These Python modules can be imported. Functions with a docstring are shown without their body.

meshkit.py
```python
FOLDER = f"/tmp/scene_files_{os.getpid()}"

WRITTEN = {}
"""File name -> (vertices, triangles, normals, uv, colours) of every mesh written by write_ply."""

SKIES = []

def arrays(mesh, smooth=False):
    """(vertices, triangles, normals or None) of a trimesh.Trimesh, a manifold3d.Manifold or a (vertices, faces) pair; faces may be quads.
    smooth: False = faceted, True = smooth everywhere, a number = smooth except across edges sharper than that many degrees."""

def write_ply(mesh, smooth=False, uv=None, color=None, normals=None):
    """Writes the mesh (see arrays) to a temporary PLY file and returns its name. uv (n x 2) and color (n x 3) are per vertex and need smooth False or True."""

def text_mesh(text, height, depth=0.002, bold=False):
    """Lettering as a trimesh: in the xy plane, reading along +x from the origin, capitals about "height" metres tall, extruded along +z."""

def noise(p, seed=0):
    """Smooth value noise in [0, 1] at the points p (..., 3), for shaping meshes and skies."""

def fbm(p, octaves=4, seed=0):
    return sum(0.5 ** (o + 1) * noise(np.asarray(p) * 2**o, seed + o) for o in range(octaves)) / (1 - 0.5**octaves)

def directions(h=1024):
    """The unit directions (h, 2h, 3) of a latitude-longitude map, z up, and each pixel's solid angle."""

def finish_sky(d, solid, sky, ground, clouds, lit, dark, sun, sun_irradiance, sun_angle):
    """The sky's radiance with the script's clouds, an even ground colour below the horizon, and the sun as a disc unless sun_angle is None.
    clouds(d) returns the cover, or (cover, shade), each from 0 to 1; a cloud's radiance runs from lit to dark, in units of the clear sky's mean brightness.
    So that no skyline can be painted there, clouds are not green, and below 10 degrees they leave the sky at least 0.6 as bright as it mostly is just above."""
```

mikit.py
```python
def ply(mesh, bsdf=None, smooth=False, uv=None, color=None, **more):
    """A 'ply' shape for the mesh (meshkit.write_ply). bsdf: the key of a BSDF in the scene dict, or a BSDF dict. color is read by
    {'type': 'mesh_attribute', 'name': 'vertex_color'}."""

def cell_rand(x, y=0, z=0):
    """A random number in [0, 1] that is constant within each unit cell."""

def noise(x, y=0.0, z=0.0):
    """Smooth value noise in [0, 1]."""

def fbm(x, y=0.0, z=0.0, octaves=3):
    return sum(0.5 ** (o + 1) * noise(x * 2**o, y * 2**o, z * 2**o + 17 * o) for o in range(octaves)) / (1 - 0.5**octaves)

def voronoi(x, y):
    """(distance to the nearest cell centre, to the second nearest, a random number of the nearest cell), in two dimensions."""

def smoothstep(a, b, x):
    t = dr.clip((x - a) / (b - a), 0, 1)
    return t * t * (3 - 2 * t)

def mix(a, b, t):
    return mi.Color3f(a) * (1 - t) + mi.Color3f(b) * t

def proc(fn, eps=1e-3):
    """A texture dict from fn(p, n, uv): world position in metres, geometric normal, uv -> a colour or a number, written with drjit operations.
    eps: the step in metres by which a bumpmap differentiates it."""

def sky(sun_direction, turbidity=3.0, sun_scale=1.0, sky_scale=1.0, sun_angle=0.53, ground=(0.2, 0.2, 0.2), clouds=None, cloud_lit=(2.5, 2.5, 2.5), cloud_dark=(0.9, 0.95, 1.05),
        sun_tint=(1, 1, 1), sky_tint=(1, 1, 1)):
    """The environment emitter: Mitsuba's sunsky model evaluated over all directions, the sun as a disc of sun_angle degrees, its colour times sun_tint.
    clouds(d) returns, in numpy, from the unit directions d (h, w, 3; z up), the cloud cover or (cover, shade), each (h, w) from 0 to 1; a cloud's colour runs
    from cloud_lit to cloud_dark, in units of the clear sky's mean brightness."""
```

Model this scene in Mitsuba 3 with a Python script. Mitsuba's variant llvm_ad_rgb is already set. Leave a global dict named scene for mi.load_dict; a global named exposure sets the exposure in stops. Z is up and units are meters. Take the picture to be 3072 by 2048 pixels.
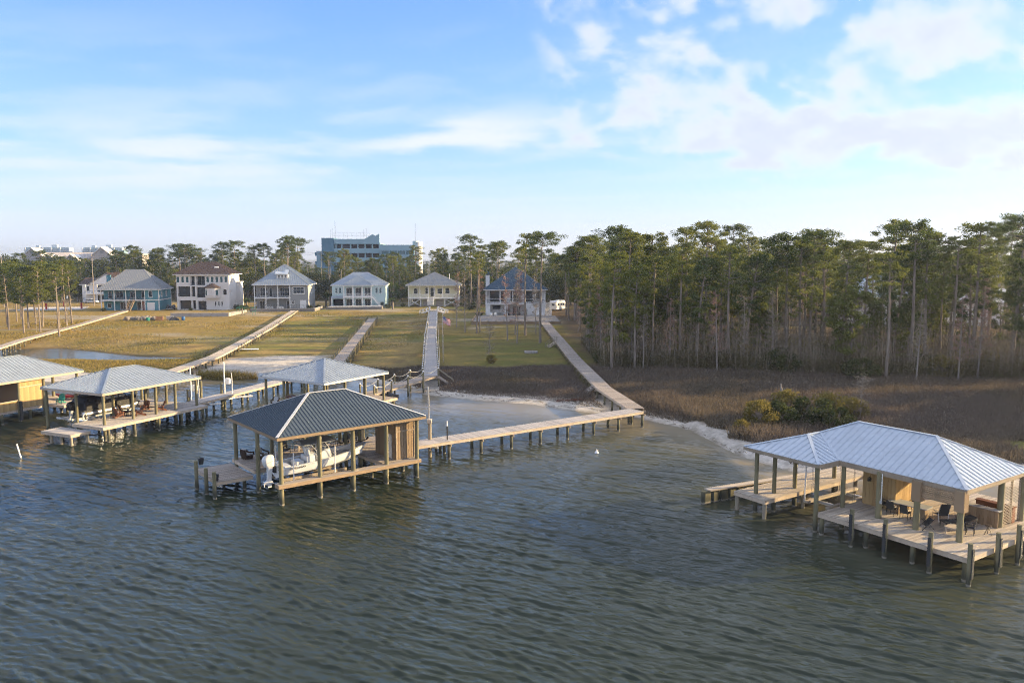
import math, random
import numpy as np, trimesh, shapely
import shapely.geometry as sg
import drjit as dr, mitsuba as mi
import mikit, meshkit

T4 = mi.ScalarTransform4f
R = random.Random(7)
RN = np.random.RandomState(11)
scene, labels = {}, {}

# ------------------------------------------------------------------ camera, sky, exposure
CAM_H = 18.0
PITCH = math.atan(244 / 2350.0)
scene['camera'] = {'type': 'perspective', 'fov': math.degrees(2 * math.atan(1536 / 2350.0)), 'fov_axis': 'x', 'near_clip': 0.5, 'far_clip': 12000.0,
                   'to_world': T4().look_at(origin=[0, 0, CAM_H], target=[0, 100 * math.cos(PITCH), CAM_H - 100 * math.sin(PITCH)], up=[0, 0, 1]),
                   'medium': {'type': 'ref', 'id': 'air'}}
exposure = 3.5
SUN_AZ, SUN_EL = math.radians(9), math.radians(15.5)
SUN = [math.cos(SUN_EL) * math.cos(SUN_AZ), math.cos(SUN_EL) * math.sin(SUN_AZ), math.sin(SUN_EL)]


def sm(a, b, x):
    t = np.clip((x - a) / (b - a), 0, 1)
    return t * t * (3 - 2 * t)


def clouds(d):
    az = np.degrees(np.arctan2(d[..., 0], d[..., 1]))
    el = np.degrees(np.arcsin(np.clip(d[..., 2], 0, 1)))
    lz = np.log(np.maximum(d[..., 2], .035))
    p = np.stack([az * .27 + lz * 1.6, lz * 6.5 - az * .045, 0 * az], -1)          # cells shrink toward the horizon
    w = meshkit.fbm(p * .5 + 3.1, 3, 5)
    pw = p + 1.1 * (w[..., None] - .5)
    puffs = meshkit.fbm(pw * np.array([1.9, 1.5, 1]), 6, 21)
    big = meshkit.fbm(pw * .38 + 4, 3, 9)
    lift = np.clip(el - 16, 0, 60) * .9
    side = sm(0, 9, az + lift + 10 * (w - .5)) * sm(6.2, 9.0, el + 3 * (big - .5))
    bank = np.exp(-((el - 7.6) / 2.2) ** 2) * sm(9, 19, az)
    back = np.maximum(sm(50, 90, np.abs(az)), sm(18.5, 27, el))
    body = puffs * .74 + big * .26 + .17 * bank + .09 * back
    mask = np.clip(np.maximum(np.maximum(side, bank), back), 0, 1)
    cum = sm(.37, .65, body - .15 * (1 - mask)) * sm(.02, .5, mask)
    s = np.stack([az * .07 + lz * .6, lz * 5.5 - az * .05, 0 * az], -1)
    veil = meshkit.fbm(s * 1.5 + .9 * w[..., None] + 8, 6, 33)
    mid = np.exp(-((az + 3.0) / 7.5) ** 2 - ((el - 8.6) / 1.5) ** 2)
    left = np.exp(-((az + 24) / 13) ** 2 - ((el - 6.6) / 2.3) ** 2) * .75
    low = 1 - sm(0, 8.0, el)
    v = sm(.34, .66, veil) * np.clip(mid * .95 + left * .9, 0, 1) + .22 * sm(.38, .7, veil) * (1 - sm(10, 19, el)) + .25 * sm(.35, .65, veil) * sm(20, 34, el)
    haze = .74 * low ** 1.2 + .16 * (1 - sm(4, 18, el))
    cov = 1 - (1 - cum * .86) * (1 - np.clip(v, 0, .9)) * (1 - np.clip(haze, 0, .92))
    cum = cum * np.clip(.72 + .62 * (meshkit.fbm(pw * np.array([4.2, 3.2, 1]), 4, 55) - .25), 0, 1)
    shade = cum * sm(.50, .78, body) * .62
    return np.clip(cov, 0, 1), np.clip(shade, 0, 1)


scene['sky'] = mikit.sky(SUN, turbidity=2.6, clouds=clouds, cloud_lit=(1.8, 1.9, 2.2), cloud_dark=(1.3, 1.38, 1.66), sun_scale=.92, sky_scale=.80, sky_tint=(.64, .82, 1.27), sun_tint=(.90, .96, 1.06))

# ------------------------------------------------------------------ air
scene['air'] = {'type': 'homogeneous', 'albedo': {'type': 'rgb', 'value': [.91, .95, .99]}, 'sigma_t': {'type': 'rgb', 'value': [.00020, .00021, .00024]},
                'phase': {'type': 'hg', 'g': 0.62}}
scene['haze'] = {'type': 'cube', 'to_world': T4().translate([0, 1500, 31]).scale([4200, 2500, 34.5]), 'bsdf': {'type': 'null'}, 'interior': {'type': 'ref', 'id': 'air'}}
labels['haze'] = {'label': 'thin pale sea haze hanging over the whole bay and shore', 'category': 'haze', 'kind': 'stuff'}


# ------------------------------------------------------------------ materials
def rgb(c):
    return {'type': 'rgb', 'value': [float(x) for x in c]}


def plain(key, c, rough=.7, spec=.3, metallic=0., two=True):
    b = {'type': 'principled', 'base_color': rgb(c) if not isinstance(c, dict) else c, 'roughness': rough, 'specular': spec, 'metallic': metallic}
    scene[key] = {'type': 'twosided', 'bsdf': b} if two else b
    return key


N, F, SS, MX = mikit.noise, mikit.fbm, mikit.smoothstep, mikit.mix


def weather(c, amt=.35, scale=1.0, zs=1.0, dark=None):
    dk = dark or [x * (1 - amt) for x in c]
    lt = [min(1, x * (1 + amt * .55)) for x in c]

    def fn(p, n, uv):
        a = F(p.x * 2.1 * scale, p.y * 2.1 * scale, p.z * .6 * zs * scale, 3)
        b = N(p.x * 11 * scale, p.y * 11 * scale, p.z * 2.5 * zs * scale)
        return MX(dk, lt, dr.clip(a * .75 + b * .45 - .1, 0, 1))
    return mikit.proc(fn)


def post_fn(p, n, uv):
    a = F(p.x * 3, p.y * 3, p.z * .8, 3)
    c = MX([.13, .12, .075], [.27, .245, .15], a)
    c = MX(c, [.045, .05, .04], SS(1.15, .35, p.z + .5 * (a - .5)) * .85)
    return MX(c, [.35, .32, .27], SS(.22, .16, p.z + .12 * (a - .5)) * SS(-.05, .06, p.z) * .55)


plain('m_post', mikit.proc(post_fn), .85, .2)
plain('m_post_pale', weather([.33, .29, .22], .35), .85, .2)
for i, c in enumerate([[.32, .27, .225], [.385, .335, .285], [.25, .21, .175], [.35, .295, .235], [.30, .27, .24]]):
    plain(f'm_plank{i}', c, .8, .25)
for i, c in enumerate([[.42, .36, .28], [.50, .43, .34], [.345, .29, .225], [.45, .385, .30], [.40, .355, .30]]):
    plain(f'm_tan{i}', c, .8, .25)
for i, c in enumerate([[.39, .365, .34], [.45, .42, .39], [.32, .30, .28], [.42, .38, .345], [.36, .33, .30]]):
    plain(f'm_pale{i}', c, .75, .25)
for i, c in enumerate([[.27, .195, .125], [.31, .225, .145], [.235, .17, .11]]):
    plain(f'm_board{i}', c, .8, .2)
for i, c in enumerate([[.44, .30, .14], [.48, .335, .16], [.40, .265, .125]]):
    plain(f'm_honey{i}', c, .8, .2)
plain('m_joist', weather([.34, .28, .21], .3), .85, .2)
plain('m_stringer', weather([.52, .43, .33], .25), .8, .2)
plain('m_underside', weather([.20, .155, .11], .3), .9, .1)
plain('m_blue_metal', weather([.070, .094, .116], .16), .45, .4)
plain('m_blue_rib', [.11, .14, .17], .42, .5)
plain('m_galv', weather([.31, .36, .41], .22, .6), .36, .5, .2)
plain('m_pale_metal', weather([.50, .56, .62], .17, .5), .34, .6, .2)
plain('m_trim', [.55, .55, .54], .5, .4)
plain('m_house_metal', weather([.25, .265, .275], .10, .3), .5, .5, .15)
plain('m_navy_metal', weather([.035, .075, .115], .12, .3), .5, .4)
plain('m_brown_roof', weather([.085, .06, .052], .25, .5), .7, .3)
plain('m_white', weather([.80, .79, .77], .07, .4), .6, .3)
plain('m_gelcoat', [.66, .67, .68], .22, .5)
plain('m_grey_boat', [.36, .38, .39], .5, .4)
plain('m_black', [.018, .018, .02], .45, .4)
plain('m_charcoal', [.045, .047, .05], .6, .3)
plain('m_brown_wicker', [.055, .035, .026], .75, .25)
plain('m_red_wood', [.17, .072, .042], .65, .3)
plain('m_cushion', [.55, .57, .58], .9, .1)
plain('m_alu', [.72, .73, .74], .32, .5, .85)
plain('m_pvc', [.82, .82, .81], .45, .4)
plain('m_rope', [.62, .58, .50], .95, .1)
plain('m_teal_wall', weather([.105, .27, .33], .10, .3), .75, .2)
plain('m_grey_wall', weather([.32, .33, .33], .10, .3), .8, .2)
plain('m_pink_wall', weather([.70, .685, .67], .06, .3), .8, .2)
plain('m_mint_wall', weather([.47, .61, .63], .06, .3), .8, .2)
plain('m_yellow_wall', weather([.62, .60, .44], .06, .3), .8, .2)
plain('m_brick', weather([.24, .13, .10], .3, 2), .9, .1)
plain('m_concrete', weather([.42, .40, .375], .2, .6), .9, .15)
plain('m_block', weather([.24, .22, .20], .3, .6), .9, .1)
plain('m_glass', [.028, .042, .052], .06, .7)
plain('m_teal_glass', [.03, .10, .12], .06, .7)
plain('m_dark', [.02, .02, .022], .8, .2)
plain('m_office', weather([.27, .42, .49], .08, .1), .7, .3)
plain('m_office_blue', weather([.10, .215, .30], .10, .1), .7, .3)
plain('m_office_glass', [.06, .16, .18], .12, .6)
plain('m_beige', weather([.47, .43, .40], .06, .15), .8, .2)
plain('m_condo', weather([.66, .70, .72], .06, .08), .7, .2)
plain('m_condo_glass', [.13, .24, .27], .2, .6)
plain('m_green_plastic', [.02, .22, .17], .5, .4)
plain('m_red', [.38, .03, .03], .5, .4)
plain('m_blue_plastic', [.03, .12, .32], .5, .4)
plain('m_wire', [.12, .12, .12], .6, .3)
plain('m_screen_blue', [.05, .12, .28], .5, .4)


def bark_fn(p, n, uv):
    a = F(p.x * 4, p.y * 4, p.z * .9, 3)
    return MX([.14, .115, .095], [.35, .30, .25], a)


plain('m_bark', mikit.proc(bark_fn), .95, .1)
plain('m_bark_pale', [.30, .265, .235], .95, .1)
plain('m_twig', [.27, .225, .17], .95, .1, two=True)
plain('m_twig_red', [.34, .20, .16], .95, .1, two=True)


def leaf(key, a, b, c, f=.35, trans=.9):
    def fn(p, n, uv):
        u = F(p.x * .11 + 5, p.y * .11, p.z * .11, 2)
        v = N(p.x * 1.6, p.y * 1.6, p.z * 1.6)
        return MX(MX(a, b, dr.clip(u * 1.7 - .35, 0, 1)), c, v * f)
    scene[key] = {'type': 'principledthin', 'base_color': mikit.proc(fn), 'roughness': .6, 'diff_trans': trans, 'spec_trans': 0.0, 'eta': 1.4}


leaf('m_needle', [.105, .145, .036], [.175, .20, .052], [.27, .26, .075], .45)
leaf('m_needle_dark', [.070, .105, .036], [.105, .145, .048], [.17, .19, .065], .4)
leaf('m_oak', [.055, .080, .030], [.090, .112, .042], [.15, .145, .06])
leaf('m_bush', [.16, .14, .045], [.24, .20, .055], [.34, .27, .08])
leaf('m_marsh', [.150, .128, .088], [.185, .148, .125], [.27, .215, .165], .55, .6)
leaf('m_gold', [.20, .185, .062], [.36, .25, .09], [.25, .22, .075], .6, .6)
leaf('m_palm', [.05, .085, .03], [.08, .12, .04], [.14, .16, .06])
leaf('m_brush', [.15, .125, .08], [.21, .16, .105], [.15, .17, .065], .7, .8)

# ------------------------------------------------------------------ bay shore, ground heights
SX = np.array([-6000, -150, -100, -70, -48, -44, -38, -34, -30, -24, -18, -11.5, -4.6, 2.4, 7.5, 14.5, 19.3, 20.2, 21, 24, 32, 45, 70, 150, 6000.])
SY = np.array([120, 120, 118, 114, 117.5, 119.5, 125, 128, 124, 117, 110.5, 103, 99, 96, 92, 87.5, 81, 74, 70, 64.5, 61, 60, 58, 52, 40.])
POND = np.array([(-140, 150), (-106, 157), (-92.5, 159), (-83, 154), (-77, 150), (-70, 145.5), (-60, 144), (-59, 140.5), (-68, 138.5), (-81, 140), (-93, 139), (-140, 126)], float)


def polyd(x, y, P):
    P2 = np.roll(P, -1, 0)
    ins, d = np.zeros(np.shape(x), bool), np.full(np.shape(x), 1e9)
    for (ax, ay), (bx, by) in zip(P, P2):
        ins ^= ((ay > y) != (by > y)) & (x < (bx - ax) * (y - ay) / (by - ay + 1e-12) + ax)
        t = np.clip(((x - ax) * (bx - ax) + (y - ay) * (by - ay)) / ((bx - ax) ** 2 + (by - ay) ** 2), 0, 1)
        d = np.minimum(d, np.hypot(x - ax - t * (bx - ax), y - ay - t * (by - ay)))
    return np.where(ins, -d, d)


def inland(x, y):
    return y - np.interp(x, SX, SY)


def ground(x, y):
    x, y = np.asarray(x, float), np.asarray(y, float)
    t = inland(x, y)
    z = np.where(t < 0, np.maximum(-2., t * .07), .5 * sm(0, 7, t) + np.clip((t - 5) * .0155, 0, 1.9))
    pd = polyd(x, y, POND)
    return np.minimum(z, np.where(pd < 0, np.maximum(-.6, pd * .3), pd * .12 + .02 + np.where(pd > 12, 9, 0)))


def gz(x, y):
    return float(ground(x, y))


def lines(*segs):
    out = []
    for a, b, s in segs:
        out.append(np.arange(a, b, s))
    return np.unique(np.round(np.concatenate(out + [[segs[-1][1]]]), 4))


def sheet(xs, ys):
    X, Y = np.meshgrid(xs, ys)
    n, m = len(xs), len(ys)
    i = (np.arange(m - 1)[:, None] * n + np.arange(n - 1)[None, :]).ravel()
    return X, Y, np.concatenate([np.stack([i, i + 1, i + n + 1], 1), np.stack([i, i + n + 1, i + n], 1)])


gx = lines((-6000, -400, 800), (-400, -170, 12), (-170, 100, .9), (100, 300, 10), (300, 6001, 800))
gy = lines((35, 62, 2.5), (62, 260, .8), (260, 340, 4), (340, 700, 30), (700, 6001, 700))
X, Y, FC = sheet(gx, gy)
P3 = np.stack([X, Y, 0 * X], -1)
n1, n2, n3 = meshkit.fbm(P3 * .06, 4, 3), meshkit.fbm(P3 * .35, 3, 8), meshkit.fbm(P3 * np.array([.09, .5, 1]), 3, 15)
Z = ground(X, Y) + (n2 - .5) * .12 * sm(1, 8, inland(X, Y))
tt = inland(X, Y) + (n2 - .5) * 7
pd = polyd(X, Y, POND) + (n2 - .5) * 3


def C(*c):
    return np.array(c)[None, None, :]


def mixc(a, b, t):
    return a * (1 - t[..., None]) + b * t[..., None]


walkA = np.interp(Y, [80, 118, 200, 260], [14, 11, 9, 3])
lawn = mixc(C(.40, .285, .11), C(.22, .215, .065), sm(.42, .62, n1 * .6 + n3 * .4))
lawn = mixc(lawn, C(.21, .145, .08), sm(.50, .66, n2 * .6 + n3 * .4) * .75)
lawn = mixc(lawn, C(.36, .245, .085), sm(-55, -80, X) * sm(.35, .6, n1) * .8)
lawn = mixc(lawn, C(.15, .155, .045), sm(-22, -12, X) * .45)
lawn = mixc(lawn, C(.42, .38, .30), sm(.60, .70, meshkit.fbm(P3 * np.array([.05, .16, 1]), 4, 40)) * sm(150, 190, Y) * .8)
col = lawn
col = mixc(col, C(.14, .11, .08), sm(26, 14, tt) * sm(-23, -14, X) * .85)                # marsh soil
col = mixc(col, C(.17, .125, .08), sm(0, 5, X - walkA + (n2 - .5) * 6) * sm(6, 14, tt))   # forest floor
col = mixc(col, C(.15, .135, .05), sm(.55, .7, n1) * sm(0, 5, X - walkA) * .6)
sandpoly = np.array([(-52, 128), (-50, 137), (-41, 142), (-33, 142), (-29, 131), (-29, 122), (-40, 122), (-50, 118)], float)
sand = C(.66, .60, .51) * (0.85 + .3 * n2[..., None])
col = mixc(col, sand, sm(1.5, -2.0, polyd(X, Y, sandpoly) + (n2 - .5) * 5))
spit = np.array([(-100, 117), (-100, 134), (-75, 136), (-57, 137), (-54, 117)], float)
col = mixc(col, C(.185, .165, .05) * (.8 + .4 * n1[..., None]), sm(2, -3, polyd(X, Y, spit) + (n2 - .5) * 4))
col = mixc(col, sand, sm(9, 5.5, tt - 2.5 * sm(.5, .6, n1)) * sm(-1, 2, Y - 60))
xs_ = np.interp(-Y, [-87.5, -81, -74, -70, -64.5, -60], [14.5, 19.3, 20.2, 21, 24, 34])
col = mixc(col, sand, sm(4.2, 2.6, X - xs_ + (n2 - .5) * 2.5) * sm(12, 14, X) * sm(88.5, 86, Y) * sm(58, 61, Y))
col = mixc(col, C(.19, .18, .055) * (.8 + .4 * n1[..., None]), sm(45, 48, X) * sm(76, 73, Y) * sm(6, 9, inland(X, Y)))
col = mixc(col, C(.30, .25, .18), sm(1.6, .2, inland(X, Y)))                                # wet edge
col = mixc(col, C(.10, .08, .055), sm(2.0, .3, pd) * .8)                                    # muddy pond rim
col = mixc(col, C(.42, .39, .35), sm(3, 1, np.abs(Y - 287 + .06 * X)) * sm(40, 0, X) * .9)    # street
col = mixc(col, C(.11, .10, .05), sm(292, 305, Y))
gcol = np.clip(col, .01, .9).reshape(-1, 3)


def gr_fn(p, n, uv):
    return dr.clip(F(p.x * 1.7, p.y * 1.7, 0, 3) * .6 + N(p.x * 6, p.y * 6, 2.) * .25 - .22, 0, .42)


scene['m_ground'] = {'type': 'blendbsdf', 'weight': mikit.proc(gr_fn),
                     'a': {'type': 'diffuse', 'reflectance': {'type': 'mesh_attribute', 'name': 'vertex_color'}},
                     'b': {'type': 'diffuse', 'reflectance': rgb([.10, .082, .048])}}
gverts = np.stack([X, Y, Z], -1).reshape(-1, 3)
scene['ground'] = mikit.ply(trimesh.Trimesh(gverts, FC, process=False), 'm_ground', smooth=True, color=gcol)
labels['ground'] = {'label': 'tan lawns, sandy beach and brown marsh soil rising from the bay', 'category': 'ground', 'kind': 'structure'}

# ------------------------------------------------------------------ water
wx = lines((-6000, -400, 700), (-400, -75, 10), (-75, -34, .26), (-34, -22, .13), (-22, 22, .092), (22, 34, .13), (34, 75, .26), (75, 300, 10), (300, 6001, 700))
wy = lines((-60, 27, 4), (27, 50, .072), (50, 90, .125), (90, 124, .24), (124, 165, .8), (165, 170, 5))
X, Y, FC = sheet(wx, wy)
Zw = 0 * X
rs = np.random.RandomState(5)
gust = meshkit.fbm(np.stack([X, Y, 0 * X], -1) * np.array([.045, .07, 1]), 3, 77)
for k in range(84):
    lam = 0.23 * 4.0 ** rs.rand() if k < 70 else 1.1 * 2.6 ** rs.rand()
    th = math.radians(63 + (15 if k < 70 else 7) * rs.randn())
    kk = 2 * math.pi / lam
    ph = rs.rand() * 6.28
    s = np.sin(kk * (X * math.cos(th) + Y * math.sin(th)) + ph + 1.2 * gust)
    Zw += (0.0042 * lam ** .80 if k < 70 else .0030 * lam) * (np.exp(1.1 * s) - 1) / 1.2
quiet = sm(0, -9, inland(X, Y)) * .7 + .3
Zw *= (.6 + .9 * gust) * quiet * sm(-400, -120, X) * sm(400, 120, X)
Zw[polyd(X, Y, POND) < 1] *= .12


def wat_fn(p, n, uv):
    sh = mi.Float(0)
    for i in range(1, len(SX) - 1):
        a, b = float(SX[i]), float(SX[i + 1])
        sh = dr.select((p.x >= a) & (p.x < b), float(SY[i]) + (p.x - a) * float((SY[i + 1] - SY[i]) / (b - a)), sh)
    t = sh - p.y
    g = F(p.x * .05, p.y * .05, 0., 2)
    c = MX([.025, .034, .021], [.030, .041, .025], g)
    c = MX(c, [.105, .108, .075], SS(46, 8, t + 14 * (g - .5)) * .85)
    c = MX(c, [.30, .26, .185], SS(15, 0, t + 7 * (g - .5)))
    return dr.select(t < -9, mi.Color3f(.035, .042, .032), c)


def rip_fn(p, n, uv):
    g = F(p.x * .06 + 3, p.y * .09, 0., 2)
    u, v = p.x * .47 + p.y * .88, p.x * .88 - p.y * .47
    a = F(u * 3.6, v * 1.3, 0., 3) + .3 * N(u * 11, v * 5, 3.)
    return a * (.35 + 1.3 * SS(.3, .65, g))


scene['m_water'] = {'type': 'bumpmap', 'arbitrary': mikit.proc(rip_fn, eps=.012), 'scale': .014,
                    'bsdf': {'type': 'roughplastic', 'distribution': 'ggx', 'alpha': .022, 'int_ior': 1.333, 'diffuse_reflectance': mikit.proc(wat_fn)}}
scene['water'] = mikit.ply(trimesh.Trimesh(np.stack([X, Y, Zw], -1).reshape(-1, 3), FC, process=False), 'm_water', smooth=True)
labels['water'] = {'label': 'dark green rippled bay water reaching in under the piers and boathouses', 'category': 'water', 'kind': 'structure'}

# ------------------------------------------------------------------ building blocks
used = {}


def numbered(name):
    n = used.get(name, 0)
    used[name] = n + 1
    return name if n == 0 else f'{name}_{n:03d}'


def thing(name, label=None, cat=None, group=None, kind=None):
    key = numbered(name)
    d = {}
    if label:
        d['label'] = label
    if cat:
        d['category'] = cat
    if group:
        d['group'] = group
    if kind:
        d['kind'] = kind
    labels[key] = d
    return key


def child(parent, name, shape, M=None, label=None, kind=None):
    key = numbered(parent + '__' + name)
    scene[key] = {**shape, 'to_world': M} if M is not None else shape
    if label or kind:
        labels[key] = {k: v for k, v in (('label', label), ('kind', kind)) if v}
    return key


def at(x, y, z=0., deg=0.):
    return T4().translate([x, y, z]).rotate([0, 0, 1], deg)


_unit, _cyl = {}, {}
UB = trimesh.creation.box((1, 1, 1))


def ubox(m):
    if m not in _unit:
        _unit[m] = mikit.ply(UB, m)
    return _unit[m]


def box(parent, name, m, M, c, s, rz=0., ry=0., rx=0., label=None):
    W = M.translate(list(map(float, c)))
    if rz:
        W = W.rotate([0, 0, 1], rz)
    if ry:
        W = W.rotate([0, 1, 0], ry)
    if rx:
        W = W.rotate([1, 0, 0], rx)
    return child(parent, name, ubox(m), W.scale(list(map(float, s))), label)


def ucyl(m, n=12, taper=1.):
    k = (m, n, taper)
    if k not in _cyl:
        a = np.arange(n) * 2 * np.pi / n
        v = np.concatenate([np.stack([np.cos(a), np.sin(a), 0 * a], 1), np.stack([np.cos(a) * taper, np.sin(a) * taper, 0 * a + 1], 1), [[0, 0, 0], [0, 0, 1]]])
        f = []
        for i in range(n):
            j = (i + 1) % n
            f += [(i, j, n + j), (i, n + j, n + i), (2 * n, j, i), (2 * n + 1, n + i, n + j)]
        _cyl[k] = mikit.ply(trimesh.Trimesh(v, f, process=False), m, smooth=40)
    return _cyl[k]


def post(parent, name, M, x, y, z0, z1, r=.14, m='m_post', n=12):
    lean = (R.random() - .5) * .8
    return child(parent, name, ucyl(m, n, .96), M.translate([x, y, z0]).rotate([1, 0, 0], lean).rotate([0, 0, 1], R.random() * 90).scale([r, r, z1 - z0]))


class MB:
    """Collects pieces of one part into one mesh."""

    def __init__(self):
        self.v, self.f, self.n = [], [], 0

    def add(self, v, f):
        v, f = np.asarray(v, float), np.asarray(f, int)
        if f.shape[1] == 4:
            f = np.vstack([f[:, [0, 1, 2]], f[:, [0, 2, 3]]])
        self.v.append(v)
        self.f.append(f + self.n)
        self.n += len(v)
        return self

    def tm(self, t, off=(0, 0, 0)):
        return self.add(np.array(t.vertices) + np.array(off), t.faces)

    def box(self, c, s, rz=0., rx=0., ry=0.):
        v = np.array(UB.vertices) * np.array(s)
        for ang, (i, j) in ((rx, (1, 2)), (ry, (2, 0)), (rz, (0, 1))):
            if ang:
                a = math.radians(ang)
                vi, vj = v[:, i].copy(), v[:, j].copy()
                v[:, i], v[:, j] = vi * math.cos(a) - vj * math.sin(a), vi * math.sin(a) + vj * math.cos(a)
        return self.add(v + np.array(c), UB.faces)

    def beam(self, p, q, w, h, up=(0, 0, 1)):
        p, q = np.array(p, float), np.array(q, float)
        d = q - p
        L = np.linalg.norm(d)
        d = d / L
        s = np.cross(up, d)
        if np.linalg.norm(s) < 1e-6:
            s = np.cross((1, 0, 0), d)
        s /= np.linalg.norm(s)
        t = np.cross(d, s)
        A = np.stack([d * L, s * w, t * h])
        return self.add(np.array(UB.vertices) @ A + (p + q) / 2, UB.faces)

    def tube(self, pts, r, n=6, caps=True):
        pts = np.array(pts, float)
        rr = np.broadcast_to(np.array(r, float), (len(pts),))
        vs = []
        ref = None
        for i, p in enumerate(pts):
            d = pts[min(i + 1, len(pts) - 1)] - pts[max(i - 1, 0)]
            d = d / (np.linalg.norm(d) + 1e-12)
            if ref is None:
                ref = np.array([0, 0, 1.]) if abs(d[2]) < .9 else np.array([1., 0, 0])
            s = np.cross(d, ref)
            s /= np.linalg.norm(s) + 1e-12
            ref = np.cross(s, d)
            a = np.arange(n) * 2 * np.pi / n
            vs.append(p + rr[i] * (np.cos(a)[:, None] * s + np.sin(a)[:, None] * ref))
        k = len(pts)
        v = np.concatenate(vs + [pts[:1], pts[-1:]])
        f = []
        for i in range(k - 1):
            for j in range(n):
                a, b = i * n + j, i * n + (j + 1) % n
                f += [(a, a + n, b + n), (a, b + n, b)]
        if caps:
            for j in range(n):
                f += [(k * n, j, (j + 1) % n), (k * n + 1, (k - 1) * n + (j + 1) % n, (k - 1) * n + j)]
        return self.add(v, f)

    def mesh(self):
        return trimesh.Trimesh(np.concatenate(self.v), np.concatenate(self.f), process=False)

    def ply(self, m, smooth=False):
        return mikit.ply(self.mesh(), m, smooth=smooth)


def loft(sections, closed=True, cap=True):
    """Rings of equal length joined into a skin."""
    S = np.array(sections, float)
    k, n = S.shape[:2]
    f = []
    for i in range(k - 1):
        for j in range(n if closed else n - 1):
            a, b = i * n + j, i * n + (j + 1) % n
            f += [(a, b, b + n), (a, b + n, a + n)]
    v = S.reshape(-1, 3)
    if cap and closed:
        c0, c1 = len(v), len(v) + 1
        v = np.vstack([v, S[0].mean(0), S[-1].mean(0)])
        for j in range(n):
            f += [(c0, (j + 1) % n, j), (c1, (k - 1) * n + j, (k - 1) * n + (j + 1) % n)]
    return trimesh.Trimesh(v, f, process=False)


def rrect(w, h, r, n=4):
    """Rounded rectangle outline in 2-D."""
    out = []
    for cx, cy, a0 in ((w / 2 - r, h / 2 - r, 0), (-w / 2 + r, h / 2 - r, 90), (-w / 2 + r, -h / 2 + r, 180), (w / 2 - r, -h / 2 + r, 270)):
        for i in range(n):
            a = math.radians(a0 + 90 * i / (n - 1))
            out.append((cx + r * math.cos(a), cy + r * math.sin(a)))
    return np.array(out)


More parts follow.
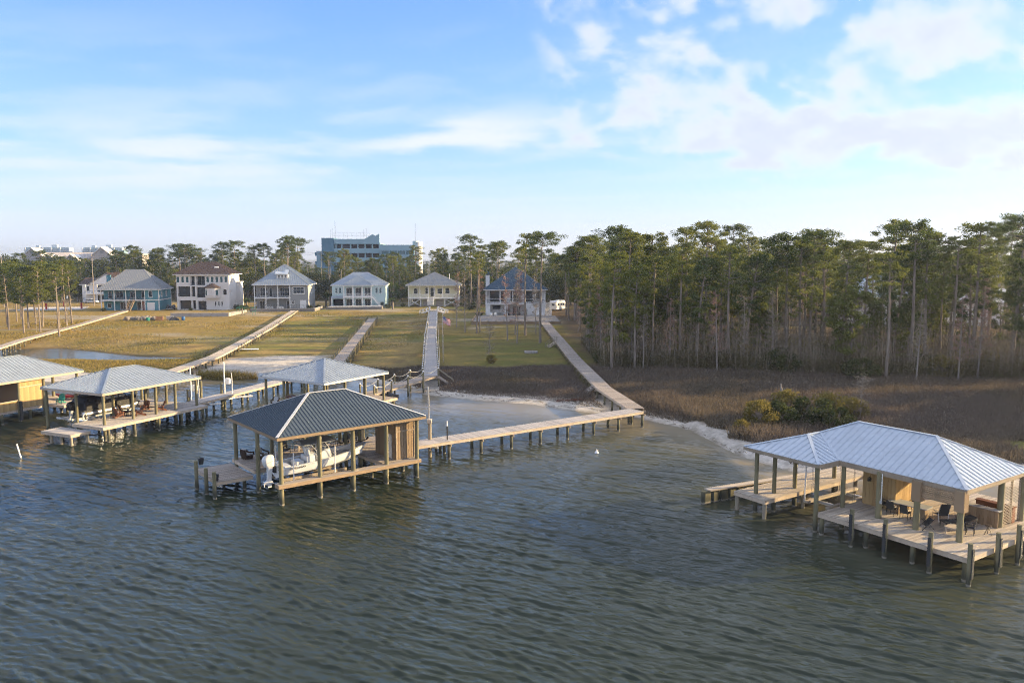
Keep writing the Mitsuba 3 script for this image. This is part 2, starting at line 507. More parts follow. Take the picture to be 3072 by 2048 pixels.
def slab(poly, z0, z1):
    """Vertical prism over a shapely polygon."""
    t = trimesh.creation.extrude_polygon(poly, z1 - z0, engine='earcut')
    t.apply_translation([0, 0, z0])
    return t


# ------------------------------------------------------------------ metal roofs
def face_panels(poly, pan, th=.03, rib=(.05, .045), joined=False):
    """Pans with one raised rib each, over a planar 3-D polygon whose first two points are the eave."""
    P = np.array(poly, float)
    e = P[1] - P[0]
    L = np.linalg.norm(e)
    e /= L
    n = np.cross(e, P[2] - P[0])
    n /= np.linalg.norm(n)
    if n[2] < 0:
        n = -n
    s = np.cross(n, e)
    flat = sg.Polygon([((p - P[0]) @ e, (p - P[0]) @ s) for p in P])
    a0, _, a1, b1 = flat.bounds
    k = max(1, int(round((a1 - a0) / pan)))
    w = (a1 - a0) / k
    out = []
    for i in range(k):
        u0 = a0 + i * w
        cut = flat.intersection(sg.box(u0 + .004, -1, u0 + w - .004, b1 + 1))
        if cut.is_empty or cut.geom_type != 'Polygon' or cut.area < 1e-3:
            continue
        q = np.array(cut.exterior.coords)[:-1]
        if sg.Polygon(q).exterior.is_ccw is False:
            q = q[::-1]
        m = len(q)
        b = MB()
        top = P[0] + q[:, :1] * e + q[:, 1:] * s + n * (th + .003 * R.random())
        v = np.vstack([top, top - n * th])
        f = [(0, j, j + 1) for j in range(1, m - 1)] + [(m, m + j + 1, m + j) for j in range(1, m - 1)]
        for j in range(m):
            j2 = (j + 1) % m
            f += [(j, m + j, m + j2), (j, m + j2, j2)]
        b.add(v, f)
        line = flat.intersection(sg.LineString([(u0 + .03, -1), (u0 + .03, b1 + 1)]))
        if not line.is_empty and line.geom_type == 'LineString' and line.length > .15:
            c = np.array(line.coords)
            c = c[np.argsort(c[:, 1])]
            A, B = (P[0] + c[j, 0] * e + c[j, 1] * s + n * (th + rib[1] / 2) for j in (0, -1))
            b.beam(A, B, rib[0], rib[1], up=n)
        out.append(b)
    return out


def hip_faces(L, W, ze, zr, r):
    """Corners of a hip roof, eave rectangle centred on the origin, ridge along x."""
    c = [(-L / 2, -W / 2, ze), (L / 2, -W / 2, ze), (L / 2, W / 2, ze), (-L / 2, W / 2, ze)]
    a, b = (-r, 0, zr), (r, 0, zr)
    if r < .02:
        return [[c[0], c[1], b], [c[1], c[2], b], [c[2], c[3], a], [c[3], c[0], a]], [(c[0], a), (c[1], b), (c[2], b), (c[3], a)]
    return [[c[0], c[1], b, a], [c[1], c[2], b], [c[2], c[3], a, b], [c[3], c[0], a]], [(c[0], a), (c[1], b), (c[2], b), (c[3], a), (a, b)]


def roof(t, M, faces, ridges, pan, m, trim, under='m_underside', rib=(.05, .045), fascia=True, joined=False, rib_m=None, valleys=()):
    """thing > roof > panel, ridge_cap, fascia, underside."""
    rk = t + '__roof'
    if joined:
        b = MB()
        for fc in faces:
            for p in face_panels(fc, pan, rib=rib):
                for v, f in zip(p.v, p.f):
                    pass
                b.add(p.mesh().vertices, p.mesh().faces)
        child(t, 'roof', b.ply(m), M)
    else:
        for fc in faces:
            for p in face_panels(fc, pan, rib=rib):
                child(rk, 'panel', p.ply(m), M)
    u = MB()
    for fc in faces:
        q = np.array(fc, float)
        k = len(q)
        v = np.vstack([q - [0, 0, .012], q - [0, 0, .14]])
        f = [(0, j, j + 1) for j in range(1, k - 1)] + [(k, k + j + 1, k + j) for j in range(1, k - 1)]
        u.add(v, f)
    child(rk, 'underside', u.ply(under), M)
    for a, b in ridges:
        c = MB()
        up = np.array([0, 0, 1.])
        c.beam(np.array(a) + up * .065, np.array(b) + up * .065, .22, .035)
        child(rk, 'ridge_cap', c.ply(trim), M)
    if fascia:
        for fc in faces:
            a, b = np.array(fc[0], float), np.array(fc[1], float)
            c = MB()
            c.beam(a - [0, 0, .10], b - [0, 0, .10], .05, .21)
            child(rk, 'fascia', c.ply(trim if fascia is True else fascia), M)


# ------------------------------------------------------------------ decks and piers
def rect_deck(t, M, x0, x1, y0, y1, z, along='x', mats='m_plank', w=.145, splits=(), part='deck', th=.04, edge='m_stringer', gaps=()):
    """Boards (each its own part) over joists; splits: where the boards butt end to end."""
    dk = t + '__' + part
    a0, a1, b0, b1 = (x0, x1, y0, y1) if along == 'x' else (y0, y1, x0, x1)
    n = max(1, int(round((b1 - b0) / w)))
    w = (b1 - b0) / n
    cuts = [a0, *splits, a1]
    nm = sum(1 for k in scene if k.startswith(mats) and k[len(mats):].isdigit())
    for i in range(n):
        b = b0 + (i + .5) * w
        for p, q in zip(cuts[:-1], cuts[1:]):
            c, s = ((p + q) / 2, b), (q - p - .012, w - .012)
            if along != 'x':
                c, s = c[::-1], s[::-1]
            box(dk, 'plank', f'{mats}{R.randrange(nm)}', M, (*c, z - th / 2 + R.uniform(-.003, .003)), (*s, th))
    j = MB()
    for c, s in (((x0 + x1) / 2, y0 + .02), ((x0 + x1) / 2, y1 - .02)):
        j.box((c, s, z - th - .13), (x1 - x0 - .02, .05, .25))
    for x in (x0 + .03, x1 - .03):
        j.box((x, (y0 + y1) / 2, z - th - .13), (.05, y1 - y0 - .1, .248))
    child(dk, 'rim_joist', j.ply(edge), M)
    g = MB()
    for k in range(1, 6):
        if along == 'x':
            g.box((x0 + (x1 - x0) * k / 6, (y0 + y1) / 2, z - th - .11), (.06, y1 - y0 - .12, .2))
        else:
            g.box(((x0 + x1) / 2, y0 + (y1 - y0) * k / 6, z - th - .11), (x1 - x0 - .12, .06, .2))
    child(dk, 'joist', g.ply('m_joist'), M)


def pier(t, pts, width, mats, lead=0, step=2.6, rail=0., rail_side=(-1, 1), pile_r=.12, skirt='m_stringer', post_m='m_post', cap=None, nopiles=(), single=160):
    """A boardwalk along 3-D points (deck level): boards across, stringers, bents of two piles; lead: boards that are parts one by one."""
    pts = [np.array(p, float) for p in pts]
    nm = sum(1 for k in scene if k.startswith(mats) and k[len(mats):].isdigit())
    rest = [MB() for _ in range(nm)]
    count = 0
    I = T4()
    for a, b in zip(pts[:-1], pts[1:]):
        d = b - a
        L = np.linalg.norm(d)
        ang = math.degrees(math.atan2(d[1], d[0]))
        tilt = -math.degrees(math.asin(d[2] / L))
        n = int(L / .15)
        for i in range(n):
            c = a + d * (i + .5) / n
            s = (L / n - .012, width + R.uniform(-.015, .015), .04)
            k = R.randrange(nm)
            cc = c + [0, 0, -.02 + R.uniform(-.004, .004)]
            if count < lead:
                box(t, 'plank', f'{mats}{k}', I, cc, s, rz=ang, ry=tilt)
            else:
                rest[k].box(cc, s, rz=ang, ry=tilt)
            count += 1
    for k, b in enumerate(rest):
        if b.n:
            child(t, 'planking', b.ply(f'{mats}{k}'), kind='stuff')
    tot = 0.
    st = MB()
    for a, b in zip(pts[:-1], pts[1:]):
        d = (b - a) / np.linalg.norm(b - a)
        s = np.array([-d[1], d[0], 0]) / np.hypot(d[0], d[1])
        for k in (-1, 1):
            st.beam(a + s * k * (width / 2 - .06) - [0, 0, .165], b + s * k * (width / 2 - .06) - [0, 0, .165], .06, .24)
    child(t, 'stringer', st.ply(skirt))
    for a, b in zip(pts[:-1], pts[1:]):
        d = b - a
        L = np.linalg.norm(d)
        u = d / L
        s = np.array([-u[1], u[0], 0]) / np.hypot(u[0], u[1])
        k = max(1, int(round(L / step)))
        for i in range(k + (1 if b is pts[-1] else 0)):
            c = a + d * (i / k)
            if any((c[0] - q[0]) ** 2 + (c[1] - q[1]) ** 2 < q[2] ** 2 for q in nopiles):
                continue
            for sd in (-1, 1):
                p = c + s * sd * (width / 2 + (pile_r if rail else -.22))
                top = c[2] + rail if (rail and sd in rail_side) else c[2] - .28
                z0 = max(-1.2, gz(p[0], p[1]) - .35)
                post(t, 'pile', I, p[0], p[1], z0, top, pile_r, post_m, 10)
                if rail and cap and sd in rail_side:
                    child(t, 'post_cap', ucyl(cap, 10, .3), T4().translate([p[0], p[1], top - .02]).scale([pile_r * 1.25, pile_r * 1.25, .16]))
            bm = MB()
            bm.beam(c - s * (width / 2 + .18) - [0, 0, .37], c + s * (width / 2 + .18) - [0, 0, .37], .1, .2)
            child(t, 'cross_beam', bm.ply('m_joist'))

# ------------------------------------------------------------------ boathouse with the dark blue roof
A = at(-15.15, 63.31, 0, 39.5)
t = thing('boathouse', 'timber boathouse under a dark blue ribbed metal roof, sheltering a white motorboat', 'boathouse')
AL, AW, AE, AR = 12.78, 9.79, 5.2, 7.32
fa, ra = hip_faces(AL, AW, AE, AR, 1.6)
roof(t, A, fa, ra, .30, 'm_blue_metal', 'm_trim', rib=(.045, .05), fascia='m_board0')
for x in (-5.95, -2.9, -.1, 2.88, 5.75):
    post(t, 'post', A, x, -4.45, -1.5, AE - .1, .17)
for x in (-5.95, -2.9, -.0, 3.4, 5.75):
    post(t, 'post', A, x, 4.6, -1.5, AE - .1, .16)
for y in (-.3,):
    post(t, 'post', A, -6.05, y, -1.5, AE - .1, .16)
for x in (-.9, 1.9, 3.2):
    post(t, 'post', A, x, .55, -1.5, AE - .1, .15)
post(t, 'post', A, 5.8, .3, -1.5, AE - .1, .16)
b = MB()
for y in (-4.45, 4.6):
    b.box((0, y, AE - .22), (12.1, .1, .28))
for x in (-6.0, 5.78):
    b.box((x, 0, AE - .22), (.1, 8.9, .28))
b.box((1.4, .55, AE - .2), (5.2, .1, .24))
child(t, 'header_beam', b.ply('m_joist'), A)
rect_deck(t, A, -6.1, 6.0, .35, 5.2, 1.7, 'x', 'm_plank', .16, (-2.0, 2.0), part='deck')
rect_deck(t, A, 2.75, 6.0, -4.0, .35, 1.7, 'x', 'm_plank', .16, part='side_deck')
rect_deck(t, A, -8.95, -6.1, .6, 5.5, 1.25, 'x', 'm_plank', .16, part='low_deck')
rect_deck(t, A, -6.3, 6.0, -4.75, -4.05, 1.66, 'x', 'm_plank', .175, (-2.9, 2.88), part='finger_walk', edge='m_board1')
rect_deck(t, A, 6.0, 8.75, -.1, 5.0, 1.7, 'y', 'm_plank', .16, part='landing')
for x, y in ((-9.35, 1.42), (-9.25, -.1), (-9.45, 3.44)):
    post(t, 'mooring_pile', A, x, y + .3, -1.5, 2.15 if y < 3 else 2.35, .15)
for x, y in ((-6.6, 1.2), (-7.0, 4.6), (-3, .5), (0, .5), (2.9, -2), (2.9, -.2), (5.9, -2), (8.6, .2), (8.6, 4.7), (5.8, 4.7), (0, 2.6), (-4, 2.6)):
    post(t, 'pile', A, x, y, -1.5, 1.4 if x > -6.2 else 1.0, .14)
for x in (-5.95, -2.9, -.1, 2.88, 5.75):
    post(t, 'pile', A, x + .05, -4.12, -1.5, 1.4, .15)
# storage room at the shore end
sk = t + '__storage_room'
b = MB()
b.box((5.0, -3.85, 3.28), (1.75, .06, 3.1))
b.box((5.84, -2.2, 3.28), (.06, 3.3, 3.1))
b.box((5.0, -.55, 3.28), (1.75, .06, 3.1))
child(sk, 'wall', b.ply('m_board1'), A)
for i in range(7):
    box(sk, 'board', f'm_board{R.randrange(3)}', A, (4.2 + i * .25, -3.90, 3.25), (.215, .04, 3.05))
for i in range(13):
    y = -3.72 + i * .25
    if -3.3 < y < -2.3:
        box(sk, 'board', f'm_board{R.randrange(3)}', A, (4.1, y, 4.2), (.05, .243, 1.0))
    else:
        box(sk, 'board', f'm_board{R.randrange(3)}', A, (4.1, y, 3.2), (.05, .243, 2.98))
b = MB()
b.box((5.0, -3.94, 4.05), (1.75, .05, .09))
b.box((4.12, -3.94, 3.25), (.1, .06, 3.1))
b.box((5.85, -3.94, 3.25), (.1, .06, 3.1))
child(sk, 'trim', b.ply('m_joist'), A)
box(sk, 'door', 'm_white', A, (4.08, -2.82, 2.72), (.06, .86, 2.0), label='plain white storage room door')
child(sk, 'handle', MB().tube([(4.02, -3.12, 2.65), (4.0, -3.12, 2.65), (3.98, -3.06, 2.65)], .025, 6).ply('m_alu'), A)
# boat lift under the motorboat
b = MB()
for x in (-4.4, -.6):
    b.box((x, -1.9, 1.15), (.16, 4.0, .16))
for y in (-2.55, -1.25):
    b.box((-2.5, y, 1.36), (5.6, .14, .2))
child(t, 'lift_bunk', b.ply('m_joist'), A)
b = MB()
for x in (-4.6, -1.2):
    b.tube([(x, -3.55, 1.25), (x + .02, -3.55, 3.6)], .045, 8)
    b.tube([(x, -.25, 1.25), (x, -.25, 3.6)], .045, 8)
child(t, 'guide_pole', b.ply('m_pvc'), A)
b = MB()
for x in (-5.7, 0.4):
    for y in (-3.9, .2):
        b.tube([(x, y, 1.2), (x, y, AE - .3)], .012, 4)
child(t, 'lift_cable', b.ply('m_wire'), A)


def bucket(M, x, y, z, label):
    k = thing('bucket', label, 'bucket')
    r = [(.17, 0), (.22, .42), (.235, .42), (.235, .45), (.205, .45), (.155, .03), (0, .03)]
    child(k, 'pail', mikit.ply(trimesh.creation.revolve(np.array(r), sections=16), 'm_charcoal', smooth=35), M.translate([x, y, z]))
    child(k, 'handle', MB().tube([(.22 * math.cos(a), 0, .44 + .06 * math.sin(a)) for a in np.linspace(0, math.pi, 9)], .012, 5).ply('m_wire'), M.translate([x, y, z]))


bucket(A, -9.0, 3.9, 1.98, 'dark bucket on the outermost mooring pile of the low deck')
bucket(A, -8.9, .85, 1.3, 'dark bucket beside the near mooring pile of the low deck')
k = thing('swim_ladder', 'white looped swim ladder at the back of the dark blue roofed boathouse', 'ladder')
for yy in (3.15, 3.6):
    child(k, 'rail', MB().tube([(8.5, yy, .6), (8.5, yy, 2.4), (8.42, yy, 2.56), (8.2, yy, 2.62), (8.0, yy, 2.52), (7.95, yy, 2.3), (7.95, yy, 1.72)], .03, 8).ply('m_pvc', 40), A)
for z in (.8, 1.1, 1.4):
    child(k, 'rung', MB().tube([(8.5, 3.15, z), (8.5, 3.6, z)], .025, 6).ply('m_pvc'), A)
k = thing('trash_bin', 'dark slim bin by the back posts of the dark blue roofed boathouse', 'bin')
child(k, 'body', mikit.ply(loft([np.c_[rrect(.38 + .06 * s, .38 + .06 * s, .06), np.full(16, s * .95)] for s in (0, .5, 1)]), 'm_charcoal', smooth=40), A.translate([5.45, 4.3, 1.72]))
child(k, 'lid', mikit.ply(loft([np.c_[rrect(.47 - .2 * s, .47 - .2 * s, .06), np.full(16, .95 + s * .12)] for s in (0, .5, 1)]), 'm_black', smooth=40), A.translate([5.45, 4.3, 1.72]))


# ------------------------------------------------------------------ chairs
def adirondack(M, label, m, rock=0., group=None):
    k = thing('adirondack_chair', label, 'chair', group)
    M = M.rotate([0, 1, 0], rock)
    for i in range(7):                                                    # fan of back slats, arched top
        o = (i - 3)
        b = MB()
        h = .86 - .018 * o * o
        b.beam((-.16, o * .078, .30), (-.16 - .34 * h, o * .112, .32 + h * .92), .085, .025, up=(1, 0, .4))
        child(k, 'back_slat', b.ply(m), M)
    for i in range(5):
        box(k, 'seat_slat', m, M, (-.1 + i * .125, 0, .31 + .022 * i), (.11, .54, .025), ry=-10)
    for s in (-1, 1):
        child(k, 'leg', MB().box((.38, s * .30, .28), (.09, .035, .56)).ply(m), M)
        child(k, 'leg', MB().beam((.42, s * .27, .34), (-.55, s * .27, .04), .035, .13).box((-.14, s * .31, .36), (.07, .035, .4)).ply(m), M)
        child(k, 'arm', MB().box((.08, s * .34, .575), (.78, .14, .028)).ply(m), M)
    return k


def club_chair(M, label):
    k = thing('wicker_chair', label, 'chair')
    outer = []
    for z, g in ((.05, .0), (.3, .03), (.52, .05)):
        outer.append(np.c_[rrect(.76 + g, .78 + g, .2, 5), np.full(20, z)])
    b = MB().tm(loft(outer[:2]))
    child(k, 'base', mikit.ply(loft(outer[:2]), 'm_brown_wicker', smooth=50), M)
    arms = MB()
    for s in (-1, 1):
        arms.tube([(.36, s * .36, .30), (.37, s * .37, .54), (.1, s * .39, .58), (-.25, s * .38, .66), (-.36, s * .3, .82)], [.07, .07, .06, .06, .06], 8)
    child(k, 'arm', arms.ply('m_brown_wicker', 50), M)
    back = loft([np.c_[rrect(.12, .74 - .1 * i, .05, 3)[:, 0] - .36 - .05 * i, rrect(.12, .74 - .1 * i, .05, 3)[:, 1], np.full(12, .28 + .28 * i)] for i in range(3)])
    child(k, 'backrest', mikit.ply(back, 'm_brown_wicker', smooth=50), M)
    child(k, 'seat_cushion', mikit.ply(loft([np.c_[rrect(.58 - g, .58 - g, .1), np.full(16, z)] for z, g in ((.31, .04), (.34, 0), (.43, 0), (.46, .05))]), 'm_cushion', smooth=60), M)
    child(k, 'back_cushion', mikit.ply(loft([np.c_[rrect(.16, .54 - g, .06)[:, 0] - .25 - .12 * h, rrect(.16, .54 - g, .06)[:, 1], np.full(16, .44 + .46 * h)] for h, g in ((0, .05), (.5, 0), (1, .06))]), 'm_cushion', smooth=60), M)


def side_table(M, label, m, w=.55, h=.45, name='side_table'):
    k = thing(name, label, 'table')
    n = 5
    for i in range(n):
        box(k, 'top_slat', m, M, (0, (i - 2) * w / n, h), (w, w / n - .012, .03))
    for x in (-1, 1):
        for y in (-1, 1):
            box(k, 'leg', m, M, (x * w * .4, y * w * .4, h / 2), (.05, .05, h))
    child(k, 'apron', MB().box((0, w * .4, h - .06), (w * .8, .03, .07)).box((0, -w * .4, h - .06), (w * .8, .03, .07)).ply(m), M)
    return k


D1 = A.translate([0, 0, 1.702])
club_chair(D1.translate([-5.15, 4.3, 0]).rotate([0, 0, 1], 20), 'brown wicker armchair with pale cushion nearest the deck corner by the low deck')
club_chair(D1.translate([-4.2, 3.5, 0]).rotate([0, 0, 1], -60), 'brown wicker armchair with pale cushion turned away beside the outboard motor')
adirondack(D1.translate([3.2, 3.2, 0]).rotate([0, 0, 1], 215), 'dark slatted adirondack chair with tall fanned back facing the motorboat', 'm_charcoal')
adirondack(D1.translate([1.6, 4.2, 0]).rotate([0, 0, 1], 250), 'dark adirondack chair half hidden behind the post, left of the small slatted table', 'm_charcoal')
adirondack(D1.translate([-1.9, 4.3, 0]).rotate([0, 0, 1], 275), 'dark adirondack chair alone behind the stern of the white motorboat', 'm_charcoal')
adirondack(D1.translate([4.4, 4.0, 0]).rotate([0, 0, 1], 205), 'dark adirondack chair furthest back near the swim ladder', 'm_charcoal')
side_table(D1.translate([2.5, 3.9, 0]), 'small dark slatted table between the adirondack chairs', 'm_charcoal')
side_table(D1.translate([-.6, 4.3, 0]).rotate([0, 0, 1], 15), 'round-cornered pale low table behind the motorboat console', 'm_tan1', .7, .42)


# ------------------------------------------------------------------ white motorboat on the lift
def motorboat(M):
    k = thing('motorboat', 'white centre console motorboat with grey canvas top and large white outboard on a lift', 'motorboat')
    Lb = 7.4
    xs = np.array([0, 1.2, 2.6, 4.0, 5.2, 6.2, 6.9, 7.3, 7.55])
    half = np.array([1.16, 1.22, 1.25, 1.22, 1.08, .83, .55, .30, .06])
    shear = np.array([.98, 1.0, 1.04, 1.11, 1.20, 1.30, 1.38, 1.43, 1.46])
    keel = np.array([.0, .0, .0, .03, .12, .32, .62, .95, 1.30])
    chine_h = np.array([.40, .40, .41, .45, .56, .74, .95, 1.15, 1.38])
    chine_w = half * np.array([.88, .88, .87, .84, .78, .68, .55, .45, .4])
    out = []
    for x, h, s, kz, cz, cw in zip(xs, half, shear, keel, chine_h, chine_w):
        out.append([(x, 0, kz), (x, cw * .55, kz + (cz - kz) * .52), (x, cw, cz), (x, cw + .03, cz + .015), (x, h * .97, (cz + s) / 2 + .03), (x, h, s - .05), (x, h + .025, s - .03), (x, h + .02, s), (x, h - .16 * min(1, h), s + .01)])
    S = np.array(out)
    full = np.concatenate([S[:, ::-1] * [1, -1, 1], S[:, 1:]], 1)
    hull = loft(full, closed=False, cap=False)
    tr = full[0]
    v = np.vstack([tr, tr.mean(0)])
    hull = trimesh.util.concatenate([hull, trimesh.Trimesh(v, [(len(tr), i + 1, i) for i in range(len(tr) - 1)], process=False)])
    scene['m_hull'] = {'type': 'twosided', 'bsdf': {'type': 'ref', 'id': 'm_gelcoat'}}
    child(k, 'hull', mikit.ply(hull, 'm_hull', smooth=28), M)
    # liner: inner sides and floor
    ins = []
    for x, h, s in zip(xs[:7], half, shear):
        w = max(h - .18, .05)
        ins.append([(x + .12, w, s + .005), (x + .12, w - .04, .62 + .1 * (x > 5)), (x + .12, -w + .04, .62 + .1 * (x > 5)), (x + .12, -w, s + .005)])
    scene['m_liner'] = {'type': 'twosided', 'bsdf': {'type': 'principled', 'base_color': rgb([.55, .56, .57]), 'roughness': .5}}
    child(k, 'cockpit', mikit.ply(loft(np.array(ins), closed=False, cap=False), 'm_liner', smooth=30), M)
    fd = MB()
    fore = np.array([(6.55, .68, 1.345), (6.9, .55, 1.39), (7.3, .3, 1.44), (7.5, .1, 1.46), (7.5, -.1, 1.46), (7.3, -.3, 1.44), (6.9, -.55, 1.39), (6.55, -.68, 1.345)])
    fd.add(np.vstack([fore, fore - [0, 0, .05]]), [(0, i, i + 1) for i in range(1, 7)] + [(8, 9 + i, 8 + i) for i in range(1, 7)])
    child(k, 'foredeck', fd.ply('m_gelcoat'), M)
    b = MB()
    for s in (-1, 1):
        b.tube(np.c_[xs, s * (half + .03), shear - .06], .028, 6)
    child(k, 'rub_rail', b.ply('m_cushion', 40), M)
    child(k, 'bow_cushion', MB().box((5.55, .62, .88), (1.1, .45, .14), rz=-14).box((5.55, -.62, .88), (1.1, .45, .14), rz=14).box((6.25, 0, .92), (.4, .7, .14)).ply('m_grey_boat'), M)
    child(k, 'stern_bench', mikit.ply(loft([np.c_[rrect(.55, 1.9, .1)[:, 0] + .55, rrect(.55, 1.9, .1)[:, 1], np.full(16, z)] for z in (.6, 1.0, 1.05)]), 'm_gelcoat', smooth=35), M)
    con = loft([np.c_[rrect(a, w, .12)[:, 0] + x, rrect(a, w, .12)[:, 1], np.full(16, z)] for z, a, w, x in ((.6, 1.25, 1.0, 3.75), (1.15, 1.15, .98, 3.78), (1.45, .85, .92, 3.85), (1.62, .45, .85, 3.98))])
    child(k, 'console', mikit.ply(con, 'm_gelcoat', smooth=35), M)
    child(k, 'windscreen', mikit.ply(loft([[(4.05, -.46, 1.55), (4.2, -.3, 1.55), (4.2, .3, 1.55), (4.05, .46, 1.55)], [(3.78, -.44, 2.1), (3.92, -.3, 2.1), (3.92, .3, 2.1), (3.78, .44, 2.1)]], closed=False, cap=False), 'm_screen', smooth=False), M)
    child(k, 'steering_wheel', mikit.ply(trimesh.creation.torus(.17, .018, major_sections=20, minor_sections=6), 'm_black', smooth=True), M.translate([3.38, .1, 1.45]).rotate([0, 1, 0], -65))
    seat = MB()
    for y in (-.26, .26):
        seat.box((2.75, y, 1.42), (.48, .46, .14)).box((2.5, y, 1.72), (.12, .46, .52), ry=-8)
    child(k, 'helm_seat', seat.ply('m_cushion'), M)
    child(k, 'leaning_post', mikit.ply(loft([np.c_[rrect(.75, 1.05, .1)[:, 0] + 2.6, rrect(.75, 1.05, .1)[:, 1], np.full(16, z)] for z in (.6, 1.25, 1.35)]), 'm_gelcoat', smooth=35), M)
    child(k, 'cooler', MB().box((1.75, 0, .82), (.55, 1.0, .42)).box((1.75, 0, 1.05), (.57, 1.02, .06)).ply('m_gelcoat'), M)
    fr = MB()
    for s in (-1, 1):
        fr.tube([(4.3, s * .55, .65), (4.15, s * .62, 1.6), (3.75, s * .72, 2.22), (3.7, s * .72, 2.29)], .028, 8)
        fr.tube([(3.15, s * .55, .65), (3.1, s * .62, 1.6), (2.6, s * .72, 2.25)], .028, 8)
        fr.tube([(3.95, s * .66, 1.95), (2.85, s * .68, 1.95)], .022, 6)
        fr.tube([(4.5, s * .78, 2.29), (1.9, s * .78, 2.29)], .026, 6)
    for x in (1.9, 2.6, 3.4, 4.5):
        fr.tube([(x, -.8, 2.29), (x, .8, 2.29)], .022, 6)
    child(k, 'top_frame', fr.ply('m_alu', 40), M)
    child(k, 'canvas_top', mikit.ply(loft([np.c_[rrect(2.9 - g, 1.9 - g, .3, 5)[:, 0] + 3.2, rrect(2.9 - g, 1.9 - g, .3, 5)[:, 1], np.full(20, z)] for z, g in ((2.32, .02), (2.36, 0), (2.41, .3), (2.43, 1.0))]), 'm_grey_boat', smooth=50), M)
    rods = MB()
    for i in range(5):
        rods.tube([(1.95, -.6 + .3 * i, 2.22), (1.72, -.6 + .3 * i, 2.62)], .022, 6)
    child(k, 'rod_holder', rods.ply('m_alu'), M)
    child(k, 'trolling_motor', MB().tube([(7.1, .1, 1.5), (7.75, .15, 1.62)], .05, 8).tube([(7.6, -.05, 1.66), (7.9, .25, 1.72)], .07, 8).tube([(7.0, .1, 1.52), (6.5, .15, 1.5)], .035, 6).ply('m_black', 40), M)
    cl = MB()
    for y in (.25, .6):
        cl.box((.1, y, 1.0), (.06, .05, .06))
    child(k, 'cleat', cl.ply('m_alu'), M)
    ok = k + '__outboard'
    cowl = [np.c_[rrect(a, w, min(a, w) * .42, 5)[:, 0] + x, rrect(a, w, min(a, w) * .42, 5)[:, 1], np.full(20, z)] for z, a, w, x in
            ((.98, .50, .40, -.42), (1.05, .72, .52, -.46), (1.35, .86, .60, -.52), (1.62, .88, .60, -.52), (1.80, .76, .52, -.48), (1.90, .48, .34, -.44), (1.93, .2, .15, -.42))]
    child(ok, 'cowl', mikit.ply(loft(cowl), 'm_gelcoat', smooth=60), M)
    child(ok, 'midsection', mikit.ply(loft([np.c_[rrect(a, w, min(a, w) * .4, 4)[:, 0] + x, rrect(a, w, min(a, w) * .4, 4)[:, 1], np.full(16, z)] for z, a, w, x in
                                                ((.98, .46, .36, -.42), (.6, .40, .24, -.46), (.2, .36, .18, -.5), (-.15, .42, .12, -.55))]), 'm_gelcoat', smooth=50), M)
    child(ok, 'gearcase', mikit.ply(loft([np.c_[np.full(12, x), np.cos(np.arange(12) * math.pi / 6) * r, -.28 + np.sin(np.arange(12) * math.pi / 6) * r] for x, r in ((-.2, .02), (-.3, .09), (-.55, .11), (-.85, .07), (-.92, .03))]), 'm_gelcoat', smooth=60), M)
    child(ok, 'cavitation_plate', MB().box((-.62, 0, -.12), (.62, .3, .03)).box((-.5, 0, -.45), (.3, .03, .3)).ply('m_gelcoat'), M)
    pr = MB()
    for i in range(3):
        a = i * 2.094
        pr.box((-.93, .12 * math.cos(a), -.28 + .12 * math.sin(a)), (.03, .2, .1), rx=math.degrees(a), ry=20)
    child(ok, 'propeller', pr.ply('m_alu'), M)
    child(ok, 'bracket', MB().box((-.1, 0, .75), (.2, .4, .5)).tube([(-.08, -.3, .95), (-.3, -.25, .9)], .04, 6).ply('m_black'), M)
    child(ok, 'cowl_stripe', MB().box((-.52, -.302, 1.42), (.5, .012, .05), ry=-14).box((-.52, .302, 1.42), (.5, .012, .05), ry=14).ply('m_grey_boat'), M)
    tx = meshkit.text_mesh('SPORTSMAN', .15, .006, True)
    tx.apply_transform(trimesh.transformations.rotation_matrix(math.pi / 2, [1, 0, 0]))
    child(k, 'hull_name', mikit.ply(tx, 'm_charcoal'), M.translate([.55, -1.262, .78]).rotate([0, 1, 0], -1.2))


scene['m_screen'] = {'type': 'thindielectric', 'int_ior': 1.5, 'specular_transmittance': rgb([.55, .6, .65])}
motorboat(A.translate([-5.35, -2.0, 1.45]).rotate([0, 1, 0], -1.8).scale([1.03, 1.03, 1.0]))

# ------------------------------------------------------------------ jet ski lift post beside the blue roof boathouse
t = thing('boat_lift', 'weathered single-pile cantilever lift with black tipped guide poles beside the long pier', 'boat lift')
post(t, 'pile', T4(), -7.5, 70.2, -1.5, 3.6, .17, 'm_post_pale')
child(t, 'mast', MB().tube([(-7.55, 70.15, 3.4), (-7.6, 70.15, 6.6)], .075, 8).ply('m_alu'))
child(t, 'bracket', MB().box((-7.5, 70.1, 3.45), (.42, .42, .35)).ply('m_tan1'))
child(t, 'arm', MB().beam((-8.6, 69.0, 1.35), (-5.6, 70.3, 1.35), .12, .14).beam((-8.8, 69.7, 1.35), (-6.6, 68.5, 1.35), .12, .14).ply('m_alu'))
for x, y in ((-8.7, 69.0), (-5.9, 70.1)):
    child(t, 'guide_pole', MB().tube([(x, y, 1.3), (x, y, 3.0)], .06, 8).ply('m_black'))
    child(t, 'pole_tip', MB().tube([(x, y, 3.0), (x, y, 3.45)], .06, 8).ply('m_pvc'))
for x, y in ((-7.1, 71.9), (-6.3, 71.5)):
    post(t, 'pile', T4(), x, y, -1.5, 1.4, .14)

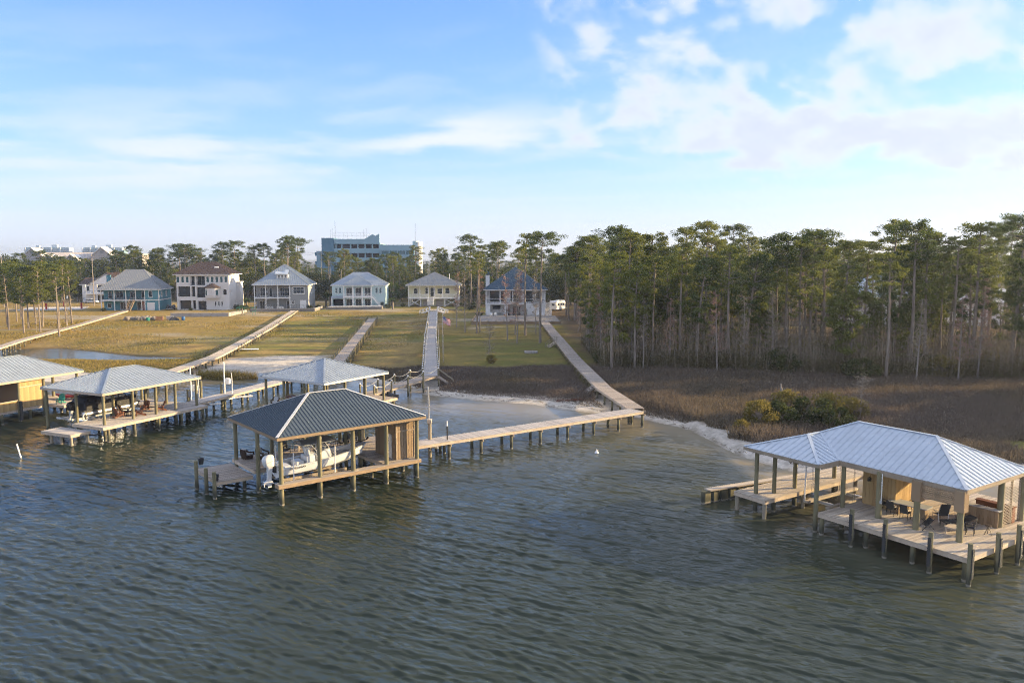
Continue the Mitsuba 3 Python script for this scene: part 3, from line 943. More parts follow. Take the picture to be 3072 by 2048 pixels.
# ------------------------------------------------------------------ boathouse with the pale blue standing seam roof (front right)
B = at(26.4, 44.3, 0, -56.5)
t = thing('boathouse', 'open timber boathouse under a pale blue standing seam roof with a broad tan deck', 'boathouse')
BE, BW, BL, BR = 4.7, 8.0, 13.5, 6.62
c = [(-BL, 0, BE), (0, 0, BE), (0, BW, BE), (-BL, BW, BE)]
r0, r1 = (-9.5, BW / 2, BR), (-BW / 2, BW / 2, BR)
wt, wc2 = (-14.4, -2.2, BE), (-8.25, -2.2, BE)
ap = (-11.3, .85, 5.756)
sl = (BR - BE) / (BW / 2)
jv = 2.2
jn = (-11.3, jv, 5.756)
front = [(-8.25, 0, BE), c[1], r1, r0, jn]
faces = [front, [c[1], c[2], r1], [c[2], c[3], r0, r1], [c[3], c[0], jn, r0],
         [wt, wc2, ap], [wc2, (-8.25, 0, BE), jn, ap], [(-14.4, 2.2, BE), wt, ap, jn]]
ridges = [(c[1], r1), (c[2], r1), (c[3], r0), (r0, r1), (wt, ap), (wc2, ap), (ap, jn), (jn, r0), ((-8.25, 0, BE), jn)]
roof(t, B, faces, ridges, .46, 'm_pale_metal', 'm_pale_metal', rib=(.03, .05), fascia='m_joist')
for x, y in ((-13.5, -1.85), (-12.8, 1.6), (-12.85, 6.4), (-8.6, -1.85), (-8.0, .2), (-8.1, 6.6)):
    post(t, 'post', B, x, y, -1.5, BE - .1, .155)
post(t, 'post', B, -12.85, -.7, -1.5, BE - .1, .15)
for x, y in ((-5.4, .1), (-2.88, .0), (-.3, .05), (-.27, 4.74), (-.15, 7.2), (-8.1, 4.9), (-5.5, 7.4)):
    post(t, 'post', B, x, y, 1.2, BE - .1, .19)
b = MB()
b.box((-4.2, .05, BE - .2), (8.3, .12, .26))
b.box((-.25, 3.8, BE - .22), (.12, 7.4, .3))
b.box((-11.2, -1.85, BE - .2), (5.4, .12, .24))
b.box((-8.3, -.9, BE - .21), (.12, 1.9, .24))
b.box((-13.2, 2.4, BE - .2), (.12, 8.4, .24))
b.box((-6.6, 7.4, BE - .2), (12.8, .12, .24))
child(t, 'header_beam', b.ply('m_joist'), B)
rect_deck(t, B, -8.2, 1.35, -2.2, 11.0, 1.55, 'y', 'm_tan', .15, (.05, 4.8), part='deck', edge='m_stringer')
rect_deck(t, B, -14.75, -12.0, -2.7, 8.9, 1.45, 'y', 'm_tan', .155, (1.2, 5.0), part='finger_deck')
rect_deck(t, B, -14.6, -8.2, 8.9, 11.0, 1.47, 'x', 'm_tan', .16, (-11.4,), part='back_deck')
for i, (x, y) in enumerate(((-5.63, -2.38), (-3.41, -2.38), (-.68, -2.38), (1.5, -2.35), (1.52, .76), (1.52, 3.25), (1.52, 6.0))):
    post(t, 'mooring_pile', B, x, y, -1.5, 2.5, .135)
    child(t, 'fender_board', MB().box((x + .16 if x > 1 else x + .02, y - (.16 if x < 1 else 0), 1.35), (.06 if x > 1 else .2, .2 if x > 1 else .06, 1.7)).ply('m_charcoal'), B)
for x, y in ((-14.6, -2.5), (-12.2, -2.5), (-14.6, 1.5), (-12.2, 1.8), (-14.6, 5.5), (-12.2, 5.8), (-12.4, 8.5), (-8.0, -2.0), (-5.0, -1.8), (-2.0, -1.8), (1.0, -1.8), (1.1, 2), (1.1, 5), (-8, 2), (-8, 6), (-4, 3), (-1, 3), (-4, 7)):
    post(t, 'pile', B, x, y, -1.5, 1.25, .15, 'm_post_pale' if x < -12 else 'm_post')
sk = t + '__storage_room'
b = MB()
b.box((-6.7, 3.65, 3.1), (2.3, 2.9, 3.08))
child(sk, 'wall', b.ply('m_board0'), B)
for i in range(9):
    box(sk, 'board', f'm_honey{R.randrange(3)}', B, (-7.72 + i * .255, 2.18, 3.1), (.235, .04, 3.1))
for i in range(11):
    box(sk, 'board', f'm_honey{R.randrange(3)}', B, (-5.53, 2.32 + i * .268, 3.1), (.04, .25, 3.1))
# slatted valance and boxed post heads under the eave
for i in range(7):
    box(t + '__valance', 'slat', f'm_board{R.randrange(3)}', B, (-1.6, -.08, 3.72 + i * .115), (2.3, .035, .098))
b = MB()
b.box((-1.6, -.03, 4.1), (.14, .06, .85))
child(t + '__valance', 'frame', b.ply('m_joist'), B)
for x in (-2.88, -.3):
    for q, sz in (((x, -.2, 4.0), (.56, .04, 1.25)), ((x - .27, .05, 4.0), (.04, .5, 1.25)), ((x + .27, .05, 4.0), (.04, .5, 1.25))):
        box(t + '__valance', 'post_box', f'm_board{R.randrange(3)}', B, q, sz)
# louvre screen
for i in range(27):
    for y0 in (5.4, 6.5):
        box(t + '__louvre_screen', 'louvre', 'm_tan1', B, (-.2, y0, 1.68 + i * .1), (.12, .98, .022), ry=-38)
child(t + '__louvre_screen', 'frame', MB().box((-.2, 4.9, 3.05), (.12, .09, 2.95)).box((-.2, 5.95, 3.05), (.12, .09, 2.95)).box((-.2, 7.02, 3.05), (.12, .09, 2.95)).box((-.2, 5.95, 4.45), (.12, 2.1, .1)).ply('m_joist'), B)
# lift beams in the slip
lk = t + '__slip_lift'
for y, zz in ((2.2, .75), (5.6, .75)):
    child(lk, 'beam', MB().box((-10.1, y, zz), (3.6, .16, .2)).ply('m_alu'), B)
for x in (-11.1, -9.4):
    child(lk, 'bunk', MB().box((x, 3.6, 1.02), (.3, 6.0, .16)).ply('m_tan0'), B)
for x, y in ((-11.8, 1.4), (-8.7, 1.2), (-8.8, 5.6)):
    child(lk, 'guide_pole', MB().tube([(x, y, .7), (x + .05, y, 3.3)], .055, 8).ply('m_pvc'), B)
b = MB()
for x, y in ((-11.75, 2.2), (-8.5, 2.2), (-11.75, 5.6), (-8.5, 5.6)):
    for o in (-.06, .06):
        b.tube([(x + o, y, .8), (x + o * .3, y, BE - .2)], .012, 4)
child(lk, 'cable', b.ply('m_wire'), B)
# jetty of planks on concrete sheet piles
t = thing('jetty', 'narrow low jetty with a timber cap on concrete sheet piles reaching past the finger deck', 'jetty')
J0, J1 = np.array([-16.9, -3.1]), np.array([-15.5, 7.0])
for i in range(3):
    o = (i - 1) * .24
    child(t, 'cap_plank', MB().beam((J0[0] + o, J0[1], 1.05), (J1[0] + o, J1[1], 1.05), .23, .07).ply(f'm_tan{i}'), B)
for i in range(14):
    q = J0 + (J1 - J0) * i / 13
    child(t, 'sheet_pile', MB().box((q[0], q[1], .05), (.30, .62, 1.9)).ply('m_post'), B)
post(t, 'end_pile', B, -16.95, -3.4, -1.5, 1.0, .2)


def dining_chair(M, label, arms=True):
    k = thing('deck_chair', label, 'chair')
    for x in (-1, 1):
        for y in (-1, 1):
            child(k, 'leg', MB().tube([(x * .22, y * .24, 0), (x * .2, y * .23, .44)], .02, 6).ply('m_black'), M)
    box(k, 'seat', 'm_charcoal', M, (0, 0, .45), (.48, .5, .05))
    box(k, 'backrest', 'm_charcoal', M, (-.27, 0, .74), (.045, .5, .5), ry=-12)
    for s in (-1, 1):
        child(k, 'arm', MB().tube([(-.25, s * .26, .66), (.2, s * .26, .64), (.22, s * .25, .44)], .02, 6).ply('m_black'), M)


DB = B.translate([0, 0, 1.552])
k = thing('dining_table', 'long dark table in the shade beside the honey coloured storage room', 'table')
child(k, 'tabletop', mikit.ply(loft([np.c_[rrect(2.5, 1.05, .08), np.full(16, z)] for z in (.72, .77)]), 'm_grey_boat', smooth=30), DB.translate([-4.6, 2.3, 0]).rotate([0, 0, 1], 8))
for x in (-.8, .8):
    child(k, 'pedestal', MB().box((x, 0, .36), (.5, .6, .72)).ply('m_board0'), DB.translate([-4.6, 2.3, 0]).rotate([0, 0, 1], 8))
for i, (x, y, a, s) in enumerate(((-5.2, 1.35, 90, 'near long side of the dark table, by the storage room'), (-4.3, 1.3, 95, 'near long side of the dark table, toward the water'), (-4.9, 3.35, -85, 'far long side of the dark table'), (-6.05, 1.9, 10, 'end of the dark table closest to the storage room'))):
    dining_chair(DB.translate([x, y, 0]).rotate([0, 0, 1], a), f'dark metal armchair at the {s}')
k = thing('recliner', 'high-backed dark sling recliner seen from behind on the tan deck', 'chair')
MR = DB.translate([-2.95, 3.0, 0]).rotate([0, 0, 1], 150)
box(k, 'backrest', 'm_charcoal', MR, (-.35, 0, .78), (.05, .62, .85), ry=-16)
box(k, 'seat', 'm_charcoal', MR, (.05, 0, .40), (.6, .6, .05), ry=4)
for s in (-1, 1):
    child(k, 'frame', MB().tube([(-.5, s * .33, 1.2), (-.2, s * .33, .4), (.35, s * .33, .42), (.4, s * .33, .0)], .022, 6).tube([(-.25, s * .33, .5), (-.35, s * .33, 0)], .022, 6).tube([(-.3, s * .36, .62), (.25, s * .36, .62)], .025, 6).ply('m_alu'), MR)
k = thing('folded_chair', 'folded dark camp chair leaning against the middle front post', 'chair')
MF = DB.translate([-2.5, .55, 0]).rotate([0, 0, 1], 60)
for s in (-1, 1):
    child(k, 'frame', MB().tube([(-.45, s * .25, .02), (.35, s * .25, .75)], .02, 6).tube([(.35, s * .22, .05), (-.3, s * .22, .72), (-.4, s * .2, .78)], .02, 6).ply('m_black'), MF)
child(k, 'seat', MB().beam((-.2, 0, .3), (.3, 0, .68), .46, .02).ply('m_charcoal'), MF)
k = thing('sun_lounger', 'dark sling sun lounger with raised armrest between the bar and the front posts', 'sun lounger')
ML = DB.translate([-1.75, 2.6, 0]).rotate([0, 0, 1], 60)
box(k, 'bed', 'm_charcoal', ML, (-.25, 0, .36), (1.35, .66, .05))
box(k, 'backrest', 'm_charcoal', ML, (.72, 0, .50), (.75, .66, .05), ry=-24)
for x in (-.85, .35, .9):
    for s in (-1, 1):
        child(k, 'leg', MB().tube([(x, s * .33, 0), (x, s * .33, .36)], .022, 6).ply('m_black'), ML)
for s in (-1, 1):
    child(k, 'arm', MB().tube([(.2, s * .36, .36), (.15, s * .36, .66), (.6, s * .36, .7)], .025, 6).ply('m_black'), ML)
side_table(DB.translate([-1.2, 1.25, 0]).rotate([0, 0, 1], 5), 'low table with a pale top in a patch of sun near the corner post', 'm_tan1', .85, .42, 'low_table')
dining_chair(DB.translate([-.6, 1.9, 0]).rotate([0, 0, 1], 200), 'dark metal armchair behind the corner post of the tan deck')
k = thing('tripod_stool', 'small folded dark stool standing in front of the timber bar', 'stool')
for i in range(3):
    a = i * 2.09
    child(k, 'leg', MB().tube([(.25 * math.cos(a), .25 * math.sin(a), 0), (-.05 * math.cos(a), -.05 * math.sin(a), .62)], .02, 6).ply('m_black'), DB.translate([.05, 2.7, 0]))
child(k, 'seat', MB().box((0, 0, .58), (.3, .3, .04)).ply('m_brown_wicker'), DB.translate([.05, 2.7, 0]))
k = thing('bar_counter', 'timber clad bar with a pale counter top beside the louvre screen', 'bar counter')
for i in range(10):
    box(k, 'board', f'm_board{R.randrange(3)}', DB, (-2.3 + i * .215 + .1, 4.35, .52), (.20, .05, 1.04))
child(k, 'counter', MB().box((-1.25, 4.5, 1.08), (2.3, .5, .06)).ply('m_pale0'), DB)
child(k, 'end_panel', MB().box((-2.28, 4.7, .52), (.05, .75, 1.04)).ply('m_board1'), DB)
child(k, 'back_shelf', MB().box((-1.25, 6.3, 1.0), (2.3, .5, .06)).box((-1.25, 6.3, .5), (2.2, .4, 1.0)).ply('m_red_wood'), DB)
k = thing('wall_light', 'small dark lantern fixed to the honey coloured storage room wall', 'light')
child(k, 'plate', MB().box((-7.3, 2.14, 1.75), (.14, .04, .22)).ply('m_black'), DB)
child(k, 'lantern', MB().box((-7.3, 2.02, 1.78), (.16, .16, .24)).tube([(-7.3, 2.12, 1.9), (-7.3, 2.0, 1.95)], .02, 6).ply('m_charcoal'), DB)
k = thing('downpipe', 'white pipe running down the post beside the storage room', 'pipe')
child(k, 'pipe', MB().tube([(-5.15, -.06, 4.5), (-5.15, -.06, 2.7)], .03, 8).ply('m_pvc'), B)
child(k, 'switch_box', MB().box((-5.15, -.1, 2.68), (.12, .1, .18)).ply('m_grey_boat'), B)

# ------------------------------------------------------------------ boathouse with the pale ribbed hip roof (left)
CH = at(-41.89, 83.67, 0, 65.0)
t = thing('boathouse', 'open boathouse under a pale ribbed hip roof, sheltering the black pontoon boat', 'boathouse')
CL, CW, CE, CR = 12.43, 9.35, 4.9, 6.55
fa, ra = hip_faces(CL, CW, CE, CR, 1.54)
roof(t, CH, fa, ra, .45, 'm_galv', 'm_galv', rib=(.05, .045), fascia='m_stringer')
for x in (-5.85, -2.5, .3, 2.9, 5.8):
    post(t, 'post', CH, x, -4.3, -1.5, CE - .1, .155)
for x in (-5.85, -2.1, 1.6, 5.75):
    post(t, 'post', CH, x, 4.35, -1.5, CE - .1, .155)
for x, y in ((-5.9, -.35), (-1.9, -.6), (2.2, -.5), (5.1, -.4), (5.8, 2.0)):
    post(t, 'post', CH, x, y, -1.5, CE - .1, .15)
b = MB()
for y in (-4.3, 4.35, -.45):
    b.box((0, y, CE - .2), (11.8, .1, .22))
for x in (-5.87, 5.8):
    b.box((x, 0, CE - .2), (.1, 8.6, .22))
child(t, 'header_beam', b.ply('m_joist'), CH)
rect_deck(t, CH, -6.8, 6.5, -5.3, -.75, 1.7, 'x', 'm_pale', .19, (-2.4, 2.4), part='deck')
rect_deck(t, CH, 3.3, 6.5, -.75, 4.6, 1.7, 'y', 'm_pale', .19, part='side_deck')
rect_deck(t, CH, -8.95, -6.85, -3.5, .9, 1.25, 'y', 'm_pale', .19, part='low_deck')
for x, y in ((-8.7, -.3), (-8.6, -1.6), (-8.7, -3.2), (-7, -3.2), (-7, .5), (-6, -5), (-3, -5), (0, -5), (3, -5), (6, -5), (-4, -1), (-1, -1), (2.5, -1), (5, -2.5), (0, -3), (6, 3)):
    post(t, 'pile', CH, x, y, -1.5, 1.0 if x < -6.7 else 1.42, .15, 'm_post_pale' if x < -6.7 else 'm_post')
for y in (-4.3, -.5):
    box(t, 'wall_light', 'm_cushion', CH, (5.25, y + .2, 3.3), (.14, .12, .4))
b = MB()
for x in (-4.8, 1.2):
    b.box((x, 2.0, 1.5), (.16, 4.8, .16))
for y in (1.1, 2.9):
    b.box((-1.8, y, 1.66), (7.4, .14, .16))
child(t, 'lift_bunk', b.ply('m_alu'), CH)
k = thing('hose_reel', 'coiled pale hose hanging on the corner of the pale roofed boathouse deck', 'hose')
child(k, 'hose', mikit.ply(trimesh.creation.torus(.32, .06, major_sections=20, minor_sections=8), 'm_cushion', smooth=True), CH.translate([-5.2, -.68, 2.1]).rotate([1, 0, 0], 90))
child(k, 'bracket', MB().box((-5.2, -.62, 2.1), (.12, .12, .5)).ply('m_black'), CH)


def pontoon(M):
    k = thing('pontoon_boat', 'black covered pontoon boat with silver tubes and black outboard on a lift', 'pontoon boat')
    for y in (-.95, .95):
        b = MB().tube([(-3.3, y, .3), (-3.2, y, .3), (2.2, y, .3), (3.0, y, .42), (3.6, y, .62), (3.75, y, .72)], [.12, .31, .31, .30, .2, .05], 14)
        child(k, 'tube', b.ply('m_alu', 40), M)
    child(k, 'deck', MB().box((.1, 0, .67), (6.9, 2.5, .12)).ply('m_charcoal'), M)
    child(k, 'fence', mikit.ply(loft([np.c_[rrect(6.3 - g, 2.42 - g, .25)[:, 0] + .05, rrect(6.3 - g, 2.42 - g, .25)[:, 1], np.full(16, z)] for z, g in ((.73, 0), (1.45, .02), (1.5, .1))]), 'm_black', smooth=35), M)
    cov = [np.c_[rrect(a, w, .3)[:, 0] + x, rrect(a, w, .3)[:, 1], np.full(16, z)] for z, a, w, x in ((1.46, 5.2, 2.4, -.5), (1.8, 4.6, 2.2, -.6), (2.05, 3.6, 1.9, -.8), (2.12, 1.6, .9, -1.0))]
    child(k, 'cover', mikit.ply(loft(cov), 'm_black', smooth=50), M)
    for s in (-1, 1):
        for i in range(3):
            box(k, 'window', 'm_cushion', M, (-.4 + i * .85, s * 1.14, 1.66), (.74, .05, .26), rx=s * 17)
    child(k, 'bow_gate', MB().box((3.25, 0, 1.1), (.06, 1.6, .7)).box((3.1, 1.05, 1.1), (.5, .05, .7)).box((3.1, -1.05, 1.1), (.5, .05, .7)).ply('m_alu'), M)
    child(k, 'bow_seat', MB().box((2.8, .7, 1.0), (.6, .7, .5)).box((2.8, -.7, 1.0), (.6, .7, .5)).ply('m_red_wood'), M)
    ok = k + '__outboard'
    child(ok, 'cowl', mikit.ply(loft([np.c_[rrect(a, w, min(a, w) * .4)[:, 0] + x, rrect(a, w, min(a, w) * .4)[:, 1], np.full(16, z)] for z, a, w, x in ((.75, .4, .34, -3.8), (.85, .7, .5, -3.85), (1.35, .8, .55, -3.9), (1.6, .6, .42, -3.85), (1.68, .25, .2, -3.8))]), 'm_black', smooth=60), M)
    child(ok, 'leg', mikit.ply(loft([np.c_[rrect(a, w, min(a, w) * .4)[:, 0] + x, rrect(a, w, min(a, w) * .4)[:, 1], np.full(16, z)] for z, a, w, x in ((.8, .36, .3, -3.8), (.2, .34, .2, -3.9), (-.35, .36, .1, -4.0))]), 'm_grey_boat', smooth=50), M)
    child(ok, 'skeg', MB().box((-4.0, 0, -.1), (.6, .26, .03)).tube([(-3.75, 0, -.3), (-4.35, 0, -.3)], [.09, .05], 8).ply('m_alu'), M)
    child(k, 'ladder', MB().tube([(-3.3, .35, 1.3), (-3.5, .35, 1.35), (-3.6, .35, .4)], .03, 6).tube([(-3.3, .7, 1.3), (-3.5, .7, 1.35), (-3.6, .7, .4)], .03, 6).tube([(-3.58, .35, .7), (-3.58, .7, .7)], .025, 6).ply('m_alu', 40), M)


pontoon(CH.translate([-1.0, 2.0, 1.72]))
DC = CH.translate([0, 0, 1.702])
adirondack(DC.translate([-2.6, -2.2, 0]).rotate([0, 0, 1], -10), 'reddish wooden adirondack chair nearest the low deck of the pale roofed boathouse', 'm_red_wood')
adirondack(DC.translate([-.9, -3.4, 0]).rotate([0, 0, 1], 140), 'reddish wooden adirondack chair with its back to the water by the second front post', 'm_red_wood')
adirondack(DC.translate([1.9, -3.2, 0]).rotate([0, 0, 1], 150), 'reddish wooden adirondack chair beside the third front post', 'm_red_wood')
adirondack(DC.translate([1.2, -1.6, 0]).rotate([0, 0, 1], 200), 'reddish wooden adirondack chair facing the pontoon boat bow', 'm_red_wood')
adirondack(DC.translate([-1.6, -1.6, 0]).rotate([0, 0, 1], -70), 'dark wooden adirondack chair close under the pontoon boat', 'm_brown_wicker')
side_table(DC.translate([-1.3, -2.5, 0]), 'dark slatted table among the wooden adirondack chairs', 'm_brown_wicker', .8, .5)

# ------------------------------------------------------------------ boathouse with grey ribbed pyramid roof (middle distance)
EH = at(-21.57, 89.63, 0, 57.8)
t = thing('boathouse', 'boathouse under a grey ribbed pyramid roof behind the dark blue roofed one', 'boathouse')
EL, EE, ER = 10.3, 4.9, 6.69
fa, ra = hip_faces(EL, 10.2, EE, ER, .01)
roof(t, EH, fa, ra, .44, 'm_galv', 'm_galv', rib=(.05, .045), fascia='m_trim')
for x in (-4.7, -1.6, 1.6, 4.75):
    for y in (-4.65, 4.65):
        post(t, 'post', EH, x, y, -1.5, EE - .1, .16)
for y in (-1.6, 1.6):
    for x in (-4.75, 4.75):
        post(t, 'post', EH, x, y, -1.5, EE - .1, .16)
b = MB()
for y in (-4.65, 4.65):
    b.box((0, y, EE - .2), (9.6, .1, .24))
for x in (-4.75, 4.75):
    b.box((x, 0, EE - .2), (.1, 9.4, .24))
child(t, 'header_beam', b.ply('m_joist'), EH)
rect_deck(t, EH, -5.0, 5.0, 1.2, 4.9, 1.6, 'x', 'm_plank', .2, (0,), part='deck')
rect_deck(t, EH, 2.2, 6.9, -4.9, 1.2, 1.6, 'y', 'm_plank', .2, part='side_deck')
for x, y in ((-4, 2), (-4, 4.5), (0, 4.5), (0, 1.6), (3, -3), (6.6, -4.5), (6.6, 0)):
    post(t, 'pile', EH, x, y, -1.5, 1.3, .15)
b = MB()
for x in (-4, -1):
    b.box((x, -1.6, 2.6), (.14, 5.6, .14))
child(t, 'lift_beam', b.ply('m_alu'), EH)
side_table(EH.translate([-2.5, 3.0, 1.602]), 'long brown timber table under the grey pyramid roof', 'm_red_wood', 1.6, .75, 'picnic_table')
k = club_chair(EH.translate([-4.3, 3.6, 1.602]).rotate([0, 0, 1], 210), 'dark armchair at the corner of the deck under the grey pyramid roof')
k = thing('kayak', 'pale kayak slung under the grey pyramid roof of the middle boathouse', 'kayak')
child(k, 'hull', mikit.ply(loft([np.c_[np.full(12, x), np.cos(np.arange(12) * math.pi / 6) * w, np.sin(np.arange(12) * math.pi / 6) * w * .55 + z] for x, w, z in ((-2, .03, .2), (-1.5, .2, .1), (-.5, .36, .03), (.5, .36, .03), (1.5, .2, .1), (2, .03, .2))]), 'm_white', smooth=60), EH.translate([-2.4, -1.6, 2.9]))
child(k, 'cockpit_rim', mikit.ply(trimesh.creation.torus(.25, .03, major_sections=16, minor_sections=6), 'm_charcoal', smooth=True), EH.translate([-2.4, -1.6, 3.11]).scale([1.5, .8, 1]))
k = thing('jet_ski', 'jet ski under a black fitted cover on a low lift beside the roped pier', 'jet ski')
JM = at(-15.7, 96.9, .55, -20)
hull = []
for x, w, h, z0 in ((-1.55, .42, .35, .15), (-1.2, .55, .62, .05), (-.5, .6, .78, .0), (.1, .6, .98, .0), (.6, .55, .92, .02), (1.1, .42, .72, .12), (1.5, .22, .55, .26), (1.68, .05, .42, .36)):
    hull.append([(x, w * math.cos(a), z0 + h * (.5 + .5 * math.sin(a))) for a in np.linspace(0, 2 * math.pi, 16, endpoint=False)])
child(k, 'cover', mikit.ply(loft(hull), 'm_black', smooth=60), JM)
child(k, 'bunk', MB().box((0, .35, .02), (2.4, .16, .12)).box((0, -.35, .02), (2.4, .16, .12)).box((-.6, 0, -.1), (.14, 1.5, .14)).box((.7, 0, -.1), (.14, 1.5, .14)).ply('m_alu'), JM)
child(k, 'handlebar_bump', mikit.ply(trimesh.creation.icosphere(2, .2), 'm_black', smooth=True), JM.translate([.25, 0, 1.0]).scale([.8, 1.7, .7]))
for i, (x, y) in enumerate(((-16.9, 96.4), (-16.2, 98.4), (-17.4, 97.8))):
    k = thing('mooring_pile', ['short pale capped pile nearest the covered jet ski', 'short mooring pile behind the covered jet ski', 'short mooring pile at the end of the roped pier'][i], 'pile')
    post(k, 'pile', T4(), x, y, -1.5, 2.2 - .3 * i, .15)
    child(k, 'cap', ucyl('m_white', 10, .3), T4().translate([x, y, 2.18 - .3 * i]).scale([.18, .18, .16]))

# ------------------------------------------------------------------ brown walled boathouse cut by the frame (far left)
DM = at(-54.95, 86.18, 0, 70)
t = thing('boathouse', 'boathouse with honey brown board walls at the edge of view, under a pale ribbed roof', 'boathouse')
DE, DR = 4.75, 6.9
fa, ra = hip_faces(12.6, 9.2, DE, DR, 1.7)
sh = lambda p: (p[0] + 1.9, p[1] + 4.15, p[2])
fa = [[sh(p) for p in f] for f in fa]
ra = [(sh(a), sh(q)) for a, q in ra]
roof(t, DM, fa, ra, .45, 'm_galv', 'm_galv', rib=(.05, .045), fascia='m_stringer')
for x, y in ((0, 0), (3.1, 0), (-3.9, 0), (7.6, 0), (7.6, 4), (7.6, 8.2), (0, 8.2), (-3.9, 4), (-3.9, 8.2)):
    post(t, 'post', DM, x, y, -1.5, DE - .1, .17)
for x in (0, 3.2):
    box(t, 'fender_board', 'm_charcoal', DM, (x, -.24, 1.3), (.34, .1, 2.2))
rect_deck(t, DM, -4.2, 8.0, .1, 8.4, 1.45, 'x', 'm_tan', .2, (0, 4), part='deck')
rect_deck(t, DM, 3.4, 8.2, -2.6, .1, 1.45, 'y', 'm_tan', .2, part='side_deck')
sk = t + '__storage_room'
for i in range(12):
    x = .22 + i * .245
    box(sk, 'board', f'm_honey{i % 3}', DM, (x, .06, 2.68), (.235, .05, 2.35))
    box(sk, 'board', f'm_honey{(i + 1) % 3}', DM, (x, .06, 4.23), (.235, .05, .68))
box(sk, 'trim', 'm_tan1', DM, (1.55, .03, 3.87), (2.95, .06, .08))
child(sk, 'wall', MB().box((1.55, 2.0, 3.05), (2.95, 3.8, 3.2)).ply('m_board0'), DM)
for i in range(15):
    box(t + '__rail_wall', 'board', f'm_honey{i % 3}', DM, (-3.75 + i * .245, .06, 1.95), (.235, .05, 1.0))
child(t + '__rail_wall', 'cap', MB().box((-2.0, .06, 2.48), (3.8, .2, .06)).ply('m_tan1'), DM)
for i in range(15):
    box(t + '__back_wall', 'board', f'm_board{i % 3}', DM, (-3.75 + i * .25, 3.3, 3.05), (.24, .05, 3.1))
box(t + '__back_wall', 'window', 'm_glass', DM, (-1.6, 3.24, 2.9), (.5, .05, .8))
for x, y in ((-2, .2), (1.5, .3), (5.5, -2.3), (8, -2.3), (5.5, .3), (3, 4), (-3, 4)):
    post(t, 'pile', DM, x, y, -1.5, 1.2, .15)
k = adirondack(DM.translate([4.2, -1.2, 1.452]).rotate([0, 0, 1], 200), 'bright green plastic adirondack chair beside the honey brown boathouse', 'm_green_plastic')
for i, (y, m, lab) in enumerate(((2.5, 'm_red', 'red kayak lying on the deck behind the honey brown boathouse'), (1.2, 'm_red_wood', 'dull red kayak lying nearest the green chair'))):
    k = thing('kayak', lab, 'kayak')
    KM = DM.translate([6.6 + i * .4, y - 1.4, 1.75]).rotate([0, 0, 1], 80)
    child(k, 'hull', mikit.ply(loft([np.c_[np.full(12, x), np.cos(np.arange(12) * math.pi / 6) * w, np.sin(np.arange(12) * math.pi / 6) * w * .55 + z] for x, w, z in ((-1.7, .03, .2), (-1.3, .2, .1), (-.5, .36, .03), (.5, .36, .03), (1.3, .2, .1), (1.7, .03, .2))]), m, smooth=60), KM)
    child(k, 'cockpit_rim', mikit.ply(trimesh.creation.torus(.25, .03, major_sections=16, minor_sections=6), 'm_black', smooth=True), KM.translate([0, 0, .21]).scale([1.5, .8, 1]))

# ------------------------------------------------------------------ piers and boardwalks
WA = thing('boardwalk', 'long weathered boardwalk bending at the marsh and running up beside the pine forest', 'boardwalk')
pier(WA, [(-9.0, 68.4, 1.72), (13.6, 84.0, 1.8)], 2.1, 'm_pale', lead=150, step=3.5, pile_r=.15)
pier(WA, [(13.6, 84.9, 1.796), (11.6, 98.0, 1.95), (10.2, 125, 2.2), (8.6, 175, 2.7), (7.9, 193, 3.05)], 2.0, 'm_plank', lead=120, step=3.4, pile_r=.13)


def steps_side(t, M, n, w, rise, run, m, rail=None, rail_m='m_post_pale', top=0):
    """Straight flight going down along +x from the origin (top tread level)."""
    for i in range(n):
        child(t + '__stair', 'tread', MB().box((.14 + i * run, 0, -(i + 1) * rise), (run + .02, w, .05)).ply(m), M)
    s = MB()
    for k in (-1, 1):
        s.beam((0, k * w / 2, -.12), (n * run, k * w / 2, -n * rise - .12), .05, .24)
    child(t + '__stair', 'stringer', s.ply(m), M)
    if rail:
        r = MB()
        for k in (-1, 1):
            r.beam((0, k * w / 2, rail), (n * run, k * w / 2, rail - n * rise), .06, .09)
            for q in (0, n):
                r.box((q * run, k * w / 2, rail / 2 - q * rise), (.09, .09, rail))
        child(t + '__stair', 'handrail', r.ply(rail_m), M)


steps_side(WA, at(10.7, 100.4, 1.95, 190), 6, 1.1, .23, .32, 'm_plank1')
steps_side(WA, at(8.4, 150.5, 2.45, 200), 6, 1.2, .2, .3, 'm_tan1', .9)

WE = thing('boardwalk', 'straight boardwalk with white capped rope posts leading from the yellow house', 'boardwalk')
E0, E1 = np.array([-17.9, 95.6, 1.55]), np.array([-11.3, 108.6, 2.0])
pier(WE, [E0, E1], 1.9, 'm_plank', lead=60, step=3.7, rail=1.15, pile_r=.12, cap='m_white', nopiles=((-11.3, 108.6, 1.5),))
pier(WE, [(-11.35, 108.0, 2.0), (-16.2, 155, 2.25), (-23.2, 231.0, 3.0)], 2.0, 'm_pale', step=2.4, rail=1.05, pile_r=.11, cap='m_white', single=0)
steps_side(WE, at(-10.4, 108.5, 2.0, 8), 8, 1.2, .2, .27, 'm_plank1', .95)
rp = MB()
for a, b2, k in ((E0, E1, 4), (np.array([-11.35, 110.5, 2.02]), np.array([-23.2, 231., 3.0]), 50)):
    d = (b2 - a) / k
    s = np.array([-d[1], d[0], 0]) / np.hypot(d[0], d[1])
    for sd in (-1, 1):
        for i in range(k):
            p, q = a + d * i + s * sd * 1.08 + [0, 0, 1.05], a + d * (i + 1) + s * sd * 1.08 + [0, 0, 1.05]
            rp.tube([p + (q - p) * f - np.array([0, 0, .38 * 4 * f * (1 - f)]) for f in np.linspace(0, 1, 7)], .035, 5, caps=False)
child(WE, 'rope', rp.ply('m_rope', 40))

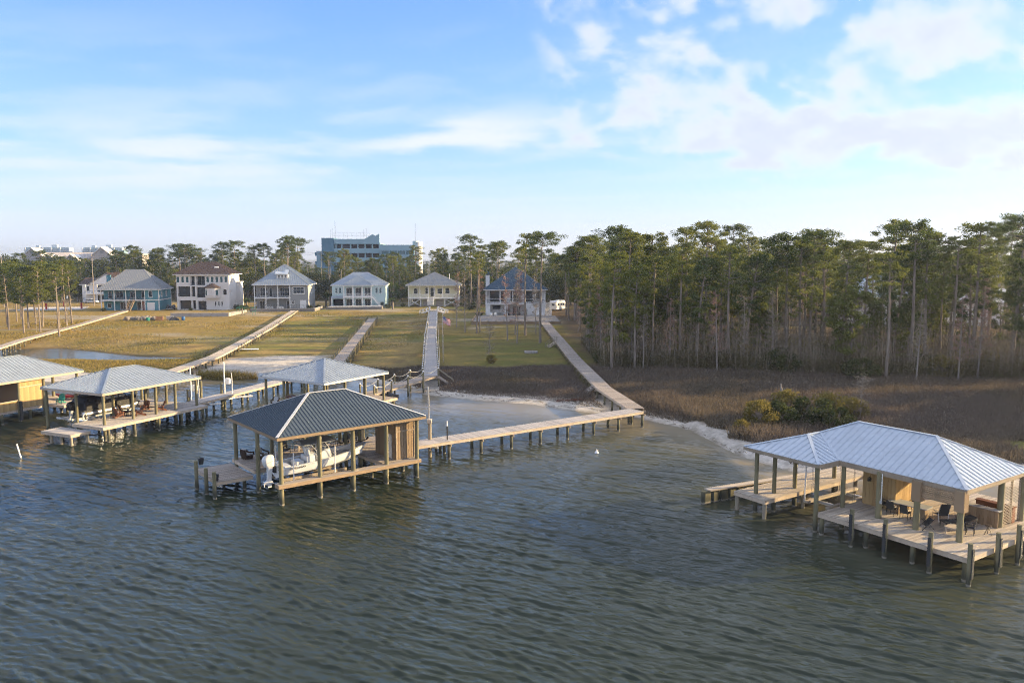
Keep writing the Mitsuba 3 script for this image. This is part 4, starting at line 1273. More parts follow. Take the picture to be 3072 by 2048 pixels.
WC = thing('boardwalk', 'pale narrow pier from the pontoon boathouse to the shore behind the grey pyramid roof', 'boardwalk')
pier(WC, [(-37.6, 87.6, 1.6), (-27.3, 118.5, 1.75)], 2.1, 'm_pale', step=3.3, pile_r=.15)
pier(WC, [(-27.1, 118.5, 1.75), (-37.0, 207.5, 2.55)], 2.3, 'm_plank', step=2.7, rail=.55, pile_r=.12)
WD = thing('boardwalk', 'long tan boardwalk sweeping from the grey gabled house to the honey brown boathouse', 'boardwalk')
pier(WD, [(-52.2, 92.0, 1.5), (-50.3, 112, 1.7), (-50.3, 131, 1.85), (-52.3, 148, 2.0), (-56.5, 180, 2.4), (-64.2, 231, 3.2)], 2.1, 'm_tan', step=2.9, rail=0, pile_r=.15)
rl = MB()
for i in range(36):
    f = i / 35
    q = np.array([-51.9, 145, 1.9]) * (1 - f) + np.array([-63.7, 228, 3.2]) * f
    rl.tube([(q[0] + 1.05, q[1], gz(q[0] + 1.05, q[1]) - .3), (q[0] + 1.05, q[1], q[2] + .35)], .1, 6)
child(WD, 'edge_post', rl.ply('m_post'))
steps_side(WD, at(-52.3, 140, 1.9, 215), 9, 1.2, .17, .32, 'm_pale1', .9, 'm_charcoal')
W0 = thing('boardwalk', 'grey boardwalk on tall piles crossing the pond toward the teal house', 'boardwalk')
pier(W0, [(-96, 143, 1.6), (-100.8, 160, 1.75), (-107.5, 193, 2.05), (-118.5, 240, 2.6)], 1.7, 'm_plank', step=3.0, rail=0, pile_r=.13)
# lifts along the pale pier
for i, (x, y, lab) in enumerate(((-38.2, 91.2, 'white jet ski lift with motor box nearest the pontoon boathouse'), (-36.2, 96.4, 'white jet ski lift with motor box halfway along the pale pier'))):
    k = thing('boat_lift', lab, 'boat lift')
    post(k, 'pile', T4(), x + .4, y - .9, -1.5, 3.0, .2)
    child(k, 'motor_box', mikit.ply(loft([np.c_[rrect(.62, .5, .15)[:, 0] * s, rrect(.62, .5, .15)[:, 1] * s, np.full(16, z)] for z, s in ((0, .8), (.08, 1), (.6, 1), (.7, .8))]), 'm_white', smooth=50), T4().translate([x + 1.0, y - .4, 2.75]))
    child(k, 'mast', MB().tube([(x + .75, y - .9, 1.0), (x + .75, y - .9, 5.6)], .08, 8).ply('m_pvc'))
    child(k, 'guide_pole', MB().tube([(x + 1.75, y - 1.1, 1.1), (x + 1.75, y - 1.1, 4.2)], .05, 8).ply('m_pvc'))
    child(k, 'arm', MB().beam((x + .6, y - 1.2, 1.1), (x + 3.8, y + .2, 1.15), .16, .18).beam((x + 1.6, y - 1.9, 1.1), (x + 2.0, y - .2, 1.1), .12, .12).ply('m_white'))
    child(k, 'bracket', MB().box((x + .55, y - .9, 2.5), (.5, .3, .7)).ply('m_grey_boat'))
k = thing('mooring_pile', 'tall bare mooring pile standing in the water behind the white lifts', 'pile')
post(k, 'pile', T4(), -39.2, 97.5, -1.5, 2.9, .2)

# ------------------------------------------------------------------ small things in and beside the water
k = thing('buoy', 'small white and blue buoy floating alone in open water', 'buoy')
child(k, 'float', mikit.ply(trimesh.creation.icosphere(2, .2), 'm_pvc', smooth=True), T4().translate([7.9, 71.6, .12]).scale([1, 1, .85]))
child(k, 'band', mikit.ply(trimesh.creation.cylinder(.203, .06, sections=20), 'm_blue_plastic', smooth=40), T4().translate([7.9, 71.6, .1]))
child(k, 'eye', MB().tube([(7.9, 71.6, .3), (7.9, 71.6, .46)], .06, 8).ply('m_pvc'))
k = thing('marker_pole', 'leaning white plastic pole sticking out of the open water', 'pole')
child(k, 'pole', MB().tube([(-44.6, 70.0, -.8), (-45.1, 70.0, 1.3)], .06, 8).ply('m_pvc'))
child(k, 'cap', MB().tube([(-45.1, 70.0, 1.3), (-45.12, 70.0, 1.36)], .075, 8).ply('m_white'))
k = thing('flagpole', 'slim white flagpole beside the rope posted boardwalk', 'flagpole')
fx, fy = -11.6, 131.0
child(k, 'pole', MB().tube([(fx, fy, .4), (fx, fy, 9.0)], [.06, .035], 8).ply('m_alu'))
child(k, 'finial', mikit.ply(trimesh.creation.icosphere(1, .08), 'm_alu', smooth=True), T4().translate([fx, fy, 9.05]))


def flag_fn(p, n, uv):
    st = dr.select(dr.floor(uv.y * 13) - 2 * dr.floor(uv.y * 6.5) < .5, 1., 0.)
    c = MX([.75, .72, .70], [.55, .04, .06], st)
    star = dr.select((N(uv.x * 34, uv.y * 30, 0.) > .62), 1., 0.)
    return dr.select((uv.x < .4) & (uv.y > .46), MX([.03, .05, .20], [.7, .7, .72], star), c)


plain('m_flag', mikit.proc(flag_fn), .9, .1)
k = thing('flag', 'small red white and blue striped flag hanging from the flagpole', 'flag')
U, V = np.meshgrid(np.linspace(0, 1, 17), np.linspace(0, 1, 10))
fl = np.stack([fx + .06 + 1.55 * U * .78, fy + .16 * np.sin(U * 7 + V) * U, 8.6 - (1 - V) * 1.1 - .62 * U ** 1.2 + .05 * np.sin(U * 9)], -1).reshape(-1, 3)
i = (np.arange(9)[:, None] * 17 + np.arange(16)[None]).ravel()
child(k, 'cloth', mikit.ply(trimesh.Trimesh(fl, np.concatenate([np.stack([i, i + 1, i + 18], 1), np.stack([i, i + 18, i + 17], 1)]), process=False), 'm_flag', smooth=True, uv=np.c_[U.ravel(), V.ravel()]))

# ------------------------------------------------------------------ houses
def wall(b, W, H, holes, M3=None, th=.2):
    """Adds a pierced wall slab to b: width along x, height along z, thickness along +y. M3: 4x4 numpy placement."""
    q = sg.box(0, 0, W, H)
    for (u0, u1, z0, z1) in holes:
        q = q.difference(sg.box(u0, z0, u1, z1))
    for g in getattr(q, 'geoms', [q]):
        t = trimesh.creation.extrude_polygon(g, th, engine='earcut')
        v = np.array(t.vertices)
        v = np.stack([v[:, 0], th - v[:, 2], v[:, 1]], 1)
        if M3 is not None:
            v = v @ M3[:3, :3].T + M3[:3, 3]
        b.add(v, t.faces)


def pl(x, y, deg=0., z=0.):
    a = math.radians(deg)
    m = np.eye(4)
    m[:2, :2] = [[math.cos(a), -math.sin(a)], [math.sin(a), math.cos(a)]]
    m[:3, 3] = [x, y, z]
    return m


def window(k, M, x, y, z0, z1, w, deg=0., panes=(1, 1), fm='m_white', gm='m_glass', name='window', fw=.09):
    """Window or glazed door centred on x in a wall whose outer face is at y; deg turns it round z (90: on the right side wall)."""
    W = M.translate([x, y, 0]).rotate([0, 0, 1], deg)
    h = z1 - z0
    wk = numbered(k + '__' + name)
    f = MB()
    for s in (-1, 1):
        f.box((s * (w / 2 - fw / 2), -.03, (z0 + z1) / 2), (fw, .14, h))
    f.box((0, -.03, z0 + fw / 2), (w - 2 * fw, .14, fw)).box((0, -.03, z1 - fw / 2), (w - 2 * fw, .14, fw))
    nx, nz = panes
    for i in range(1, nx):
        f.box((-w / 2 + w * i / nx, -.01, (z0 + z1) / 2), (.05, .08, h - 2 * fw))
    for i in range(1, nz):
        f.box((0, -.012, z0 + h * i / nz), (w - 2 * fw, .07, .05))
    f.box((0, -.07, z0 - .05), (w + .14, .2, .08))
    child(wk, 'frame', f.ply(fm), W)
    box(wk, 'pane', gm, W, (0, .05, (z0 + z1) / 2), (w - 2 * fw, .02, h - 2 * fw))


def railing(k, M, x0, x1, y, z, m='m_white', h=1.0, step=.16, name='railing', axis='x'):
    b = MB()
    L = x1 - x0
    put = (lambda u, zz, s: b.box((u, y, zz), s)) if axis == 'x' else (lambda u, zz, s: b.box((y, u, zz), (s[1], s[0], s[2])))
    put((x0 + x1) / 2, z + h, (L, .08, .07))
    put((x0 + x1) / 2, z + .12, (L, .05, .05))
    n = max(1, int(L / step))
    for i in range(n + 1):
        put(x0 + L * i / n, z + h / 2 + .06, (.04, .03, h - .12))
    child(k, name, b.ply(m), M)


def columns(k, M, xs, y, z0, z1, s=.28, m='m_white'):
    for x in xs:
        b = MB().box((x, y, (z0 + z1) / 2), (s, s, z1 - z0)).box((x, y, z0 + .12), (s + .1, s + .1, .24)).box((x, y, z1 - .12), (s + .1, s + .1, .2))
        child(k, 'column', b.ply(m), M)


def hroof(k, M, x0, x1, y0, y1, ze, zr, r, m, trim, across=False, pan=.5, rib=(.05, .06)):
    """Hip roof over a rectangle; across: the ridge runs front to back."""
    cx, cy = (x0 + x1) / 2, (y0 + y1) / 2
    if across:
        fa, ra = hip_faces(y1 - y0, x1 - x0, ze, zr, r)
        tr = lambda p: (cx - p[1], cy + p[0], p[2])
    else:
        fa, ra = hip_faces(x1 - x0, y1 - y0, ze, zr, r)
        tr = lambda p: (cx + p[0], cy + p[1], p[2])
    fa = [[tr(p) for p in f] for f in fa]
    ra = [(tr(a), tr(b)) for a, b in ra]
    roof(k, M, fa, ra, pan, m, trim, under='m_white', rib=rib, fascia='m_white', joined=True)


def chimney(k, M, x, y, z0, z1, m, s=.9):
    child(k + '__roof', 'chimney', MB().box((x, y, (z0 + z1) / 2), (s, s * .8, z1 - z0)).box((x, y, z1 + .04), (s + .2, s * .8 + .2, .12)).ply(m), M)


def shell(k, M, W, D, H, front, right, m, y0=0., left=(), back=(), name='wall'):
    """Four pierced walls; front/right/left/back: window openings (u0, u1, z0, z1)."""
    b = MB()
    wall(b, W, H, front, pl(0, y0))
    wall(b, D - y0 - .4, H, right, pl(W, y0 + .2, 90))
    wall(b, D - y0 - .4, H, left, pl(0, D - .2, -90))
    wall(b, W, H, back, pl(W, D, 180))
    child(k, name, b.ply(m), M)


G0 = 2.35

# teal house
H = at(-127.4, 242.5, G0, 8)
k = thing('house', 'teal two storey house under a grey hipped metal roof with a teal chimney', 'house')
hroof(k, H, -.7, 17.9, -.7, 13.7, 6.6, 12.7, 2.6, 'm_house_metal', 'm_house_metal')
b = MB()
wall(b, 13.0, 6.6, [(1, 2.2, 3.7, 5.9), (3.4, 5.6, 3.7, 5.9), (7.6, 9.4, 3.9, 5.9), (11, 12.6, 3.9, 5.9), (.8, 1.9, .8, 2.2), (4.5, 7.2, .2, 2.5), (9.5, 12.2, .2, 2.5)], pl(.3, 2.6))
wall(b, 4.2, 6.6, [(1.2, 2.3, 4.1, 6.1), (.6, 2.9, 0.02, 2.5)], pl(13.0, 0))
wall(b, 2.4, 6.6, [], pl(13.0, 2.6, -90))
wall(b, 12.6, 6.6, [(2, 3, 4.2, 5.9), (7, 8, 4.2, 5.9)], pl(17.2, .2, 90))
wall(b, 10.2, 6.6, [(3, 4.2, 4, 5.8)], pl(.1, 12.8, -90))
wall(b, 17.1, 6.6, [], pl(17.2, 13, 180))
child(k, 'wall', b.ply('m_teal_wall'), H)
for x, z0, z1, w in ((2.0, 3.7, 5.9, 1.2), (4.8, 3.7, 5.9, 2.2), (8.8, 3.9, 5.9, 1.8), (12.1, 3.9, 5.9, 1.6), (1.65, .8, 2.2, 1.1)):
    window(k, H, x, 2.66, z0, z1, w, panes=(2 if w > 1.5 else 1, 1))
for x, w in ((6.15, 2.7), (11.15, 2.7)):
    window(k, H, x, 2.66, .2, 2.5, w, panes=(3, 1), name='patio_door')
window(k, H, 14.75, .06, 4.1, 6.1, 1.1)
child(k, 'garage_door', MB().box((14.75, .1, 1.26), (2.28, .08, 2.46)).ply('m_white'), H)
for y in (2.7, 7.7):
    window(k, H, 17.26, y, 4.2, 5.9, 1.0, 90)
child(k, 'porch_floor', MB().box((6.55, 1.3, 3.2), (13.1, 2.6, .34)).ply('m_white'), H)
child(k, 'trim_band', MB().box((17.24, 6.5, 3.25), (.1, 13, .3)).box((15.1, -.03, 3.25), (4.2, .1, .3)).box((17.2, -.01, 3.3), (.22, .22, 6.6)).box((13.05, -.01, 3.3), (.22, .22, 6.6)).box((17.2, 12.95, 3.3), (.22, .22, 6.6)).ply('m_white'), H)
columns(k, H, (.2, 4.0, 7.4, 10.3), .15, 3.37, 6.55, .26)
columns(k, H, (.2, 4.0, 7.4, 12.0), .15, .0, 3.05, .26)
railing(k, H, .3, 13.0, .15, 3.4, 'm_charcoal')
chimney(k, H, 1.2, 4.5, 7.0, 10.8, 'm_teal_wall', 1.1)
b = MB()
for i in range(14):
    b.box((9.5 - .02 * i, -.3 - i * .28, 3.2 - i * .22), (1.3, .3, .06))
b.beam((8.9, -.2, 3.2), (8.7, -4.2, .1), .08, .25).beam((10.1, -.2, 3.2), (9.9, -4.2, .1), .08, .25).beam((8.9, -.2, 4.2), (8.7, -4.2, 1.1), .06, .08).beam((10.1, -.2, 4.2), (9.9, -4.2, 1.1), .06, .08)
child(k, 'stairs', b.ply('m_board1'), H)
child(k, 'brick_pier', MB().box((12.55, .4, 1.4), (.8, .6, 2.8)).ply('m_brick'), H)

# white three storey house
H = at(-105.4, 246.5, G0, 6)
k = thing('house', 'tall cream white three storey house with a brown tiled hip roof and balconies', 'house')
hroof(k, H, -.8, 16.8, -.8, 14.6, 11.2, 15.0, 2.6, 'm_brown_roof', 'm_brown_roof', pan=.38, rib=(.12, .10))
wins = [(.5, 8.1), (1.95, 8.1), (3.35, 8.1), (9.55, 8.1), (10.95, 8.1), (12.35, 8.1), (13.75, 8.1), (15.1, 8.1)]
holes = [(x - .45, x + .45, 8.6, 10.5) for x, _ in wins] + [(4.3, 5.6, 7.7, 10.6), (6.1, 8.7, 7.7, 10.6), (.4, 4.1, 4.2, 7.4), (4.5, 5.6, 4.2, 7.4), (6.1, 8.7, 3.9, 7.2), (.7, 4.3, .2, 3.0), (4.7, 5.7, .2, 3.0), (6.3, 8.9, .05, 2.8), (14.1, 15.3, 4.7, 6.5), (11.4, 12.0, 1.1, 2.7), (12.4, 13.0, 1.1, 2.7), (13.4, 14.0, 1.1, 2.7)]
shell(k, H, 16, 13.8, 11.2, holes, [(2.6, 3.0, 8.9, 10.5), (3.6, 4.0, 8.9, 10.5), (1.2, 1.8, 5.2, 6.4), (7.6, 8.1, 1.2, 3.0)], 'm_pink_wall')
for x, _ in wins:
    window(k, H, x, .08, 8.6, 10.5, .9, gm='m_teal_glass', fw=.07)
for x, z0, z1, w in ((4.95, 7.7, 10.6, 1.3), (7.4, 7.7, 10.6, 2.6), (2.25, 4.2, 7.4, 3.7), (5.05, 4.2, 7.4, 1.1), (7.4, 3.9, 7.2, 2.6), (2.5, .2, 3.0, 3.6), (5.2, .2, 3.0, 1.0), (7.6, .05, 2.8, 2.6)):
    window(k, H, x, 1.3, z0, z1, w, panes=(max(1, int(w / .9)), 1), name='balcony_door', fm='m_charcoal' if z0 < 7 else 'm_white')
    rb = MB()
    rb.box((x, .75, z0 - .05), (w, 1.1, .1)).box((x, .75, z1 + .05), (w, 1.1, .1)).box((x - w / 2 - .04, .75, (z0 + z1) / 2), (.08, 1.1, z1 - z0)).box((x + w / 2 + .04, .75, (z0 + z1) / 2), (.08, 1.1, z1 - z0))
    child(k, 'loggia', rb.ply('m_pink_wall'), H)
    if z0 > 3:
        railing(k, H, x - w / 2 + .03, x + w / 2 - .03, .1, z0, 'm_charcoal', 1.0, .18, 'balcony_railing')
window(k, H, 14.7, .08, 4.7, 6.5, 1.2, gm='m_dark')
for x in (11.7, 12.7, 13.7):
    window(k, H, x, .08, 1.1, 2.7, .6)
for y, z0, z1, w in ((3.0, 8.9, 10.5, .4), (4.0, 8.9, 10.5, .4), (1.7, 5.2, 6.4, .6), (8.05, 1.2, 3.0, .5)):
    window(k, H, 16.06, y, z0, z1, w, 90, fw=.05)
bay = [(8.9, .1), (8.9, -.9), (9.9, -1.5), (12.0, -1.5), (13.0, -.9), (13.0, .1)]
bt = slab(sg.Polygon(bay), 3.8, 7.1)
child(k, 'bay', mikit.ply(bt, 'm_pink_wall'), H)
bb = np.array(bay)
cap = MB()
ctr = np.array([10.95, -.3, 8.5])
for i in range(5):
    p, q = bb[i], bb[i + 1]
    p, q = (np.array([*((p - [10.95, -.3]) * 1.22 + [10.95, -.3]), 7.1]), np.array([*((q - [10.95, -.3]) * 1.22 + [10.95, -.3]), 7.1]))
    cap.add([p, q, ctr, p - [0, 0, .12], q - [0, 0, .12]], [(0, 1, 2), (0, 3, 4), (0, 4, 1)])
child(k + '__bay', 'bay_roof', cap.ply('m_brown_roof'), H)
for x, y, d in ((10.4, -1.52, 0), (11.6, -1.52, 0), (9.35, -1.22, -31), (12.55, -1.22, 31)):
    window(k + '__bay', H, x, y, 4.6, 6.4, .8, d, gm='m_teal_glass', fw=.06)
child(k, 'roof_light', MB().box((11.6, 3.2, 13.35), (1.3, .9, .14), rx=22).ply('m_cushion'), H)
child(k, 'rear_wing', MB().box((16.4, 11.6, 4.2), (1.6, 4.0, 8.4)).box((16.4, 11.6, 8.5), (2.0, 4.6, .25)).ply('m_pink_wall'), H)

# grey house with the dormer
H = at(-81.4, 247.3, G0, 6)
k = thing('house', 'grey house with a steep blue grey metal roof and a three window dormer', 'house')
hroof(k, H, -.5, 17.3, -.6, 15.6, 7.9, 14.2, 2.0, 'm_galv', 'm_house_metal', across=True, pan=.6)
b = MB()
wall(b, 11.0, 7.9, [(1.2, 3.6, 4.2, 6.9), (4.1, 5.0, 4.0, 6.9), (7.4, 10.4, 4.2, 6.9), (1.0, 2.6, 0.1, 2.6), (9.4, 10.6, .1, 2.7)], pl(.1, 2.8))
wall(b, 5.6, 7.9, [(.9, 4.5, 5.0, 7.2), (.4, 1.3, 1.7, 2.9), (3.0, 5.0, .05, 3.0)], pl(11.1, 0))
wall(b, 2.6, 7.9, [], pl(11.1, 2.8, -90))
wall(b, 14.4, 7.9, [(5, 6, 5, 6.6)], pl(16.7, .2, 90))
wall(b, 12.0, 7.9, [], pl(.1, 14.9, -90))
wall(b, 16.6, 7.9, [], pl(16.7, 15, 180))
child(k, 'wall', b.ply('m_grey_wall'), H)
for x, z0, z1, w, n in ((2.5, 4.2, 6.9, 2.4, 3), (4.65, 4.0, 6.9, .9, 1), (9.0, 4.2, 6.9, 3.0, 4), (10.1, .1, 2.7, 1.2, 1), (1.9, .1, 2.6, 1.6, 2)):
    window(k, H, x, 2.86, z0, z1, w, panes=(n, 1 if n == 1 else 2))
window(k, H, 13.8, .06, 5.0, 7.2, 3.6, panes=(3, 2), fw=.16)
window(k, H, 11.95, .06, 1.7, 2.9, .9, panes=(2, 2))
window(k, H, 16.76, 5.7, 5.0, 6.6, 1.0, 90)
child(k, 'garage_door', MB().box((15.1, .1, 1.52), (1.98, .08, 2.95)).box((15.1, .06, .8), (1.98, .04, .04)).box((15.1, .06, 1.6), (1.98, .04, .04)).box((15.1, .06, 2.3), (1.98, .04, .04)).ply('m_white'), H)
child(k, 'porch_floor', MB().box((5.6, 1.4, 3.7), (11.2, 2.9, .34)).ply('m_white'), H)
columns(k, H, (.15, 3.6, 7.3, 11.0), .12, 3.87, 7.8, .3)
columns(k, H, (.15, 3.6, 7.3, 11.0), .12, .02, 3.53, .3)
railing(k, H, .2, 11.0, .12, 3.9, 'm_charcoal', 1.0, .2)
dk = k + '__dormer'
b = MB()
wall(b, 3.5, 1.55, [(.35, 1.05, .3, 1.35), (1.4, 2.1, .3, 1.35), (2.45, 3.15, .3, 1.35)], pl(6.9, 1.2, 0, 9.6))
b.box((6.98, 2.7, 10.2), (.16, 2.7, 1.9)).box((10.32, 2.7, 10.2), (.16, 2.7, 1.9))
child(dk, 'wall', b.ply('m_white'), H)
for x in (7.6, 8.65, 9.7):
    window(dk, H, x, 1.26, 9.9, 10.95, .7, panes=(2, 2), fw=.06)
child(dk, 'roof', MB().beam((8.0, 3.0, 12.0), (8.0, .6, 11.25), 3.2, .08).beam((9.9, 3.2, 12.55), (9.9, .6, 11.15), 1.2, .08).beam((8.65, .7, 11.15), (8.65, .75, 11.15), 4.3, .16).ply('m_pale_metal'), H)
for x, z, m in ((4.6, .55, 'm_cushion'), (7.9, .55, 'm_white')):
    kk = thing('outdoor_counter', 'pale outdoor kitchen counter in the middle of the grey dormer house porch' if x < 6 else 'white outdoor kitchen counter under the grey dormer house porch, nearer the garage door', 'counter')
    child(kk, 'body', MB().box((x, .6, .5), (2.2, .8, 1.0)).ply(m), H)
    child(kk, 'top', MB().box((x, .6, 1.03), (2.4, 1.0, .07)).ply('m_grey_boat'), H)

# white house with the pedimented porch
H = at(-58.8, 256.2, G0, 5)
k = thing('house', 'white two storey house with a small hipped porch roof and double deck columns', 'house')
hroof(k, H, -.4, 17.7, -.3, 14.0, 7.5, 11.6, 2.2, 'm_galv', 'm_galv', pan=.5)
hroof(k, H, 3.6, 13.2, -2.2, 6.0, 7.52, 10.6, 1.0, 'm_galv', 'm_galv', across=True, pan=.5)
holes = [(1.0, 1.85, 4.8, 6.7), (2.2, 3.05, 4.8, 6.7), (14.0, 14.85, 4.8, 6.7), (15.2, 16.05, 4.8, 6.7)]
for x in (5.5, 8.5, 11.5):
    holes += [(x - 1.0, x + 1.0, 3.9, 6.7), (x - 1.0, x + 1.0, .4, 3.0)]
holes += [(.3, 3.6, .1, 2.9), (15.6, 16.6, .1, 1.9)]
shell(k, H, 17.3, 13.5, 7.5, holes, [(4, 5, 4.6, 6.4)], 'm_mint_wall')
for x in (1.42, 2.62, 14.42, 15.62):
    window(k, H, x, .06, 4.8, 6.7, .85, panes=(1, 2), gm='m_teal_glass')
for x in (.75, 3.35, 13.72, 16.35):
    box(k, 'shutter', 'm_mint_wall', H, (x, -.03, 5.75), (.38, .06, 2.0))
for x in (5.5, 8.5, 11.5):
    for z0, z1 in ((3.9, 6.7), (.4, 3.0)):
        window(k, H, x, .06, z0, z1, 2.0, panes=(2, 1), name='french_door', fm='m_white')
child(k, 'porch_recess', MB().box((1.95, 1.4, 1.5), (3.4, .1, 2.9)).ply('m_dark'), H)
child(k, 'porch_floor', MB().box((8.4, -1.0, 3.65), (9.4, 2.0, .34)).ply('m_white'), H)
columns(k, H, (4.0, 6.95, 9.95, 12.85), -1.75, 3.82, 7.5, .32)
columns(k, H, (4.0, 6.95, 9.95, 12.85), -1.75, .02, 3.48, .32)
railing(k, H, 4.1, 12.8, -1.8, 3.85, 'm_white', 1.0, .18)
child(k, 'lean_roof', MB().beam((2.0, .15, 3.95), (2.0, -1.9, 3.3), 4.2, .1).ply('m_galv'), H)
columns(k, H, (.1, ), -1.75, .02, 3.3, .28)
b = MB()
for i in range(16):
    b.box((13.3 + i * .17, -1.2, 3.6 - i * .21), (.3, 1.2, .06))
b.beam((13.1, -1.8, 3.6), (15.9, -1.8, .2), .08, .3).beam((13.1, -1.8, 4.6), (15.9, -1.8, 1.2), .08, .1).beam((13.1, -.6, 3.6), (15.9, -.6, .2), .08, .3)
child(k, 'stairs', b.ply('m_white'), H)
window(k, H, 17.36, 4.6, 4.6, 6.4, 1.0, 90)
kk = thing('terrace', 'low walled pool terrace with clear rail in front of the white porch house', 'terrace')
child(kk, 'retaining_wall', MB().box((8.0, -8.6, .0), (17.2, .3, 1.7)).box((16.5, -4.4, .0), (.3, 8.4, 1.7)).box((-.5, -4.4, .0), (.3, 8.4, 1.7)).ply('m_block'), H)
child(kk, 'paving', MB().box((8.0, -4.3, .80), (16.6, 8.2, .1)).ply('m_concrete'), H)
railing(kk, H, -.5, 16.5, -8.6, .85, 'm_teal_glass', .9, 1.2)

# yellow stilt house
H = at(-35.0, 263.8, G0, 2)
k = thing('house', 'pale yellow raised cottage on white stilts with a grey ribbed pyramid roof', 'house')
hroof(k, H, -.8, 17.9, -.8, 13.6, 7.3, 11.5, .01, 'm_house_metal', 'm_house_metal', across=True, pan=.42, rib=(.10, .10))
holes = [(1.7, 3.1, 4.2, 6.1), (5.6, 6.8, 4.2, 6.4), (7.3, 9.0, 3.3, 6.4), (9.7, 11.6, 4.2, 6.1), (12.4, 13.9, 4.3, 6.2)]
b = MB()
wall(b, 17.1, 4.6, [(a, c, z0 - 3, z1 - 3) for a, c, z0, z1 in holes], pl(0, 2.4, 0, 3.0))
wall(b, 10.4, 4.6, [(4, 5, 1.5, 3.3)], pl(17.1, 2.6, 90, 3.0))
wall(b, 10.4, 4.6, [], pl(0, 12.8, -90, 3.0))
wall(b, 17.1, 4.6, [], pl(17.1, 13, 180, 3.0))
child(k, 'wall', b.ply('m_yellow_wall'), H)
for a, c, z0, z1 in holes:
    window(k, H, (a + c) / 2, 2.46, z0, z1, c - a, panes=(1, 2))
window(k, H, 17.16, 7.1, 4.5, 6.3, 1.0, 90)
child(k, 'floor', MB().box((8.55, 6.4, 2.85), (17.2, 13.2, .32)).ply('m_white'), H)
columns(k, H, (.12, 4.0, 6.8, 8.8, 11.6, 17.0), .05, 3.02, 7.25, .24)
railing(k, H, .2, 6.8, .05, 3.05, 'm_white', 1.1, .15)
railing(k, H, 8.9, 17.0, .05, 3.05, 'm_white', 1.1, .15)
b = MB()
for x in (.2, 4.2, 12.3, 16.9):
    for y in (.3, 6.4, 12.6):
        b.box((x, y, 1.3), (.34, .34, 2.8))
for x0, x1 in ((.2, 4.2), (12.3, 16.9)):
    b.beam((x0, .2, .2), (x1, .2, 2.6), .08, .2).beam((x0, .3, 2.6), (x1, .3, .2), .08, .2)
b.beam((.2, .3, 2.6), (.2, 6.4, .2), .08, .2).beam((16.9, .3, 2.6), (16.9, 6.4, .2), .08, .2)
child(k, 'stilt', b.ply('m_white'), H)
child(k, 'ground_room', MB().box((8.3, 5.0, 1.3), (7.6, 6.0, 2.75)).ply('m_yellow_wall'), H)
for x in (6.1, 10.4):
    child(k, 'garage_door', MB().box((x, 1.96, 1.2), (2.2, .08, 2.3)).ply('m_beige'), H)
b = MB()
for i in range(15):
    b.box((7.8, -.2 - i * .3, 2.95 - i * .14), (1.9, .32, .06))
b.beam((6.85, 0, 2.9), (6.85, -4.6, .8), .1, .3).beam((8.75, 0, 2.9), (8.75, -4.6, .8), .1, .3)
b.beam((6.85, 0, 4.0), (6.85, -4.6, 1.9), .08, .12).beam((8.75, 0, 4.0), (8.75, -4.6, 1.9), .08, .12)
child(k, 'front_stairs', b.ply('m_white'), H)
child(k, 'chimney', MB().tube([(13.8, 5.0, 8.5), (13.8, 5.0, 11.0)], .12, 8).ply('m_white'), H)
kk = thing('landing_stairs', 'pair of white railed side stairs at the head of the rope posted boardwalk', 'stairs')
SL = at(-23.4, 234.2, 2.1, 0)
for s in (-1, 1):
    b = MB()
    for i in range(8):
        b.box((s * (1.4 + i * .36), 0, .9 - i * .13), (.36, 2.0, .06))
    for y in (-1.0, 1.0):
        b.beam((s * 1.2, y, .85), (s * 4.2, y, -.15), .08, .26).beam((s * 1.2, y, 1.95), (s * 4.2, y, .95), .09, .14).beam((s * 1.2, y, 1.4), (s * 4.2, y, .4), .05, .08)
        for q in (1.2, 2.2, 3.2, 4.2):
            b.box((s * q, y, 1.35 - (q - 1.2) / 3), (.12, .12, 1.25))
    child(kk, 'flight', b.ply('m_white'), SL)
child(kk, 'platform', MB().box((0, .6, .9), (2.6, 3.4, .12)).ply('m_pale0'), SL)

# white house with the navy roof
H = at(-7.4, 219.5, G0, 0)
k = thing('house', 'white house with a steep navy metal roof behind thin bare trees', 'house')
hroof(k, H, -.6, 17.4, -.7, 15.6, 7.5, 13.6, .6, 'm_navy_metal', 'm_navy_metal', across=True, pan=.6)
holes = [(1.2, 3.8, 4.1, 6.9), (4.2, 5.2, 4.1, 6.9), (7.0, 9.8, 4.1, 6.9), (11.3, 13.2, 4.1, 6.9), (13.8, 15.4, 4.6, 6.9), (1.3, 5.3, .1, 3.2), (6.3, 11.0, .1, 3.3)]
b = MB()
wall(b, 16.8, 4.0, [(a, c, z0 - 3.5, z1 - 3.5) for a, c, z0, z1 in holes[:5]], pl(0, 2.4, 0, 3.5))
wall(b, 16.8, 3.3, holes[5:], pl(0, 0))
wall(b, 14.4, 7.5, [(5, 6, 4.8, 6.4)], pl(16.8, .2, 90))
wall(b, 14.4, 7.5, [], pl(0, 14.8, -90))
wall(b, 16.8, 7.5, [], pl(16.8, 15, 180))
child(k, 'wall', b.ply('m_white'), H)
for a, c, z0, z1 in holes[:5]:
    window(k, H, (a + c) / 2, 2.46, z0, z1, c - a, panes=(max(1, int((c - a) / .9)), 1), name='window', fm='m_charcoal')
window(k, H, 8.65, 2.6, .1, 2.6, 2.0, panes=(2, 1), name='patio_door', fm='m_charcoal')
child(k, 'patio_wall', MB().box((3.3, 2.7, 1.65), (4.4, .1, 3.2)).box((8.65, 2.8, 1.65), (5.2, .1, 3.2)).ply('m_white'), H)
box(k, 'screen', 'm_black', H, (3.0, 2.6, 2.35), (2.2, .08, 1.1))
box(k, 'bar', 'm_grey_boat', H, (2.9, 2.0, .8), (3.0, .6, .08))
